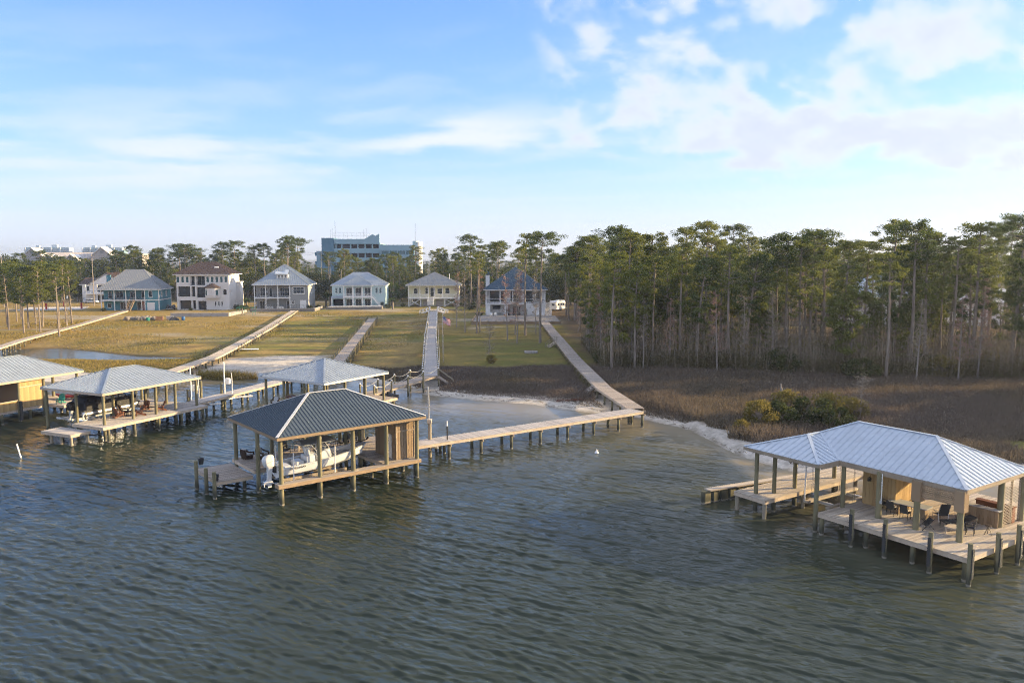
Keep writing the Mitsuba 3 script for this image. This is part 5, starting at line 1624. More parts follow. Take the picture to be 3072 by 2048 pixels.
child(k, 'porch_floor', MB().box((8.4, 1.1, 3.45), (16.9, 2.6, .36)).ply('m_white'), H)
columns(k, H, (.15, 4.1, 7.6, 11.2, 14.0, 16.65), .1, 3.64, 7.4, .26)
railing(k, H, .2, 16.7, .1, 3.65, 'm_charcoal', 1.0, .22)
child(k + '__railing', 'rail_cap', MB().box((8.4, .1, 4.72), (16.6, .14, .08)).ply('m_white'), H)
chimney(k, H, .4, 6.5, 7.2, 11.2, 'm_white', 1.1)
child(k, 'chimney_cap', MB().box((.4, 6.5, 11.9), (.9, .7, .9)).ply('m_navy_metal'), H)
b = MB()
for i in range(20):
    b.box((17.75, 6.0 - i * .33, 3.5 - i * .17), (1.5, .34, .09))
b.beam((17.05, 6.2, 3.5), (17.05, -.8, .1), .08, .3).beam((18.45, 6.2, 3.5), (18.45, -.8, .1), .08, .3).beam((18.45, 6.2, 4.5), (18.45, -.8, 1.1), .07, .1)
child(k, 'stairs', b.ply('m_white'), H)
kk = thing('patio', 'raised sandy patio with a dark board retaining wall before the navy roofed house', 'patio')
child(kk, 'retaining_wall', MB().box((8.5, -23.6, -.35), (22.4, .25, 1.4)).box((-2.7, -12, -.2), (.25, 23.3, 1.3)).ply('m_board1'), H)
for i in range(12):
    box(kk, 'wall_post', 'm_post_pale', H, (-2.6 + i * 2.0, -23.8, -.2), (.22, .16, 1.8))
child(kk, 'paving', MB().box((8.5, -12.2, .16), (22.0, 22.4, .2)).ply('m_block'), H)
child(kk, 'fence', MB().box((8.5, -23.6, 1.25), (22.4, .03, .03)).box((8.5, -23.6, .8), (22.4, .02, .02)).ply('m_wire'), H)
HP = H.translate([0, 0, .27])
for i, (x, y, a) in enumerate(((1.6, -4.0, 250), (2.9, -4.2, 280), (14.5, -4.3, 260), (15.8, -4.0, 275))):
    adirondack(HP.translate([x, y, 0]).rotate([0, 0, 1], a), ['white adirondack chair at the outer corner of the navy roofed house patio', 'white adirondack chair second from the corner of the navy roofed house patio', 'white adirondack chair near the white outside stairs of the navy roofed house', 'white adirondack chair right under the white outside stairs'][i], 'm_white')
for i, x in enumerate((6.6, 11.2)):
    kk = thing('planter', ['dark round planter with a small clipped shrub, left of the patio doors', 'dark round planter with a small clipped shrub, right of the patio doors'][i], 'planter')
    child(kk, 'pot', mikit.ply(trimesh.creation.revolve(np.array([(.25, 0), (.4, .7), (.34, .7), (.3, .6), (0, .6)]), sections=16), 'm_charcoal', smooth=35), HP.translate([x, -.8, 0]))
    v = RN.randn(260, 3)
    v = v / np.linalg.norm(v, axis=1, keepdims=True) * (RN.rand(260, 1) ** .4) * [.5, .5, .75] + [0, 0, 1.3]
    tv = (v[:, None] + RN.randn(260, 3, 3) * .07).reshape(-1, 3)
    child(kk, 'shrub', mikit.ply(trimesh.Trimesh(tv, np.arange(780).reshape(-1, 3), process=False), 'm_oak'), HP.translate([x, -.8, 0]))

# ------------------------------------------------------------------ camper and vehicles
k = thing('camper', 'white travel trailer parked at the forest edge beside the navy roofed house', 'camper')
M = at(14.2, 244, G0, 62)
prof = [(-3.2, .6), (3.1, .6), (3.3, 1.2), (3.1, 2.5), (2.7, 3.05), (-2.9, 3.05), (-3.2, 2.7)]
child(k, 'body', mikit.ply(trimesh.creation.extrude_polygon(sg.Polygon(prof).buffer(.08), 2.4, engine='earcut'), 'm_white'), M.translate([0, 1.2, 0]).rotate([1, 0, 0], 90))
for x in (-2.0, .2, 1.9):
    box(k, 'window', 'm_glass', M, (x, -1.22, 2.0), (.95, .06, .6))
box(k, 'window', 'm_glass', M, (-3.26, 0, 2.0), (.06, 1.0, .7))
box(k, 'door', 'm_cushion', M, (-.9, -1.22, 1.65), (.7, .05, 1.8))
for x in (-.6, .35):
    child(k, 'wheel', mikit.ply(trimesh.creation.cylinder(.36, .24, sections=18), 'm_black', smooth=40), M.translate([x, -1.05, .36]).rotate([1, 0, 0], 90))
child(k, 'hitch', MB().beam((3.2, .5, .55), (4.4, 0, .5), .1, .12).beam((3.2, -.5, .55), (4.4, 0, .5), .1, .12).ply('m_black'), M)
child(k, 'roof_unit', MB().box((0, 0, 3.22), (1.0, .7, .28)).ply('m_cushion'), M)


def car(x, y, deg, label, paint, kind='car', L=4.7, Wd=1.85, hh=1.5):
    k = thing('parked_car' if kind == 'car' else 'pickup_truck', label, kind)
    M = at(x, y, gz(x, y), deg)
    bd = [np.c_[np.full(8, u), *[(rrect(w, h, .18, 2) + [0, z]).T[i] for i in (0, 1)]] for u, w, h, z in ((-L / 2, Wd * .86, .5, .62), (-L / 2 + .15, Wd, .62, .62), (L / 2 - .5, Wd, .58, .6), (L / 2 - .1, Wd * .94, .48, .58), (L / 2, Wd * .8, .36, .56))]
    child(k, 'body', mikit.ply(loft(bd), paint, smooth=40), M)
    if kind == 'car':
        cab = [(-L * .42, .92), (-L * .30, hh), (L * .08, hh), (L * .26, .92)]
    else:
        cab = [(-L * .10, .92), (-L * .08, hh + .25), (L * .12, hh + .25), (L * .24, .95)]
    cm = loft([[(u, -Wd * .45 + .10 * (z > 1), z), (u, Wd * .45 - .10 * (z > 1), z)][::1] + [] for u, z in cab], closed=False, cap=False)
    g = MB()
    for (u0, z0), (u1, z1) in zip(cab[:-1], cab[1:]):
        w0, w1 = Wd * .45 - .1 * (z0 > 1), Wd * .45 - .1 * (z1 > 1)
        g.add([(u0, -w0, z0), (u0, w0, z0), (u1, w1, z1), (u1, -w1, z1)], [(0, 1, 2), (0, 2, 3)])
    for s in (-1, 1):
        g.add([(u, s * (Wd * .45 - .1 * (z > 1)), z) for u, z in cab], [(0, 1, 2), (0, 2, 3)])
    child(k, 'windows', g.ply('m_glass'), M)
    u0, u1 = cab[1][0], cab[2][0]
    child(k, 'roof', MB().box(((u0 + u1) / 2, 0, cab[1][1] + .02), (u1 - u0 + .1, Wd * .74, .05)).ply(paint), M)
    for u in (-L * .31, L * .31):
        for s in (-1, 1):
            child(k, 'wheel', mikit.ply(trimesh.creation.cylinder(.34, .22, sections=16), 'm_black', smooth=40), M.translate([u, s * Wd * .46, .34]).rotate([1, 0, 0], 90))
    for s in (-1, 1):
        box(k, 'headlight', 'm_cushion', M, (L / 2 - .05, s * Wd * .3, .68), (.08, .3, .14))


car(-84.5, 262, 95, 'white pickup truck parked between the cream house and the grey dormer house', 'm_white', 'truck', 5.6, 2.0, 1.6)
car(-137, 282, 10, 'silver car parked behind the sports court, closest to the teal house', 'm_alu')
car(-145, 284, 5, 'dark car in the row of cars behind the sports court', 'm_charcoal')
car(-153, 285, 0, 'white car in the row of cars behind the sports court', 'm_white')
k = thing('boat_trailer', 'black covered jet ski trailer beside the cream three storey house', 'trailer')
M = at(-107.6, 247, G0, 100)
for s in (-1, 1):
    child(k, 'cover', mikit.ply(loft([[(x, s * .75 + w * math.cos(a), .6 + h * (.5 + .5 * math.sin(a))) for a in np.linspace(0, 2 * math.pi, 12, endpoint=False)] for x, w, h in ((-1.5, .35, .4), (-.5, .55, .8), (.3, .55, 1.1), (1.0, .4, .8), (1.6, .06, .4))]), 'm_black', smooth=60), M)
child(k, 'frame', MB().box((0, 0, .5), (3.4, 2.0, .1)).beam((1.6, 0, .5), (3.0, 0, .5), .1, .1).ply('m_alu'), M)
for s in (-1, 1):
    child(k, 'wheel', mikit.ply(trimesh.creation.cylinder(.3, .2, sections=14), 'm_black', smooth=40), M.translate([-.3, s * 1.1, .3]).rotate([1, 0, 0], 90))

# house behind, shed, sports court, walls
H = at(-160, 292, G0, 8)
k = thing('house', 'white house with a brown gabled roof standing behind the sports court', 'house')
b = MB()
hs = [(1.5, 2.6, 4.2, 6), (5, 7.5, 3.8, 6.4), (8.5, 11, 3.8, 6.4), (5, 8, .3, 2.6), (10, 12, .3, 2.6)]
wall(b, 18, 6.8, hs, pl(0, 0))
wall(b, 12, 6.8, [(4, 5, 4, 5.6)], pl(18, .2, 90))
wall(b, 12, 6.8, [], pl(0, 12.2, -90))
wall(b, 18, 6.8, [], pl(18, 12.4, 180))
b.tm(slab(sg.Polygon([(3, 6.8), (15, 6.8), (9, 10.4)]), 0, .2).apply_transform(trimesh.transformations.rotation_matrix(math.pi / 2, [1, 0, 0])), (0, -.6, 0))
child(k, 'wall', b.ply('m_white'), H)
gr = [[(2.2, -1.2, 6.6), (2.2, 13, 6.6), (9, 13, 10.9), (9, -1.2, 10.9)][::-1], [(15.8, 13, 6.6), (15.8, -1.2, 6.6), (9, -1.2, 10.9), (9, 13, 10.9)]]
gr = [[(2.2, 13, 6.6), (2.2, -1.2, 6.6), (9, -1.2, 10.9), (9, 13, 10.9)], [(15.8, -1.2, 6.6), (15.8, 13, 6.6), (9, 13, 10.9), (9, -1.2, 10.9)],
      [(-.8, -.6, 6.7), (3, -.6, 6.7), (3, 6, 9.0), (-.8, 6, 9.0)], [(15, -.6, 6.7), (18.8, -.6, 6.7), (18.8, 6, 9.0), (15, 6, 9.0)], [(3, 13, 6.7), (-.8, 13, 6.7), (-.8, 6, 9.0), (3, 6, 9.0)], [(18.8, 13, 6.7), (15, 13, 6.7), (15, 6, 9.0), (18.8, 6, 9.0)]]
roof(k, H, gr, [((9, -1.2, 10.9), (9, 13, 10.9))], .5, 'm_brown_roof', 'm_brown_roof', under='m_white', rib=(.1, .06), fascia='m_white', joined=True)
for a, c, z0, z1 in hs:
    window(k, H, (a + c) / 2, .06, z0, z1, c - a, panes=(max(1, int((c - a) / .9)), 1))
window(k, H, 18.06, 4.7, 4, 5.6, 1.0, 90)
child(k, 'balcony', MB().box((8, -1.3, 3.2), (13, 2.6, .3)).ply('m_white'), H)
columns(k, H, (2, 6, 10, 14), -2.4, .0, 6.7, .35)
railing(k, H, 1.6, 14.4, -2.5, 3.35, 'm_charcoal', 1.0, .3)
b = MB()
for i in range(12):
    b.box((14.6 + i * .3, -1.8, 3.1 - i * .26), (.32, 1.4, .07))
b.beam((14.4, -2.5, 3.1), (18.2, -2.5, .1), .08, .3).beam((14.4, -2.5, 4.1), (18.2, -2.5, 1.1), .08, .1)
child(k, 'stairs', b.ply('m_white'), H)
H = at(-123, 292, G0, 6)
k = thing('garage', 'low white metal garage behind the cream three storey house', 'garage')
b = MB()
wall(b, 18, 4.6, [(3, 6, 0.05, 3)], pl(0, 0))
wall(b, 8.6, 4.6, [], pl(18, .2, 90))
wall(b, 8.6, 4.6, [], pl(0, 8.8, -90))
child(k, 'wall', b.ply('m_mint_wall'), H)
roof(k, H, [[(-.4, -.4, 4.6), (18.4, -.4, 4.6), (18.4, 4.5, 6.8), (-.4, 4.5, 6.8)], [(18.4, 9.4, 4.6), (-.4, 9.4, 4.6), (-.4, 4.5, 6.8), (18.4, 4.5, 6.8)]], [((-.4, 4.5, 6.8), (18.4, 4.5, 6.8))], .6, 'm_white', 'm_white', under='m_white', fascia='m_white', joined=True)
child(k, 'door', MB().box((4.5, .1, 1.5), (2.98, .08, 2.9)).ply('m_cushion'), H)

k = thing('sports_court', 'pale concrete sports court with red padded hoop posts and a wire fence', 'sports court')
cp = [(-155, 243.5), (-136, 247.5), (-141.5, 262), (-160, 260)]
child(k, 'slab', mikit.ply(slab(sg.Polygon(cp), 2.2, 2.44), 'm_concrete'))
for i, (x, y) in enumerate(((-146.5, 246.2), (-137.5, 250), (-149.5, 261.3))):
    child(k, 'hoop_post', MB().tube([(x, y, 2.4), (x, y, 5.6), (x + .6, y + .8, 5.9)], .08, 8).ply('m_charcoal'))
    child(k, 'post_pad', MB().box((x, y, 3.5), (.42, .42, 1.9)).ply('m_red'))
    child(k, 'backboard', MB().box((x + .6, y + .9, 5.7), (1.5, .06, 1.0), rz=-40).ply('m_cushion'))
b = MB()
for p, q in zip(cp, cp[1:] + cp[:1]):
    p, q = np.array(p), np.array(q)
    n = int(np.linalg.norm(q - p) / 3)
    for i in range(n + 1):
        c = p + (q - p) * i / n
        b.tube([(*c, 2.3), (*c, 4.9)], .035, 5)
    for z in (2.6, 3.7, 4.9):
        b.tube([(*p, z), (*q, z)], .02, 4)
child(k, 'fence', b.ply('m_wire'))


def garden_wall(label, pts, z0, h, m='m_block', th=.35):
    k = thing('garden_wall', label, 'wall')
    for p, q in zip(pts[:-1], pts[1:]):
        child(k, 'segment', MB().beam((*p, z0 + h / 2), (*q, z0 + h / 2), th, h).ply(m))
        child(k, 'cap', MB().beam((*p, z0 + h + .05), (*q, z0 + h + .05), th + .1, .1).ply('m_concrete'))


garden_wall('grey block retaining wall facing the lawn below the cream three storey house', [(-96.5, 221), (-80.5, 222), (-80.2, 236)], 1.3, 1.7, 'm_concrete')
garden_wall('grey block terrace wall along the patio of the grey dormer house', [(-79.5, 237.5), (-60.5, 239.5), (-61, 252)], 1.6, 1.6)
k = thing('patio_fence', 'thin dark metal fence along the terrace of the grey dormer house', 'fence')
b = MB()
for i in range(40):
    f = i / 39
    b.box((-79.5 + 19 * f, 237.7 + 2 * f, 3.9), (.04, .04, 1.1))
b.beam((-79.5, 237.7, 4.4), (-60.5, 239.7, 4.4), .05, .05).beam((-79.5, 237.7, 3.5), (-60.5, 239.7, 3.5), .05, .05)
child(k, 'panel', b.ply('m_wire'))
k = thing('trampoline_cage', 'wire pen standing at the corner of the grey retaining wall', 'pen')
b = MB()
for x, y in ((-79, 224), (-74.5, 224.5), (-74.8, 228), (-79.3, 227.5), (-76.7, 224.2)):
    b.tube([(x, y, 1.8), (x, y, 4.4)], .04, 5)
for z in (2.0, 3.2, 4.4):
    for p, q in (((-79, 224), (-74.5, 224.5)), ((-74.5, 224.5), (-74.8, 228)), ((-74.8, 228), (-79.3, 227.5)), ((-79.3, 227.5), (-79, 224))):
        b.tube([(*p, z), (*q, z)], .025, 4)
child(k, 'frame', b.ply('m_green_plastic'))
rr = random.Random(3)
for i, (m, lab, x, y) in enumerate((('m_brick', 'faded red crate in the rubbish heap by the retaining wall', -94.5, 209.5), ('m_charcoal', 'black tarpaulin bundle in the rubbish heap by the retaining wall', -91, 210.5), ('m_green_plastic', 'green plastic barrel in the rubbish heap by the retaining wall', -97, 208.2), ('m_white', 'white board leaning on the rubbish heap by the retaining wall', -92.2, 210.8), ('m_blue_plastic', 'blue plastic tub at the end of the rubbish heap', -88.6, 210.6))):
    k = thing(['crate', 'tarpaulin', 'barrel', 'board', 'tub'][i], lab, ['crate', 'tarpaulin', 'barrel', 'board', 'tub'][i])
    if i == 1:
        g = loft([np.c_[rrect(2.6 * s, 1.6 * s, .4 * s, 4) + rr.uniform(-.1, .1), np.full(16, z)] for z, s in ((0, 1), (.4, .85), (.75, .5), (.85, .15))])
        child(k, 'cloth', mikit.ply(g, m, smooth=40), at(x, y, gz(x, y), 20))
    elif i == 3:
        child(k, 'panel', MB().box((0, 0, .6), (2.0, .08, 1.1), rx=35).ply(m), at(x, y, gz(x, y), 10))
        child(k, 'brace', MB().beam((-.6, .5, 0), (-.6, 0, .9), .06, .06).ply('m_joist'), at(x, y, gz(x, y), 10))
    elif i == 0:
        for j in range(4):
            box(k, 'slat', m, at(x, y, gz(x, y), 15), (0, -.5, .15 + j * .3), (1.8, .06, .22))
        child(k, 'corner', MB().box((-.85, 0, .6), (.08, 1.0, 1.2)).box((.85, 0, .6), (.08, 1.0, 1.2)).ply(m), at(x, y, gz(x, y), 15))
    else:
        child(k, 'body', mikit.ply(trimesh.creation.revolve(np.array([(0, 0), (.4, 0), (.46, .3), (.46, .7), (.4, .95), (0, .97)]), sections=16), m, smooth=40), at(x, y, gz(x, y)))
        child(k, 'rim', mikit.ply(trimesh.creation.torus(.41, .03, major_sections=16, minor_sections=6), m, smooth=True), at(x, y, gz(x, y) + .95))
k = thing('rock_heap', 'heap of pale broken rocks and soil left of the rubbish by the wall', 'rocks')
labels[k]['kind'] = 'stuff'
b = MB()
for i in range(60):
    s = rr.uniform(.25, .7)
    ic = trimesh.creation.icosphere(1, s)
    ic.vertices *= 1 + .3 * (RN.rand(len(ic.vertices), 1) - .5)
    x, y = -101 + rr.gauss(0, 2.2), 211 + rr.gauss(0, 1.2)
    b.tm(ic, (x, y, gz(x, y) + rr.uniform(0, .7)))
child(k, 'rock', b.ply('m_block'))
k = thing('paddle_board', 'white paddle board lying on the lawn beside the tan boardwalk', 'paddle board')
bx, by = -50.3, 147.6
child(k, 'hull', mikit.ply(loft([np.c_[np.full(10, x), np.cos(np.arange(10) * math.pi / 5) * w, .3 + np.sin(np.arange(10) * math.pi / 5) * .13] for x, w in ((-2.2, .05), (-1.8, .3), (-.8, .5), (.8, .5), (1.8, .32), (2.2, .05))]), 'm_white', smooth=60), at(bx, by, gz(bx, by), 8))
child(k, 'fin', MB().box((-1.8, 0, .5), (.25, .03, .2)).ply('m_charcoal'), at(bx, by, gz(bx, by), 8))
k = thing('fire_pit', 'low ring of pale stones on the lawn before the navy roofed house', 'fire pit')
for i in range(14):
    a = i * 2 * math.pi / 14
    child(k, 'stone', MB().box((3.5 + 1.1 * math.cos(a), 142.2 + 1.1 * math.sin(a), gz(3.5, 142) + .15), (.42, .3, .3), rz=math.degrees(a) + 90).ply('m_concrete'))

# ------------------------------------------------------------------ large far buildings
H = at(-109, 452, 1, 3).scale([.56, 1, .82])
k = thing('parking_building', 'large blue grey building with open parking decks rising behind the trees', 'building')
f = 1.0
levels = [(i * 6.3 + 1) for i in range(6)]
child(k, 'tower', mikit.ply(trimesh.creation.box((12.5, 16, 37)), 'm_office_blue'), H.translate([-.2 + 6.2, 8, 17.5]))
for i in range(4):
    box(k, 'tower_opening', 'm_dark', H, (1.2 - 1.26, 7, 8 + i * 7.2), (.1, 9, 3.2))
for i, z in enumerate((1.5, 8.5, 14.8, 21.2, 27.6, 34.0)):
    box(k, 'parapet', 'm_office', H, (35.5, .6, z - .3), (46, .8, 3.2))
    box(k, 'deck', 'm_office', H, (35.5, 16, z - 1.8), (46, 32, .5))
for i in range(7):
    box(k, 'pier', 'm_office', H, (14 + i * 7.4 - (1.5 if i == 1 else 0), 1.6, 16), (1.2, 1.2, 34))
box(k, 'core', 'm_dark', H, (35, 12, 16), (44, 2, 32))
child(k, 'gable', mikit.ply(trimesh.creation.extrude_polygon(sg.Polygon([(0, 0), (15, 0), (15, 3.9), (14, 3.4), (11, 2.2), (8, 3.4)]), 1.0, engine='earcut'), 'm_office'), H.translate([43.5, 1.2, 35.3]).rotate([1, 0, 0], 90))
b = MB()
for i in range(9):
    b.box((13 + i * 4.4, .4, 37.5), (.09, .09, 4.0))
b.box((30, .4, 39.4), (36, .08, .08)).box((30, .4, 37.5), (36, .1, .1))
child(k, 'roof_rail', b.ply('m_wire'), H)
b = MB()
for x, h in ((8.5, 42), (10.4, 43), (13, 48), (42, 42), (44.6, 43)):
    b.tube([(x, 3, 34), (x, 3, h)], .11, 5)
child(k, 'mast', b.ply('m_wire'), H)
child(k, 'left_wing', MB().box((-4, 12, 13.5), (6.5, 14, 27)).ply('m_office'), H)
for i in range(4):
    box(k, 'wing_balcony', 'm_office_blue', H, (-8.0, 8, 6 + i * 6.3), (2.0, 5, 2.4))
H2 = at(-76, 452, 1, 3).scale([.47, 1, .88])
k2 = thing('office_block', 'long pale office block with window bands joined to the parking building', 'building')
for i, z in enumerate((5, 11.4, 17.6, 23.6)):
    for j in range(4):
        x = 2.5 + j * 9.9
        box(k2, 'window', 'm_office_glass', H2, (x + 4.4, .9, z + 1.0), (8.8, .3, 3.0))
    box(k2, 'spandrel', 'm_office', H2, (20.5, .5, z - 2.1), (41, 1.0, 3.2))
box(k2, 'spandrel', 'm_office', H2, (20.5, .5, 27.2), (41, 1.0, 3.8))
for j in range(5):
    box(k2, 'pier', 'm_office', H2, (1.9 + j * 9.9, .4, 13), (1.1, 1.4, 26))
box(k2, 'wall', 'm_office', H2, (20.5, 9, 13.5), (41, 15, 27))
child(k2, 'stair_tower', mikit.ply(slab(sg.Point(0, 0).buffer(4.9, 8), 0, 31), 'm_white', smooth=40), H2.translate([47.0, 5, 0]))
child(k2, 'tower_cap', mikit.ply(slab(sg.Point(0, 0).buffer(4.0, 8), 28, 31.6), 'm_mint_wall', smooth=40), H2.translate([43.8, 4, 0]))
for i in range(5):
    box(k2, 'stair_landing', 'm_white', H2, (42.0, 1.2, 2.5 + i * 6.0), (3.6, 2.4, .7))
child(k2, 'mast', MB().tube([(43.5, 4, 31), (43.5, 4, 43)], .14, 5).ply('m_wire'), H2)

H = at(-266, 428, 1, 5).scale([.54, 1, 1])
k = thing('apartment_row', 'long beige row building with white gables far beyond the left pines', 'building')
child(k, 'wall', MB().box((38, 6, 9.15), (76, 12, 18.3)).ply('m_beige'), H)
roof(k, H, [[(-1, -1, 18.3), (77, -1, 18.3), (77, 6, 21.2), (-1, 6, 21.2)], [(77, 13, 18.3), (-1, 13, 18.3), (-1, 6, 21.2), (77, 6, 21.2)]], [((-1, 6, 21.2), (77, 6, 21.2))], 1.2, 'm_beige', 'm_beige', under='m_white', fascia='m_white', joined=True)
for x, w, zt, zb, y in ((4, 18, 23.2, 19.6, -3), (26, 17, 19.6, 16.6, -10), (47, 14, 19.8, 17, -8), (70, 19, 23.8, 19.8, -3)):
    g = MB()
    g.box((x + w / 2, y + 3, zb / 2), (w, 8, zb))
    child(k, 'gable_block', g.ply('m_beige'), H)
    child(k, 'gable', mikit.ply(trimesh.creation.extrude_polygon(sg.Polygon([(0, 0), (w, 0), (w / 2, zt - zb)]), 7.6, engine='earcut'), 'm_beige'), H.translate([x, y + 6.7, zb]).rotate([1, 0, 0], 90))
    gf = [[(x - .8, y + 8, zb - .3), (x - .8, y - 1.6, zb - .3), (x + w / 2, y - 1.6, zt + .3), (x + w / 2, y + 8, zt + .3)], [(x + w + .8, y - 1.6, zb - .3), (x + w + .8, y + 8, zb - .3), (x + w / 2, y + 8, zt + .3), (x + w / 2, y - 1.6, zt + .3)]]
    g2 = MB()
    for q in gf:
        q = np.array(q)
        g2.add(np.vstack([q, q - [0, 0, .35]]), [(0, 1, 2), (0, 2, 3), (4, 6, 5), (4, 7, 6), (0, 4, 5), (0, 5, 1), (1, 5, 6), (1, 6, 2), (2, 6, 7), (2, 7, 3)])
    child(k, 'gable_roof', g2.ply('m_white'), H)
    child(k, 'round_vent', mikit.ply(trimesh.creation.cylinder(.9, .3, sections=14), 'm_grey_wall'), H.translate([x + w / 2, y - 1.05, zb + (zt - zb) * .4]).rotate([1, 0, 0], 90))
for i in range(14):
    x = 22 + i * 4
    for z in (16.0,):
        if not any(a - 1 < x < a + w + 1 for a, w in ((4, 18), (26, 17), (47, 14), (70, 19))):
            window(k, H, x, -.05, z - 1, z + 1, 1.5)
child(k, 'side_block', MB().box((96, 5, 9.8), (40, 10, 19.6)).box((96, 5, 20), (41, 11, .9)).ply('m_beige'), H)
child(k, 'roof_plant', MB().box((92, 6, 21.4), (9, 5, 2.2)).ply('m_office'), H)


def condo(x, y, deg, W, nf, label, setb):
    H = at(x, y, 0, deg)
    k = thing('condominium', label, 'building')
    for i in range(nf):
        z = i * 3.5 + 2
        sets = setb if i < nf - 1 else setb * 2
        box(k, 'floor_slab', 'm_condo', H, (W / 2, 9, z), (W - sets, 18, .9))
        box(k, 'glazing', 'm_condo_glass', H, (W / 2, 9.6, z + 1.75), (W - sets - 1, 16.4, 2.6))
    n = int(W / 14)
    for j in range(n + 1):
        box(k, 'fin', 'm_condo', H, (setb / 2 + (W - setb) * j / n, 8.2, nf * 1.75), (1.6, 17.4, nf * 3.5 + 2))
    box(k, 'core', 'm_condo', H, (W * .62, 12, nf * 3.5 + 4), (9, 7, 5))
    box(k, 'core', 'm_condo', H, (W * .25, 12, nf * 3.5 + 3.5), (6, 6, 4))


condo(-860, 1390, 8, 75, 11, 'pale green glass condominium tower at the far edge beyond the beige row', 2)
condo(-765, 1400, 8, 70, 11, 'long pale glass condominium block on the skyline above the beige gables', 4)

# houses inside the forest
for i, (x, y, W, D, hh, zr, roofm, lab) in enumerate(((82, 190, 17, 13, 7.5, 12.6, 'm_pale_metal', 'large house with a pale blue metal roof seen through the pine trunks'), (108, 186, 18, 12, 6.5, 9.4, 'm_white', 'white house half hidden behind the pines at the forest edge'), (38, 205, 13, 10, 6.5, 10, 'm_teal_wall', 'small house with a teal roof deep among the pines'))):
    H = at(x, y, 1.6 if i < 2 else 2.2, -8 + 5 * i)
    k = thing('house', lab, 'house')
    hs = [(1.5, 3, 1, 2.6), (5, 7, .2, 2.6), (9, 10.5, 1, 2.6), (1.5, 3, hh - 3, hh - 1), (5.5, 7.5, hh - 3, hh - 1), (9, 10.5, hh - 3, hh - 1)]
    shell(k, H, W, D, hh, hs, [], 'm_white')
    for a, c, z0, z1 in hs:
        window(k, H, (a + c) / 2, .06, z0, z1, c - a)
    hroof(k, H, -.7, W + .7, -.7, D + .7, hh, zr, W / 2 - D / 2 if W > D else .01, roofm, roofm, pan=.6)

# ------------------------------------------------------------------ utility poles and wires
poles = [(-170, 262, 17), (-143, 268, 17.5), (-84, 292, 11.5), (-63.5, 290, 12), (-110, 296, 13), (-130, 330, 19), (-80, 330, 19)]
for i, (x, y, h) in enumerate(poles):
    k = thing('utility_pole', ['wooden utility pole rising from the left grove of pines', 'wooden utility pole behind the sports court house', 'slim pole behind the roof of the grey dormer house', 'leaning wooden utility pole between the grey dormer house and the white porch house', 'utility pole behind the cream house garage', 'tall utility pole beyond the street, behind the teal house', 'tall utility pole beyond the street, behind the dormer house'][i], 'utility pole')
    g = gz(x, y)
    child(k, 'pole', MB().tube([(x, y, g - .3), (x + (.5 if i == 3 else .05), y, g + h)], [.17, .11], 8).ply('m_bark_pale'))
    if i not in (2, 3):
        child(k, 'cross_arm', MB().box((x, y, g + h - .7), (2.2, .12, .14)).ply('m_bark_pale'))
    child(k, 'insulator', MB().tube([(x, y, g + h), (x, y, g + h + .3)], .06, 6).ply('m_cushion'))
for i, z in enumerate((0, -.7)):
    k = thing('power_line', ['upper power line strung across the skyline behind the houses', 'lower power line strung across the skyline behind the houses'][i], 'power line')
    ps = [(-260, 330, 19.5), (-130, 330, 21.4), (-80, 330, 21.4), (20, 330, 21)]
    for j, (p, q) in enumerate(zip(ps[:-1], ps[1:])):
        p, q = np.array(p, float), np.array(q, float)
        child(k, 'span', MB().tube([p + (q - p) * f + [0, 0, z - 5 * f * (1 - f)] for f in np.linspace(0, 1, 15)], .03, 4, caps=False).ply('m_wire'))

# ------------------------------------------------------------------ trees
def tri_cloud(pts, size, rs, flat=.45, aspect=2.6):
    """One slim leaf blade (a triangle) at each point."""
    n = len(pts)
    d = rs.randn(n, 3) * [1, 1, flat + .2]
    d /= np.linalg.norm(d, axis=1, keepdims=True)
    e = np.cross(d, rs.randn(n, 3))
    e /= np.linalg.norm(e, axis=1, keepdims=True) + 1e-9
    s = size * rs.uniform(.6, 1.3, (n, 1))
    return np.stack([pts - d * s * .5 + e * s / aspect / 2, pts - d * s * .5 - e * s / aspect / 2, pts + d * s * .6], 1).reshape(-1, 3)


def leaf_ply(v, m):
    return mikit.ply(trimesh.Trimesh(v, np.arange(len(v)).reshape(-1, 3), process=False), m)


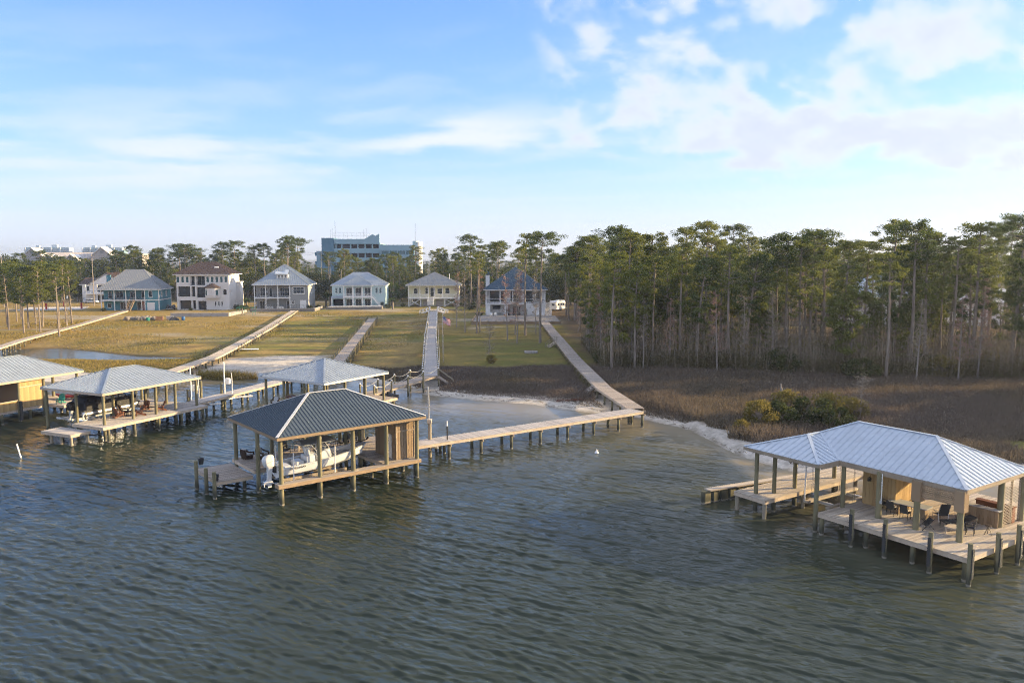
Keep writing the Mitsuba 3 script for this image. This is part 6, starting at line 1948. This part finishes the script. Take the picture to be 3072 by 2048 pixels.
def pine(seed, h, crown0, spread, nb, m, dens=1., flat=.5, dead=0, clump=1.0):
    rs = np.random.RandomState(seed)
    tr = MB()
    bend = rs.randn(2) * .5
    zs = np.linspace(-.3, h * .97, 9)
    f = zs / h
    axis = np.c_[bend[0] * f ** 2 + .15 * np.sin(f * 5 + seed), bend[1] * f ** 2 + .15 * np.cos(f * 4 + seed), zs]
    tr.tube(axis, .06 + .215 * (1 - f) ** .8 * (h / 20), 7)
    ax = lambda z: np.array([np.interp(z, zs, axis[:, 0]), np.interp(z, zs, axis[:, 1]), z])
    pts = []
    for i in range(nb):
        u = (i + rs.rand()) / nb
        z = h * (crown0 + (1 - crown0) * u ** .9)
        a = i * 2.4 + rs.randn() * .5
        env = math.sin(math.pi * (0.18 + .74 * u)) ** .8
        L = spread * env * rs.uniform(.6, 1.1)
        p0 = ax(min(z, h * .96))
        rise = L * (.15 + .55 * u) + rs.randn() * .2
        p1 = p0 + [math.cos(a) * L, math.sin(a) * L, rise]
        pm = (p0 + p1) / 2 - [0, 0, .12 * L]
        tr.tube([p0, pm, p1], [.055 + .01 * L, .035, .015], 4, caps=False)
        for _ in range(max(1, int(round(2.2 * dens)))):
            c = p1 + (pm - p1) * rs.rand() * .55 + rs.randn(3) * [.35, .35, .2] * clump
            n = int(52 * dens)
            r = rs.uniform(.55, 1.0) * clump * (.6 + .16 * L)
            q = rs.randn(n, 3)
            q /= np.linalg.norm(q, axis=1, keepdims=True)
            q *= rs.rand(n, 1) ** .45
            pts.append(c + q * [r * 1.25, r * 1.25, r * flat] + [0, 0, r * .15])
    for i in range(dead):                                               # bare snags under the crown
        z = h * rs.uniform(.3, crown0)
        a = rs.rand() * 6.28
        L = rs.uniform(.7, 2.2)
        p0 = ax(z)
        tr.tube([p0, p0 + [math.cos(a) * L, math.sin(a) * L, rs.uniform(-.3, .5)]], [.035, .012], 3, caps=False)
    top = ax(h * .97)
    q = rs.randn(int(60 * dens), 3) * [.7, .7, .5]
    pts.append(top + q)
    return tr.ply('m_bark'), leaf_ply(tri_cloud(np.concatenate(pts), .44, rs), m)


def bare(seed, h, m, spread=1.6, n=46, pyr=True):
    rs = np.random.RandomState(seed)
    b = MB()
    zs = np.linspace(-.3, h, 7)
    f = zs / h
    axis = np.c_[.3 * f * rs.randn(), .3 * f * rs.randn(), zs]
    b.tube(axis, .02 + .13 * (1 - f) * (h / 16), 6)
    tw = MB()
    for i in range(int(n * 1.25)):
        z = h * rs.uniform(.25, .98)
        L = spread * ((1 - z / h) * 1.1 + .25 if pyr else rs.uniform(.5, 1.2)) * rs.uniform(.6, 1.2)
        a = rs.rand() * 6.28
        p0 = np.array([np.interp(z, zs, axis[:, 0]), np.interp(z, zs, axis[:, 1]), z])
        d = np.array([math.cos(a), math.sin(a), rs.uniform(.05, .6)])
        p1 = p0 + d * L
        b.tube([p0, p1], [.03, .01], 3, caps=False)
        for _ in range(9):
            q = p0 + d * L * rs.uniform(.35, 1)
            e = q + rs.randn(3) * [.42, .42, .3] + [0, 0, .12]
            s = rs.randn(3) * .026
            tw.add([q + s, q - s, e], [(0, 1, 2)])
    return b.ply('m_bark_pale'), tw.ply(m)


def oak(seed, h, spread, m, n=26, leaf=.42):
    rs = np.random.RandomState(seed)
    b = MB()
    b.tube([(0, 0, -.3), (.1, .05, h * .3), (.0, .2, h * .55)], [.3, .22, .1], 7)
    pts = []
    for i in range(n):
        d = rs.randn(3)
        d /= np.linalg.norm(d)
        c = np.array([d[0] * spread * .72, d[1] * spread * .72, h * .58 + d[2] * h * .33]) * [1, 1, 1]
        r = spread * rs.uniform(.26, .46)
        b.tube([(0, .1, h * .35), c * [.5, .5, 1] - [0, 0, .1 * h], c], [.09, .05, .02], 4, caps=False)
        q = rs.randn(110, 3)
        q /= np.linalg.norm(q, axis=1, keepdims=True)
        q *= rs.rand(110, 1) ** .33
        pts.append(c + q * [r, r, r * .75])
    return b.ply('m_bark'), leaf_ply(tri_cloud(np.concatenate(pts), leaf, rs, 1.0, 1.7), m)


models = {}


def model(key, parts):
    scene[key] = {'type': 'shapegroup', 'trunk': parts[0], 'crown': parts[1]}
    models[key] = 1


model('pine_a', pine(1, 21, .46, 3.2, 36, 'm_needle', 1.05, .66, 10))
model('pine_b', pine(2, 23, .68, 3.4, 24, 'm_needle', 1.05, .56, 14))
model('pine_c', pine(3, 19, .40, 2.9, 36, 'm_needle_dark', 1.05, .70, 8))
model('pine_d', pine(4, 24, .76, 4.2, 20, 'm_needle_dark', 1.15, .5, 16, 1.0))
model('pine_e', pine(5, 16, .42, 2.7, 30, 'm_needle', 1.3, .6, 5))
model('pine_f', pine(6, 22, .72, 2.6, 18, 'm_needle', 1.05, .5, 18))
model('pine_young', pine(7, 9, .25, 2.0, 24, 'm_needle', 1.0, .7, 0, .8))
model('bare_tall', bare(11, 15, 'm_twig_red', 1.8, 60))
model('bare_thin', bare(12, 12, 'm_twig', 1.3, 46))
model('bare_wide', bare(13, 10, 'm_twig', 2.2, 60, False))
model('oak_a', oak(21, 10, 4.4, 'm_oak', 30))
model('oak_b', oak(22, 8, 3.8, 'm_needle_dark', 26))
model('shrub_gold', oak(23, 2.6, 1.7, 'm_bush', 20, .22))
model('shrub_dark', oak(24, 2.4, 1.9, 'm_oak', 20, .24))

placed = []


def tree(name, mod, x, y, label, cat, group=None, s=1., z=None, free=0.):
    k = thing(name, label, cat, group)
    scene[k] = {'type': 'instance', 'shapegroup': {'type': 'ref', 'id': mod},
                'to_world': T4().translate([x, y, (gz(x, y) if z is None else z) - .05]).rotate([0, 0, 1], R.uniform(0, 360)).rotate([1, 0, 0], R.uniform(-1.5, 1.5)).scale([s * R.uniform(.92, 1.08), s * R.uniform(.92, 1.08), s])}
    placed.append((x, y))
    return k


# grove on the left lawn
grove = 'pines of the left grove'
LP = [(-148, 229, 'pine_c', .7), (-114.5, 183, 'pine_e', 1.05), (-111.5, 178.5, 'pine_c', .88), (-117.5, 190, 'pine_a', .80), (-108.6, 179.5, 'pine_a', .82), (-116, 193, 'pine_e', 1.08), (-99.2, 171, 'pine_f', .76), (-110.8, 191, 'pine_c', .90), (-112.5, 197, 'pine_b', .78), (-113.2, 201, 'pine_a', .86), (-120, 186, 'pine_c', .86), (-124, 192, 'pine_a', .8), (-122, 200, 'pine_e', 1.0), (-128, 198, 'pine_c', .9), (-131, 207, 'pine_a', .84), (-135, 215, 'pine_c', .95)]
for x, y, mo, s in LP:
    tree('pine_tree', mo, x, y, 'bare trunked pine with a dark green top in the grove beside the grey boardwalk', 'pine tree', grove, s * .90)
tree('bare_tree', 'bare_thin', -110, 180.5, 'thin bare sapling among the left grove pine trunks', 'tree', None, .55)
tree('bare_tree', 'bare_wide', -107, 188, 'leafless shrubby tree in the left grove by the boardwalk', 'tree', None, .7)

# tall trees on the lawn before the navy roofed house
LT = [(-10.7, 178, 'bare_thin', 1.15), (-7.8, 176, 'pine_f', .80), (-7.3, 177.2, 'bare_tall', 1.0), (-.9, 160.5, 'bare_tall', .92), (.7, 172, 'bare_thin', 1.2), (1.0, 156.5, 'bare_tall', .98), (2.8, 171, 'pine_f', 1.0), (5.3, 173, 'bare_thin', 1.1), (5.7, 157.5, 'pine_d', .9), (-13.5, 190, 'bare_tall', .9)]
for x, y, mo, s in LT:
    pine_ = mo.startswith('pine')
    tree('pine_tree' if pine_ else 'bare_tree', mo, x, y, 'tall thin pine on the lawn before the navy roofed house' if pine_ else 'leafless reddish tree on the lawn before the navy roofed house', 'pine tree' if pine_ else 'tree', 'tall pines on the lawn' if pine_ else 'bare trees on the lawn', s)
tree('bare_tree', 'bare_wide', -3.9, 130, 'feathery leafless sapling at the edge of the marsh grass', 'tree', None, .62)
tree('shrub', 'shrub_gold', -3.4, 129.2, 'small olive shrub at the foot of the feathery sapling', 'shrub', None, .55)

# the forest on the right
front = [(15.2, 119, 'pine_f', .88), (18.7, 119, 'pine_a', .82), (25.8, 119.5, 'pine_f', .9), (27.9, 117, 'pine_c', .95), (30.4, 115, 'bare_tall', .9), (32.5, 117, 'pine_b', .86), (36, 119.5, 'pine_c', .98), (42.1, 120, 'pine_d', .90), (43.9, 118.5, 'pine_a', .98), (46.6, 122, 'pine_d', .93), (48.6, 114.5, 'pine_b', .9), (51.8, 107.5, 'pine_f', .86), (57.2, 111.5, 'pine_d', .97), (60.5, 114, 'pine_a', 1.06), (63.7, 112.8, 'pine_b', .92), (64.2, 107, 'bare_tall', .95), (68.4, 116, 'pine_b', 1.02), (74.8, 116, 'pine_d', 1.03), (71, 107, 'pine_c', .95), (78, 108, 'pine_a', .95), (22, 121, 'pine_b', .80), (39, 116, 'bare_thin', 1.1), (55, 105.5, 'bare_thin', 1.05), (69, 103.5, 'bare_thin', 1.0), (20, 118.3, 'bare_thin', 1.0), (24, 118, 'bare_tall', .8), (34.5, 115.5, 'bare_thin', 1.0), (61, 106, 'bare_tall', .85)]
for x, y, mo, s in front:
    p = mo.startswith('pine')
    tree('pine_tree' if p else 'bare_tree', mo, x, y, 'slender tall pine in the front row of the forest beyond the brown marsh' if p else 'leafless grey tree in the front row of the forest beyond the brown marsh', 'pine tree' if p else 'tree', 'front row forest pines' if p else 'front row bare trees', s * .93)
blocked = [(-8, 195, 12, 237), (80, 188, 102, 206), (106, 184, 130, 200), (36, 202, 53, 217), (10, 238, 19, 250)]


def clear(x, y, r):
    if any(a - 2 < x < c + 2 and b - 2 < y < d + 2 for a, b, c, d in blocked):
        return False
    return all((x - a) ** 2 + (y - b) ** 2 > r * r for a, b in placed)


mods = ['pine_a', 'pine_b', 'pine_c', 'pine_d', 'pine_f', 'pine_a', 'pine_c', 'pine_e', 'bare_tall', 'bare_thin']
n = 0
tries = 0
while n < 165 and tries < 20000:
    tries += 1
    d = 3 + 92 * R.random() ** 1.35
    x = R.uniform(12, 116)
    y = np.interp(x, [12, 20, 50, 80, 120], [122, 121, 111, 106, 100]) + d
    if x < np.interp(y, [80, 118, 200, 260], [15, 14, 13, 20]) or x > y * .70 + 6 or not clear(x, y, 3.5 + .012 * d):
        continue
    mo = R.choice(mods)
    p = mo.startswith('pine')
    tree('pine_tree' if p else 'bare_tree', mo, x, y, 'pine crowding the forest behind its front row' if p else 'leafless tree hidden among the forest pine trunks', 'pine tree' if p else 'tree', 'inner forest pines' if p else 'inner forest bare trees', R.uniform(.55, 1.0) * (.92 if x < 30 else 1.))
    n += 1
n, tries = 0, 0
while n < 30 and tries < 4000:
    tries += 1
    y = R.uniform(128, 236)
    x = np.interp(y, [118, 200, 240], [14, 14, 22]) + R.uniform(0, 20)
    if not clear(x, y, 2.6):
        continue
    tree('pine_tree', R.choice(['pine_a', 'pine_c', 'pine_e', 'pine_a']), x, y, 'pine crowding the forest behind its front row', 'pine tree', 'inner forest pines', R.uniform(.7, 1.0))
    n += 1
# understory shrubs and twiggy brush
n = 0
while n < 46:
    x = R.uniform(14, 84)
    y = np.interp(x, [12, 20, 50, 80, 120], [121, 119, 109, 104, 99]) + R.uniform(-1.5, 22)
    if x < np.interp(y, [80, 118, 200], [15.5, 14.5, 13]) or x > y * .7 + 4:
        continue
    tree('shrub', R.choice(['shrub_dark', 'shrub_gold']), x, y, 'leafy understory shrub at the foot of the forest pines', 'shrub', 'forest understory shrubs', R.uniform(.7, 1.5))
    n += 1
# band of trees behind the houses
n, tries = 0, 0
bt = ['pine_a', 'pine_c', 'pine_d', 'oak_a', 'oak_b', 'oak_a', 'pine_e', 'oak_b']
hb = [(-164, 288, -138, 312), (-125, 288, -100, 306), (-40, 258, -16, 282)]
while n < 330 and tries < 20000:
    tries += 1
    x = R.uniform(-230, 30)
    y = R.uniform(296, 372) if x < -48 else R.uniform(272, 350)
    if x > 8:
        y = R.uniform(245, 340)
    if x < -y * .66 - 8 or not clear(x, y, 2.7) or any(a < x < c and b < y < d for a, b, c, d in hb):
        continue
    mo = R.choice(bt)
    o = mo.startswith('oak')
    tree('oak_tree' if o else 'pine_tree', mo, x, y, 'dark evergreen broadleaf tree in the belt of trees behind the houses' if o else 'tall pine standing in the belt of trees behind the houses', 'tree' if o else 'pine tree', 'broadleaf trees behind the houses' if o else 'pines behind the houses', (R.uniform(.95, 1.35) if o else R.uniform(.72, .98)) * (.82 if x < -.5 * y else .84 if -.27 * y < x < -.10 * y else 1))
    n += 1
for x, y, mo, s in ((-89, 312, 'pine_d', 1.02), (-85.5, 314, 'pine_d', .98), (-112, 318, 'pine_d', .95), (-118, 320, 'pine_d', .93), (-101, 310, 'pine_b', .90), (-94, 322, 'pine_a', .98), (-64, 300, 'pine_a', .93), (-37, 300, 'pine_b', .9), (-14, 268, 'pine_d', .98), (-132, 318, 'pine_d', .9), (-5, 262, 'pine_b', .92), (2, 264, 'pine_a', .93), (-11, 256, 'pine_f', .92)):
    tree('pine_tree', mo, x, y, 'tall flat topped pine standing clear against the sky behind the houses', 'pine tree', 'tall pines on the skyline', s)
# young pines under the canopy
n = 0
while n < 40:
    x = R.uniform(15, 80)
    y = np.interp(x, [12, 20, 50, 80, 120], [121, 119, 109, 104, 99]) + R.uniform(1, 45)
    if x < np.interp(y, [80, 118, 200], [15.5, 14.5, 13]) or x > y * .7 + 4:
        continue
    tree('young_pine', 'pine_young', x, y, 'young green pine filling the gaps low down between the forest trunks', 'pine tree', 'young forest pines', R.uniform(.6, 1.5))
    n += 1
for i in range(26):
    tree('oak_tree', R.choice(['oak_a', 'oak_b']), -283 + i * 3.6 + R.uniform(-1, 1), 398 + R.uniform(-8, 8), 'dark evergreen broadleaf tree in the belt of trees behind the houses', 'tree', 'broadleaf trees behind the houses', R.uniform(1.45, 1.95))
# palms
fr = np.random.RandomState(9)


def palm(seed):
    rs = np.random.RandomState(seed)
    b = MB()
    b.tube([(0, 0, -.2), (.05, 0, .9), (0, .03, 1.8)], [.22, .18, .2], 8)
    v = []
    for i in range(24):
        a, e = i * 2.4, rs.uniform(.1, 1.25)
        d = np.array([math.cos(a) * math.cos(e), math.sin(a) * math.cos(e), math.sin(e)])
        side = np.array([-math.sin(a), math.cos(a), 0])
        pr = np.array([0, 0, 1.8])
        for j in range(9):
            t = (j + 1) / 9
            p = np.array([0, 0, 1.8]) + d * 1.9 * t - np.array([0, 0, .9 * t * t])
            for s in (-1, 1):
                tip = p + side * s * .5 * math.sin(math.pi * min(1, t * .9 + .1)) + d * .25 - [0, 0, .18]
                v.append([pr, p, tip])
            pr = p
    return b.ply('m_bark'), leaf_ply(np.array(v).reshape(-1, 3), 'm_palm')


model('palm_model', palm(3))
for x, y, s, lab in ((-60.8, 262, 2.0, 'tall palm beside the drive between the dormer house and the white porch house'), (-38, 250, 1.5, 'broad dark palm by the left side of the yellow stilt house'), (-17.5, 246, 1.15, 'small palm on the lawn right of the yellow stilt house'), (-82.5, 244, 1.5, 'palm between the cream house and the grey dormer house'), (-62.5, 263, 1.7, 'second palm beside the drive by the grey dormer house'), (-80, 232, 1.0, 'low palm behind the wire pen by the retaining wall')):
    tree('palm_tree', 'palm_model', x, y, lab, 'palm tree', None, s)
# shrub thicket on the point
for i, (x, y, mo, s, lab) in enumerate(((23.4, 81.5, 'shrub_gold', .6, 'smallest yellow green shrub at the tip of the point by the beach'), (25.9, 83.5, 'shrub_gold', 1.15, 'rounded yellow green shrub at the left of the thicket on the point'), (28.2, 84.6, 'shrub_dark', 1.15, 'dark green shrub in the front middle of the thicket on the point'), (29.8, 86.8, 'shrub_gold', 1.3, 'tall yellow tipped shrub at the back of the thicket on the point'), (31.6, 84.8, 'shrub_dark', 1.3, 'broad dark green shrub at the heart of the thicket on the point'), (34.0, 86.2, 'shrub_gold', 1.25, 'yellow green shrub right of the heart of the thicket on the point'), (36.8, 87.0, 'shrub_gold', 1.0, 'rightmost yellow green shrub of the thicket on the point'), (33.4, 83.0, 'shrub_dark', 1.0, 'low dark shrub in front right of the thicket on the point'))):
    tree('shrub', mo, x * 1.01 - .6, y - 4.2, lab, 'shrub', None, s * .98)
tree('bare_tree', 'bare_wide', 37.0, 82.0, 'grey leafless bush at the right end of the thicket on the point', 'tree', None, .5)
k = thing('tree_snag', 'pale dead stub of a trunk standing behind the thicket', 'dead tree')
child(k, 'trunk', MB().tube([(32.3, 92.5, .6), (32.2, 92.5, 2.2), (32.1, 92.5, 3.3)], [.22, .18, .08], 7).ply('m_bark_pale'))
child(k, 'stub', MB().tube([(32.2, 92.5, 2.3), (32.6, 92.4, 2.8)], [.08, .03], 5).ply('m_bark_pale'))
k = thing('driftwood', 'reddish brown driftwood and weed washed up on the small white beach', 'driftwood')
b = MB()
for i in range(26):
    x, y = 5.5 + 3.2 * R.random(), 97.9 - 1.0 * R.random()
    a = R.gauss(-.35, .5)
    L = R.uniform(.4, 1.6)
    b.tube([(x, y, gz(x, y) + .08), (x + L * math.cos(a), y + L * math.sin(a), gz(x, y) + R.uniform(.05, .3))], [.06, .03], 5)
child(k, 'branch', b.ply('m_red_wood'))

for i, (x, y, s, lab) in enumerate(((-108.5, 250, .5, 'dark shrub at the right corner of the teal house'), (-126, 241.3, .45, 'dark shrub at the left corner of the teal house'), (-88.3, 251, .6, 'shrub against the sunlit side wall of the cream house'), (-83, 243, .75, 'bushy shrub between the cream house and the grey dormer house'), (-64.2, 248.5, .6, 'shrub at the right corner of the grey dormer house'), (-62.9, 254, .5, 'small shrub beside the drive of the grey dormer house'), (-40.6, 255, .6, 'shrub at the right corner of the white porch house'), (-36.5, 262, .55, 'shrub left of the yellow cottage stilts'), (-16.2, 262, .7, 'shrub at the right corner of the yellow cottage'), (-9.2, 218, .6, 'shrub at the left corner of the navy roofed house'), (-13, 246, 1.0, 'wide dark shrub between the yellow cottage and the navy roofed house'), (-100, 243.5, .4, 'low shrub in front of the cream house loggias'))):
    tree('garden_shrub', 'shrub_dark', x, y, lab, 'shrub', None, s)

# far belts of trees to the horizon
def belt(key, label, spots):
    labels[key] = {'label': label, 'category': 'forest', 'kind': 'stuff'}
    for i, (mo, x, y, s) in enumerate(spots):
        scene[f'{key}__{i:03d}'] = {'type': 'instance', 'shapegroup': {'type': 'ref', 'id': mo}, 'to_world': T4().translate([x, y, 1.2]).rotate([0, 0, 1], R.uniform(0, 360)).scale([s * 1.2, s * 1.2, s])}


sp = []
while len(sp) < 720:
    y = 372 + 700 * R.random() ** 1.6
    x = R.uniform(-y * .78, y * .2)
    if -280 < x < -120 and 410 < y < 450 or (-185 < x < -55 and 445 < y < 500):
        continue
    if -275 < x < -165 and y < 470 and R.random() < .7:
        continue
    sp.append((R.choice(['pine_c', 'pine_a', 'oak_a', 'oak_b', 'pine_d', 'oak_a']), x, y, R.uniform(.6, .85) if True else 1))
sp = [(m_, x, y, s * (1.35 if m_.startswith('oak') else .9) * (.80 if x < -.47 * y else .82 if -.27 * y < x < -.10 * y else 1)) for m_, x, y, s in sp]
belt('forest', 'far belt of woodland running to the skyline behind the houses', sp)
sp = []
while len(sp) < 330:
    y = 205 + 520 * R.random() ** 1.6
    x = R.uniform(14, y * .78 + 10)
    if any(a - 3 < x < c + 3 and b - 2 < y < d + 3 for a, b, c, d in blocked):
        continue
    sp.append((R.choice(['pine_c', 'pine_a', 'pine_d', 'pine_b', 'oak_a']), x, y, R.uniform(.72, .98)))
for i in range(150):
    sp.append((R.choice(['pine_c', 'pine_a', 'pine_d', 'pine_b']), R.uniform(80, 190), R.uniform(72, 116), R.uniform(.5, .85)))
belt('forest_001', 'deep pine wood fading into haze behind the nearer forest', sp)


# ------------------------------------------------------------------ grasses
def blades(n, sampler, h, w, rs, lean=.35):
    x, y, hs = sampler(n)
    z = ground(x, y) - .03
    a = rs.rand(len(x)) * 6.283
    hh = h * hs * rs.uniform(.55, 1.25, len(x))
    ww = w * rs.uniform(.7, 1.4, len(x))
    lx, ly = rs.randn(len(x)) * lean * hh, rs.randn(len(x)) * lean * hh
    v = np.stack([np.stack([x + np.cos(a) * ww, y + np.sin(a) * ww, z], 1), np.stack([x - np.cos(a) * ww, y - np.sin(a) * ww, z], 1), np.stack([x + lx, y + ly, z + hh], 1)], 1)
    return v.reshape(-1, 3)


def stuff(name, label, cat, v, m):
    scene[name] = leaf_ply(v, m)
    labels[name] = {'label': label, 'category': cat, 'kind': 'stuff'}


rs = np.random.RandomState(17)


def s_marsh(n):
    x = rs.uniform(11, 92, n * 2)
    f = np.interp(x, [12, 20, 50, 80, 120], [121, 120, 111, 106, 101])
    sh = np.interp(x, SX, SY)
    lo = np.maximum(sh + 3.0, 66)
    y = lo + (f - lo) * rs.rand(n * 2)
    ok = (inland(x, y) > 2.6) & ((y > 87) | (x > np.interp(-y, [-87.5, -81, -74, -70, -64.5, -60], [14.5, 19.3, 20.2, 21, 24, 34]) + 2.2 + .8 * np.sin(y * 1.3))) & (x > np.interp(y, [84, 98, 125], [15.6, 12.8, 11.6])) & (x < y * .72 + 8)
    ok &= ~((x > 13) & (x < 42) & (y < 66)) & ~((x > 46) & (y < 74))
    x, y = x[ok][:n], y[ok][:n]
    c = meshkit.fbm(np.stack([x * .16, y * .16, 0 * x], -1), 3, 4)
    edge = np.clip((inland(x, y) - 2) / 5, .35, 1)
    return x, y, (.55 + .9 * c) * edge


stuff('marsh_grass', 'tall brown marsh grass spreading below the pine forest', 'grass', blades(150000, s_marsh, 1.05, .045, rs), 'm_marsh')


def s_marsh2(n):
    x = rs.uniform(-27, 13, n * 2)
    sh = np.interp(x, SX, SY)
    y = sh + 3.5 + rs.rand(n * 2) * (125 - sh - 3.5)
    ok = (y < 124 + 3 * np.sin(x * .4)) & (np.abs(x - np.interp(y, [108, 155], [-11.35, -16.2])) > 1.4) & (x < np.interp(y, [84, 98, 125], [12.4, 10.4, 9.0])) & (np.abs(x + 26.5) > 1.6)
    x, y = x[ok][:n], y[ok][:n]
    c = meshkit.fbm(np.stack([x * .2, y * .2, 0 * x], -1), 3, 6)
    return x, y, (.35 + .9 * c) * np.clip((inland(x, y) - 3) / 4, .3, 1) * np.clip((128 - y) / 5, .25, 1)


stuff('marsh_grass_001', 'brown marsh grass between the roped boardwalk and the long bending boardwalk', 'grass', blades(52000, s_marsh2, 1.0, .045, rs), 'm_marsh')


def s_spit(n):
    x = rs.uniform(-100, -54, n)
    y = rs.uniform(121, 139, n)
    ok = (polyd(x, y, POND) > .8) & (inland(x, y) > 5) & (np.abs(x + 50.4) > 2)
    return x[ok], y[ok], .5 + .8 * meshkit.fbm(np.stack([x[ok] * .2, y[ok] * .2, 0 * x[ok]], -1), 2, 2)


stuff('spit_grass', 'yellow green grass on the low spit between the pond and the bay', 'grass', blades(30000, s_spit, .42, .05, rs), 'm_gold')


def s_tuft(n):
    a, r = rs.rand(n) * 6.28, rs.rand(n) ** .5
    x, y = -43.2 + 4.6 * r * np.cos(a), 117.6 + 1.3 * r * np.sin(a)
    return x, y, 1 + 0 * x


stuff('reed_tuft', 'golden reeds standing in the shallows before the sand flat', 'reeds', blades(2600, s_tuft, 1.3, .04, rs, .2) + [0, 0, .25], 'm_gold')


def s_lawn(n):
    x = rs.uniform(-125, -20, n)
    y = rs.uniform(140, 236, n)
    c = meshkit.fbm(np.stack([x * .07, y * .07, 0 * x], -1), 3, 12)
    ok = (polyd(x, y, POND) > .6) & (c > .40 + .25 * rs.rand(n)) & (np.abs(x - np.interp(y, [118, 207], [-27.1, -37])) > 1.6) & (np.abs(x - np.interp(y, [131, 148, 231], [-50.3, -52.3, -64.2])) > 1.6)
    x, y = x[ok], y[ok]
    return x, y, np.where(x < -52, 1.2, .6) * (.6 + .6 * rs.rand(len(x)))


stuff('lawn_grass', 'rough tan and golden grass over the open lots between the boardwalks', 'grass', blades(110000, s_lawn, .30, .07, rs), 'm_gold')


def s_brush(n):
    x = rs.uniform(12, 90, n * 2)
    y = np.interp(x, [12, 20, 50, 80, 120], [120, 119, 109.5, 104.5, 100]) + 36 * rs.rand(n * 2) ** 1.8
    ok = (x > np.interp(y, [100, 118, 200], [15.5, 14.2, 13])) & (x < y * .72 + 6)
    x, y = x[ok][:n], y[ok][:n]
    return x, y, .4 + 1.2 * meshkit.fbm(np.stack([x * .25, y * .25, 0 * x], -1), 3, 31)


stuff('saplings', 'thin grey brown leafless saplings standing between the forest trunks', 'saplings', np.concatenate([blades(5000, s_brush, 6.5, .05, rs, .08), tri_cloud((lambda q: np.stack([q[0], q[1], ground(q[0], q[1]) + rs.rand(len(q[0])) * 7.5], 1))(s_brush(15000)), .55, rs, 1.0, 9.0)]), 'm_twig')
stuff('undergrowth', 'tangled brown and green undergrowth below the forest pines', 'undergrowth', np.concatenate([blades(60000, s_brush, 2.6, .03, rs, .3), tri_cloud((lambda q: np.stack([q[0], q[1], ground(q[0], q[1]) + rs.rand(len(q[0])) * 2.6 * q[2]], 1))(s_brush(70000)), .30, rs, .8, 1.8)]), 'm_brush')


def s_wrack(n):
    x = np.concatenate([rs.uniform(-17, 14, n), rs.uniform(14, 22, n // 3)])
    t = np.abs(rs.randn(len(x))) * .7 + 1.9 + .8 * np.sin(x * .9) + .5 * np.sin(x * 2.3)
    y = np.interp(x, SX, SY) + t
    return x, y, 1 + 0 * x


q = s_wrack(420)
stuff('beach_wrack', 'dark strand line of seaweed scraps along the white beach', 'seaweed', tri_cloud(np.stack([q[0], q[1], ground(q[0], q[1]) + .04], 1), .26, rs, .05, 2.4), 'm_twig')
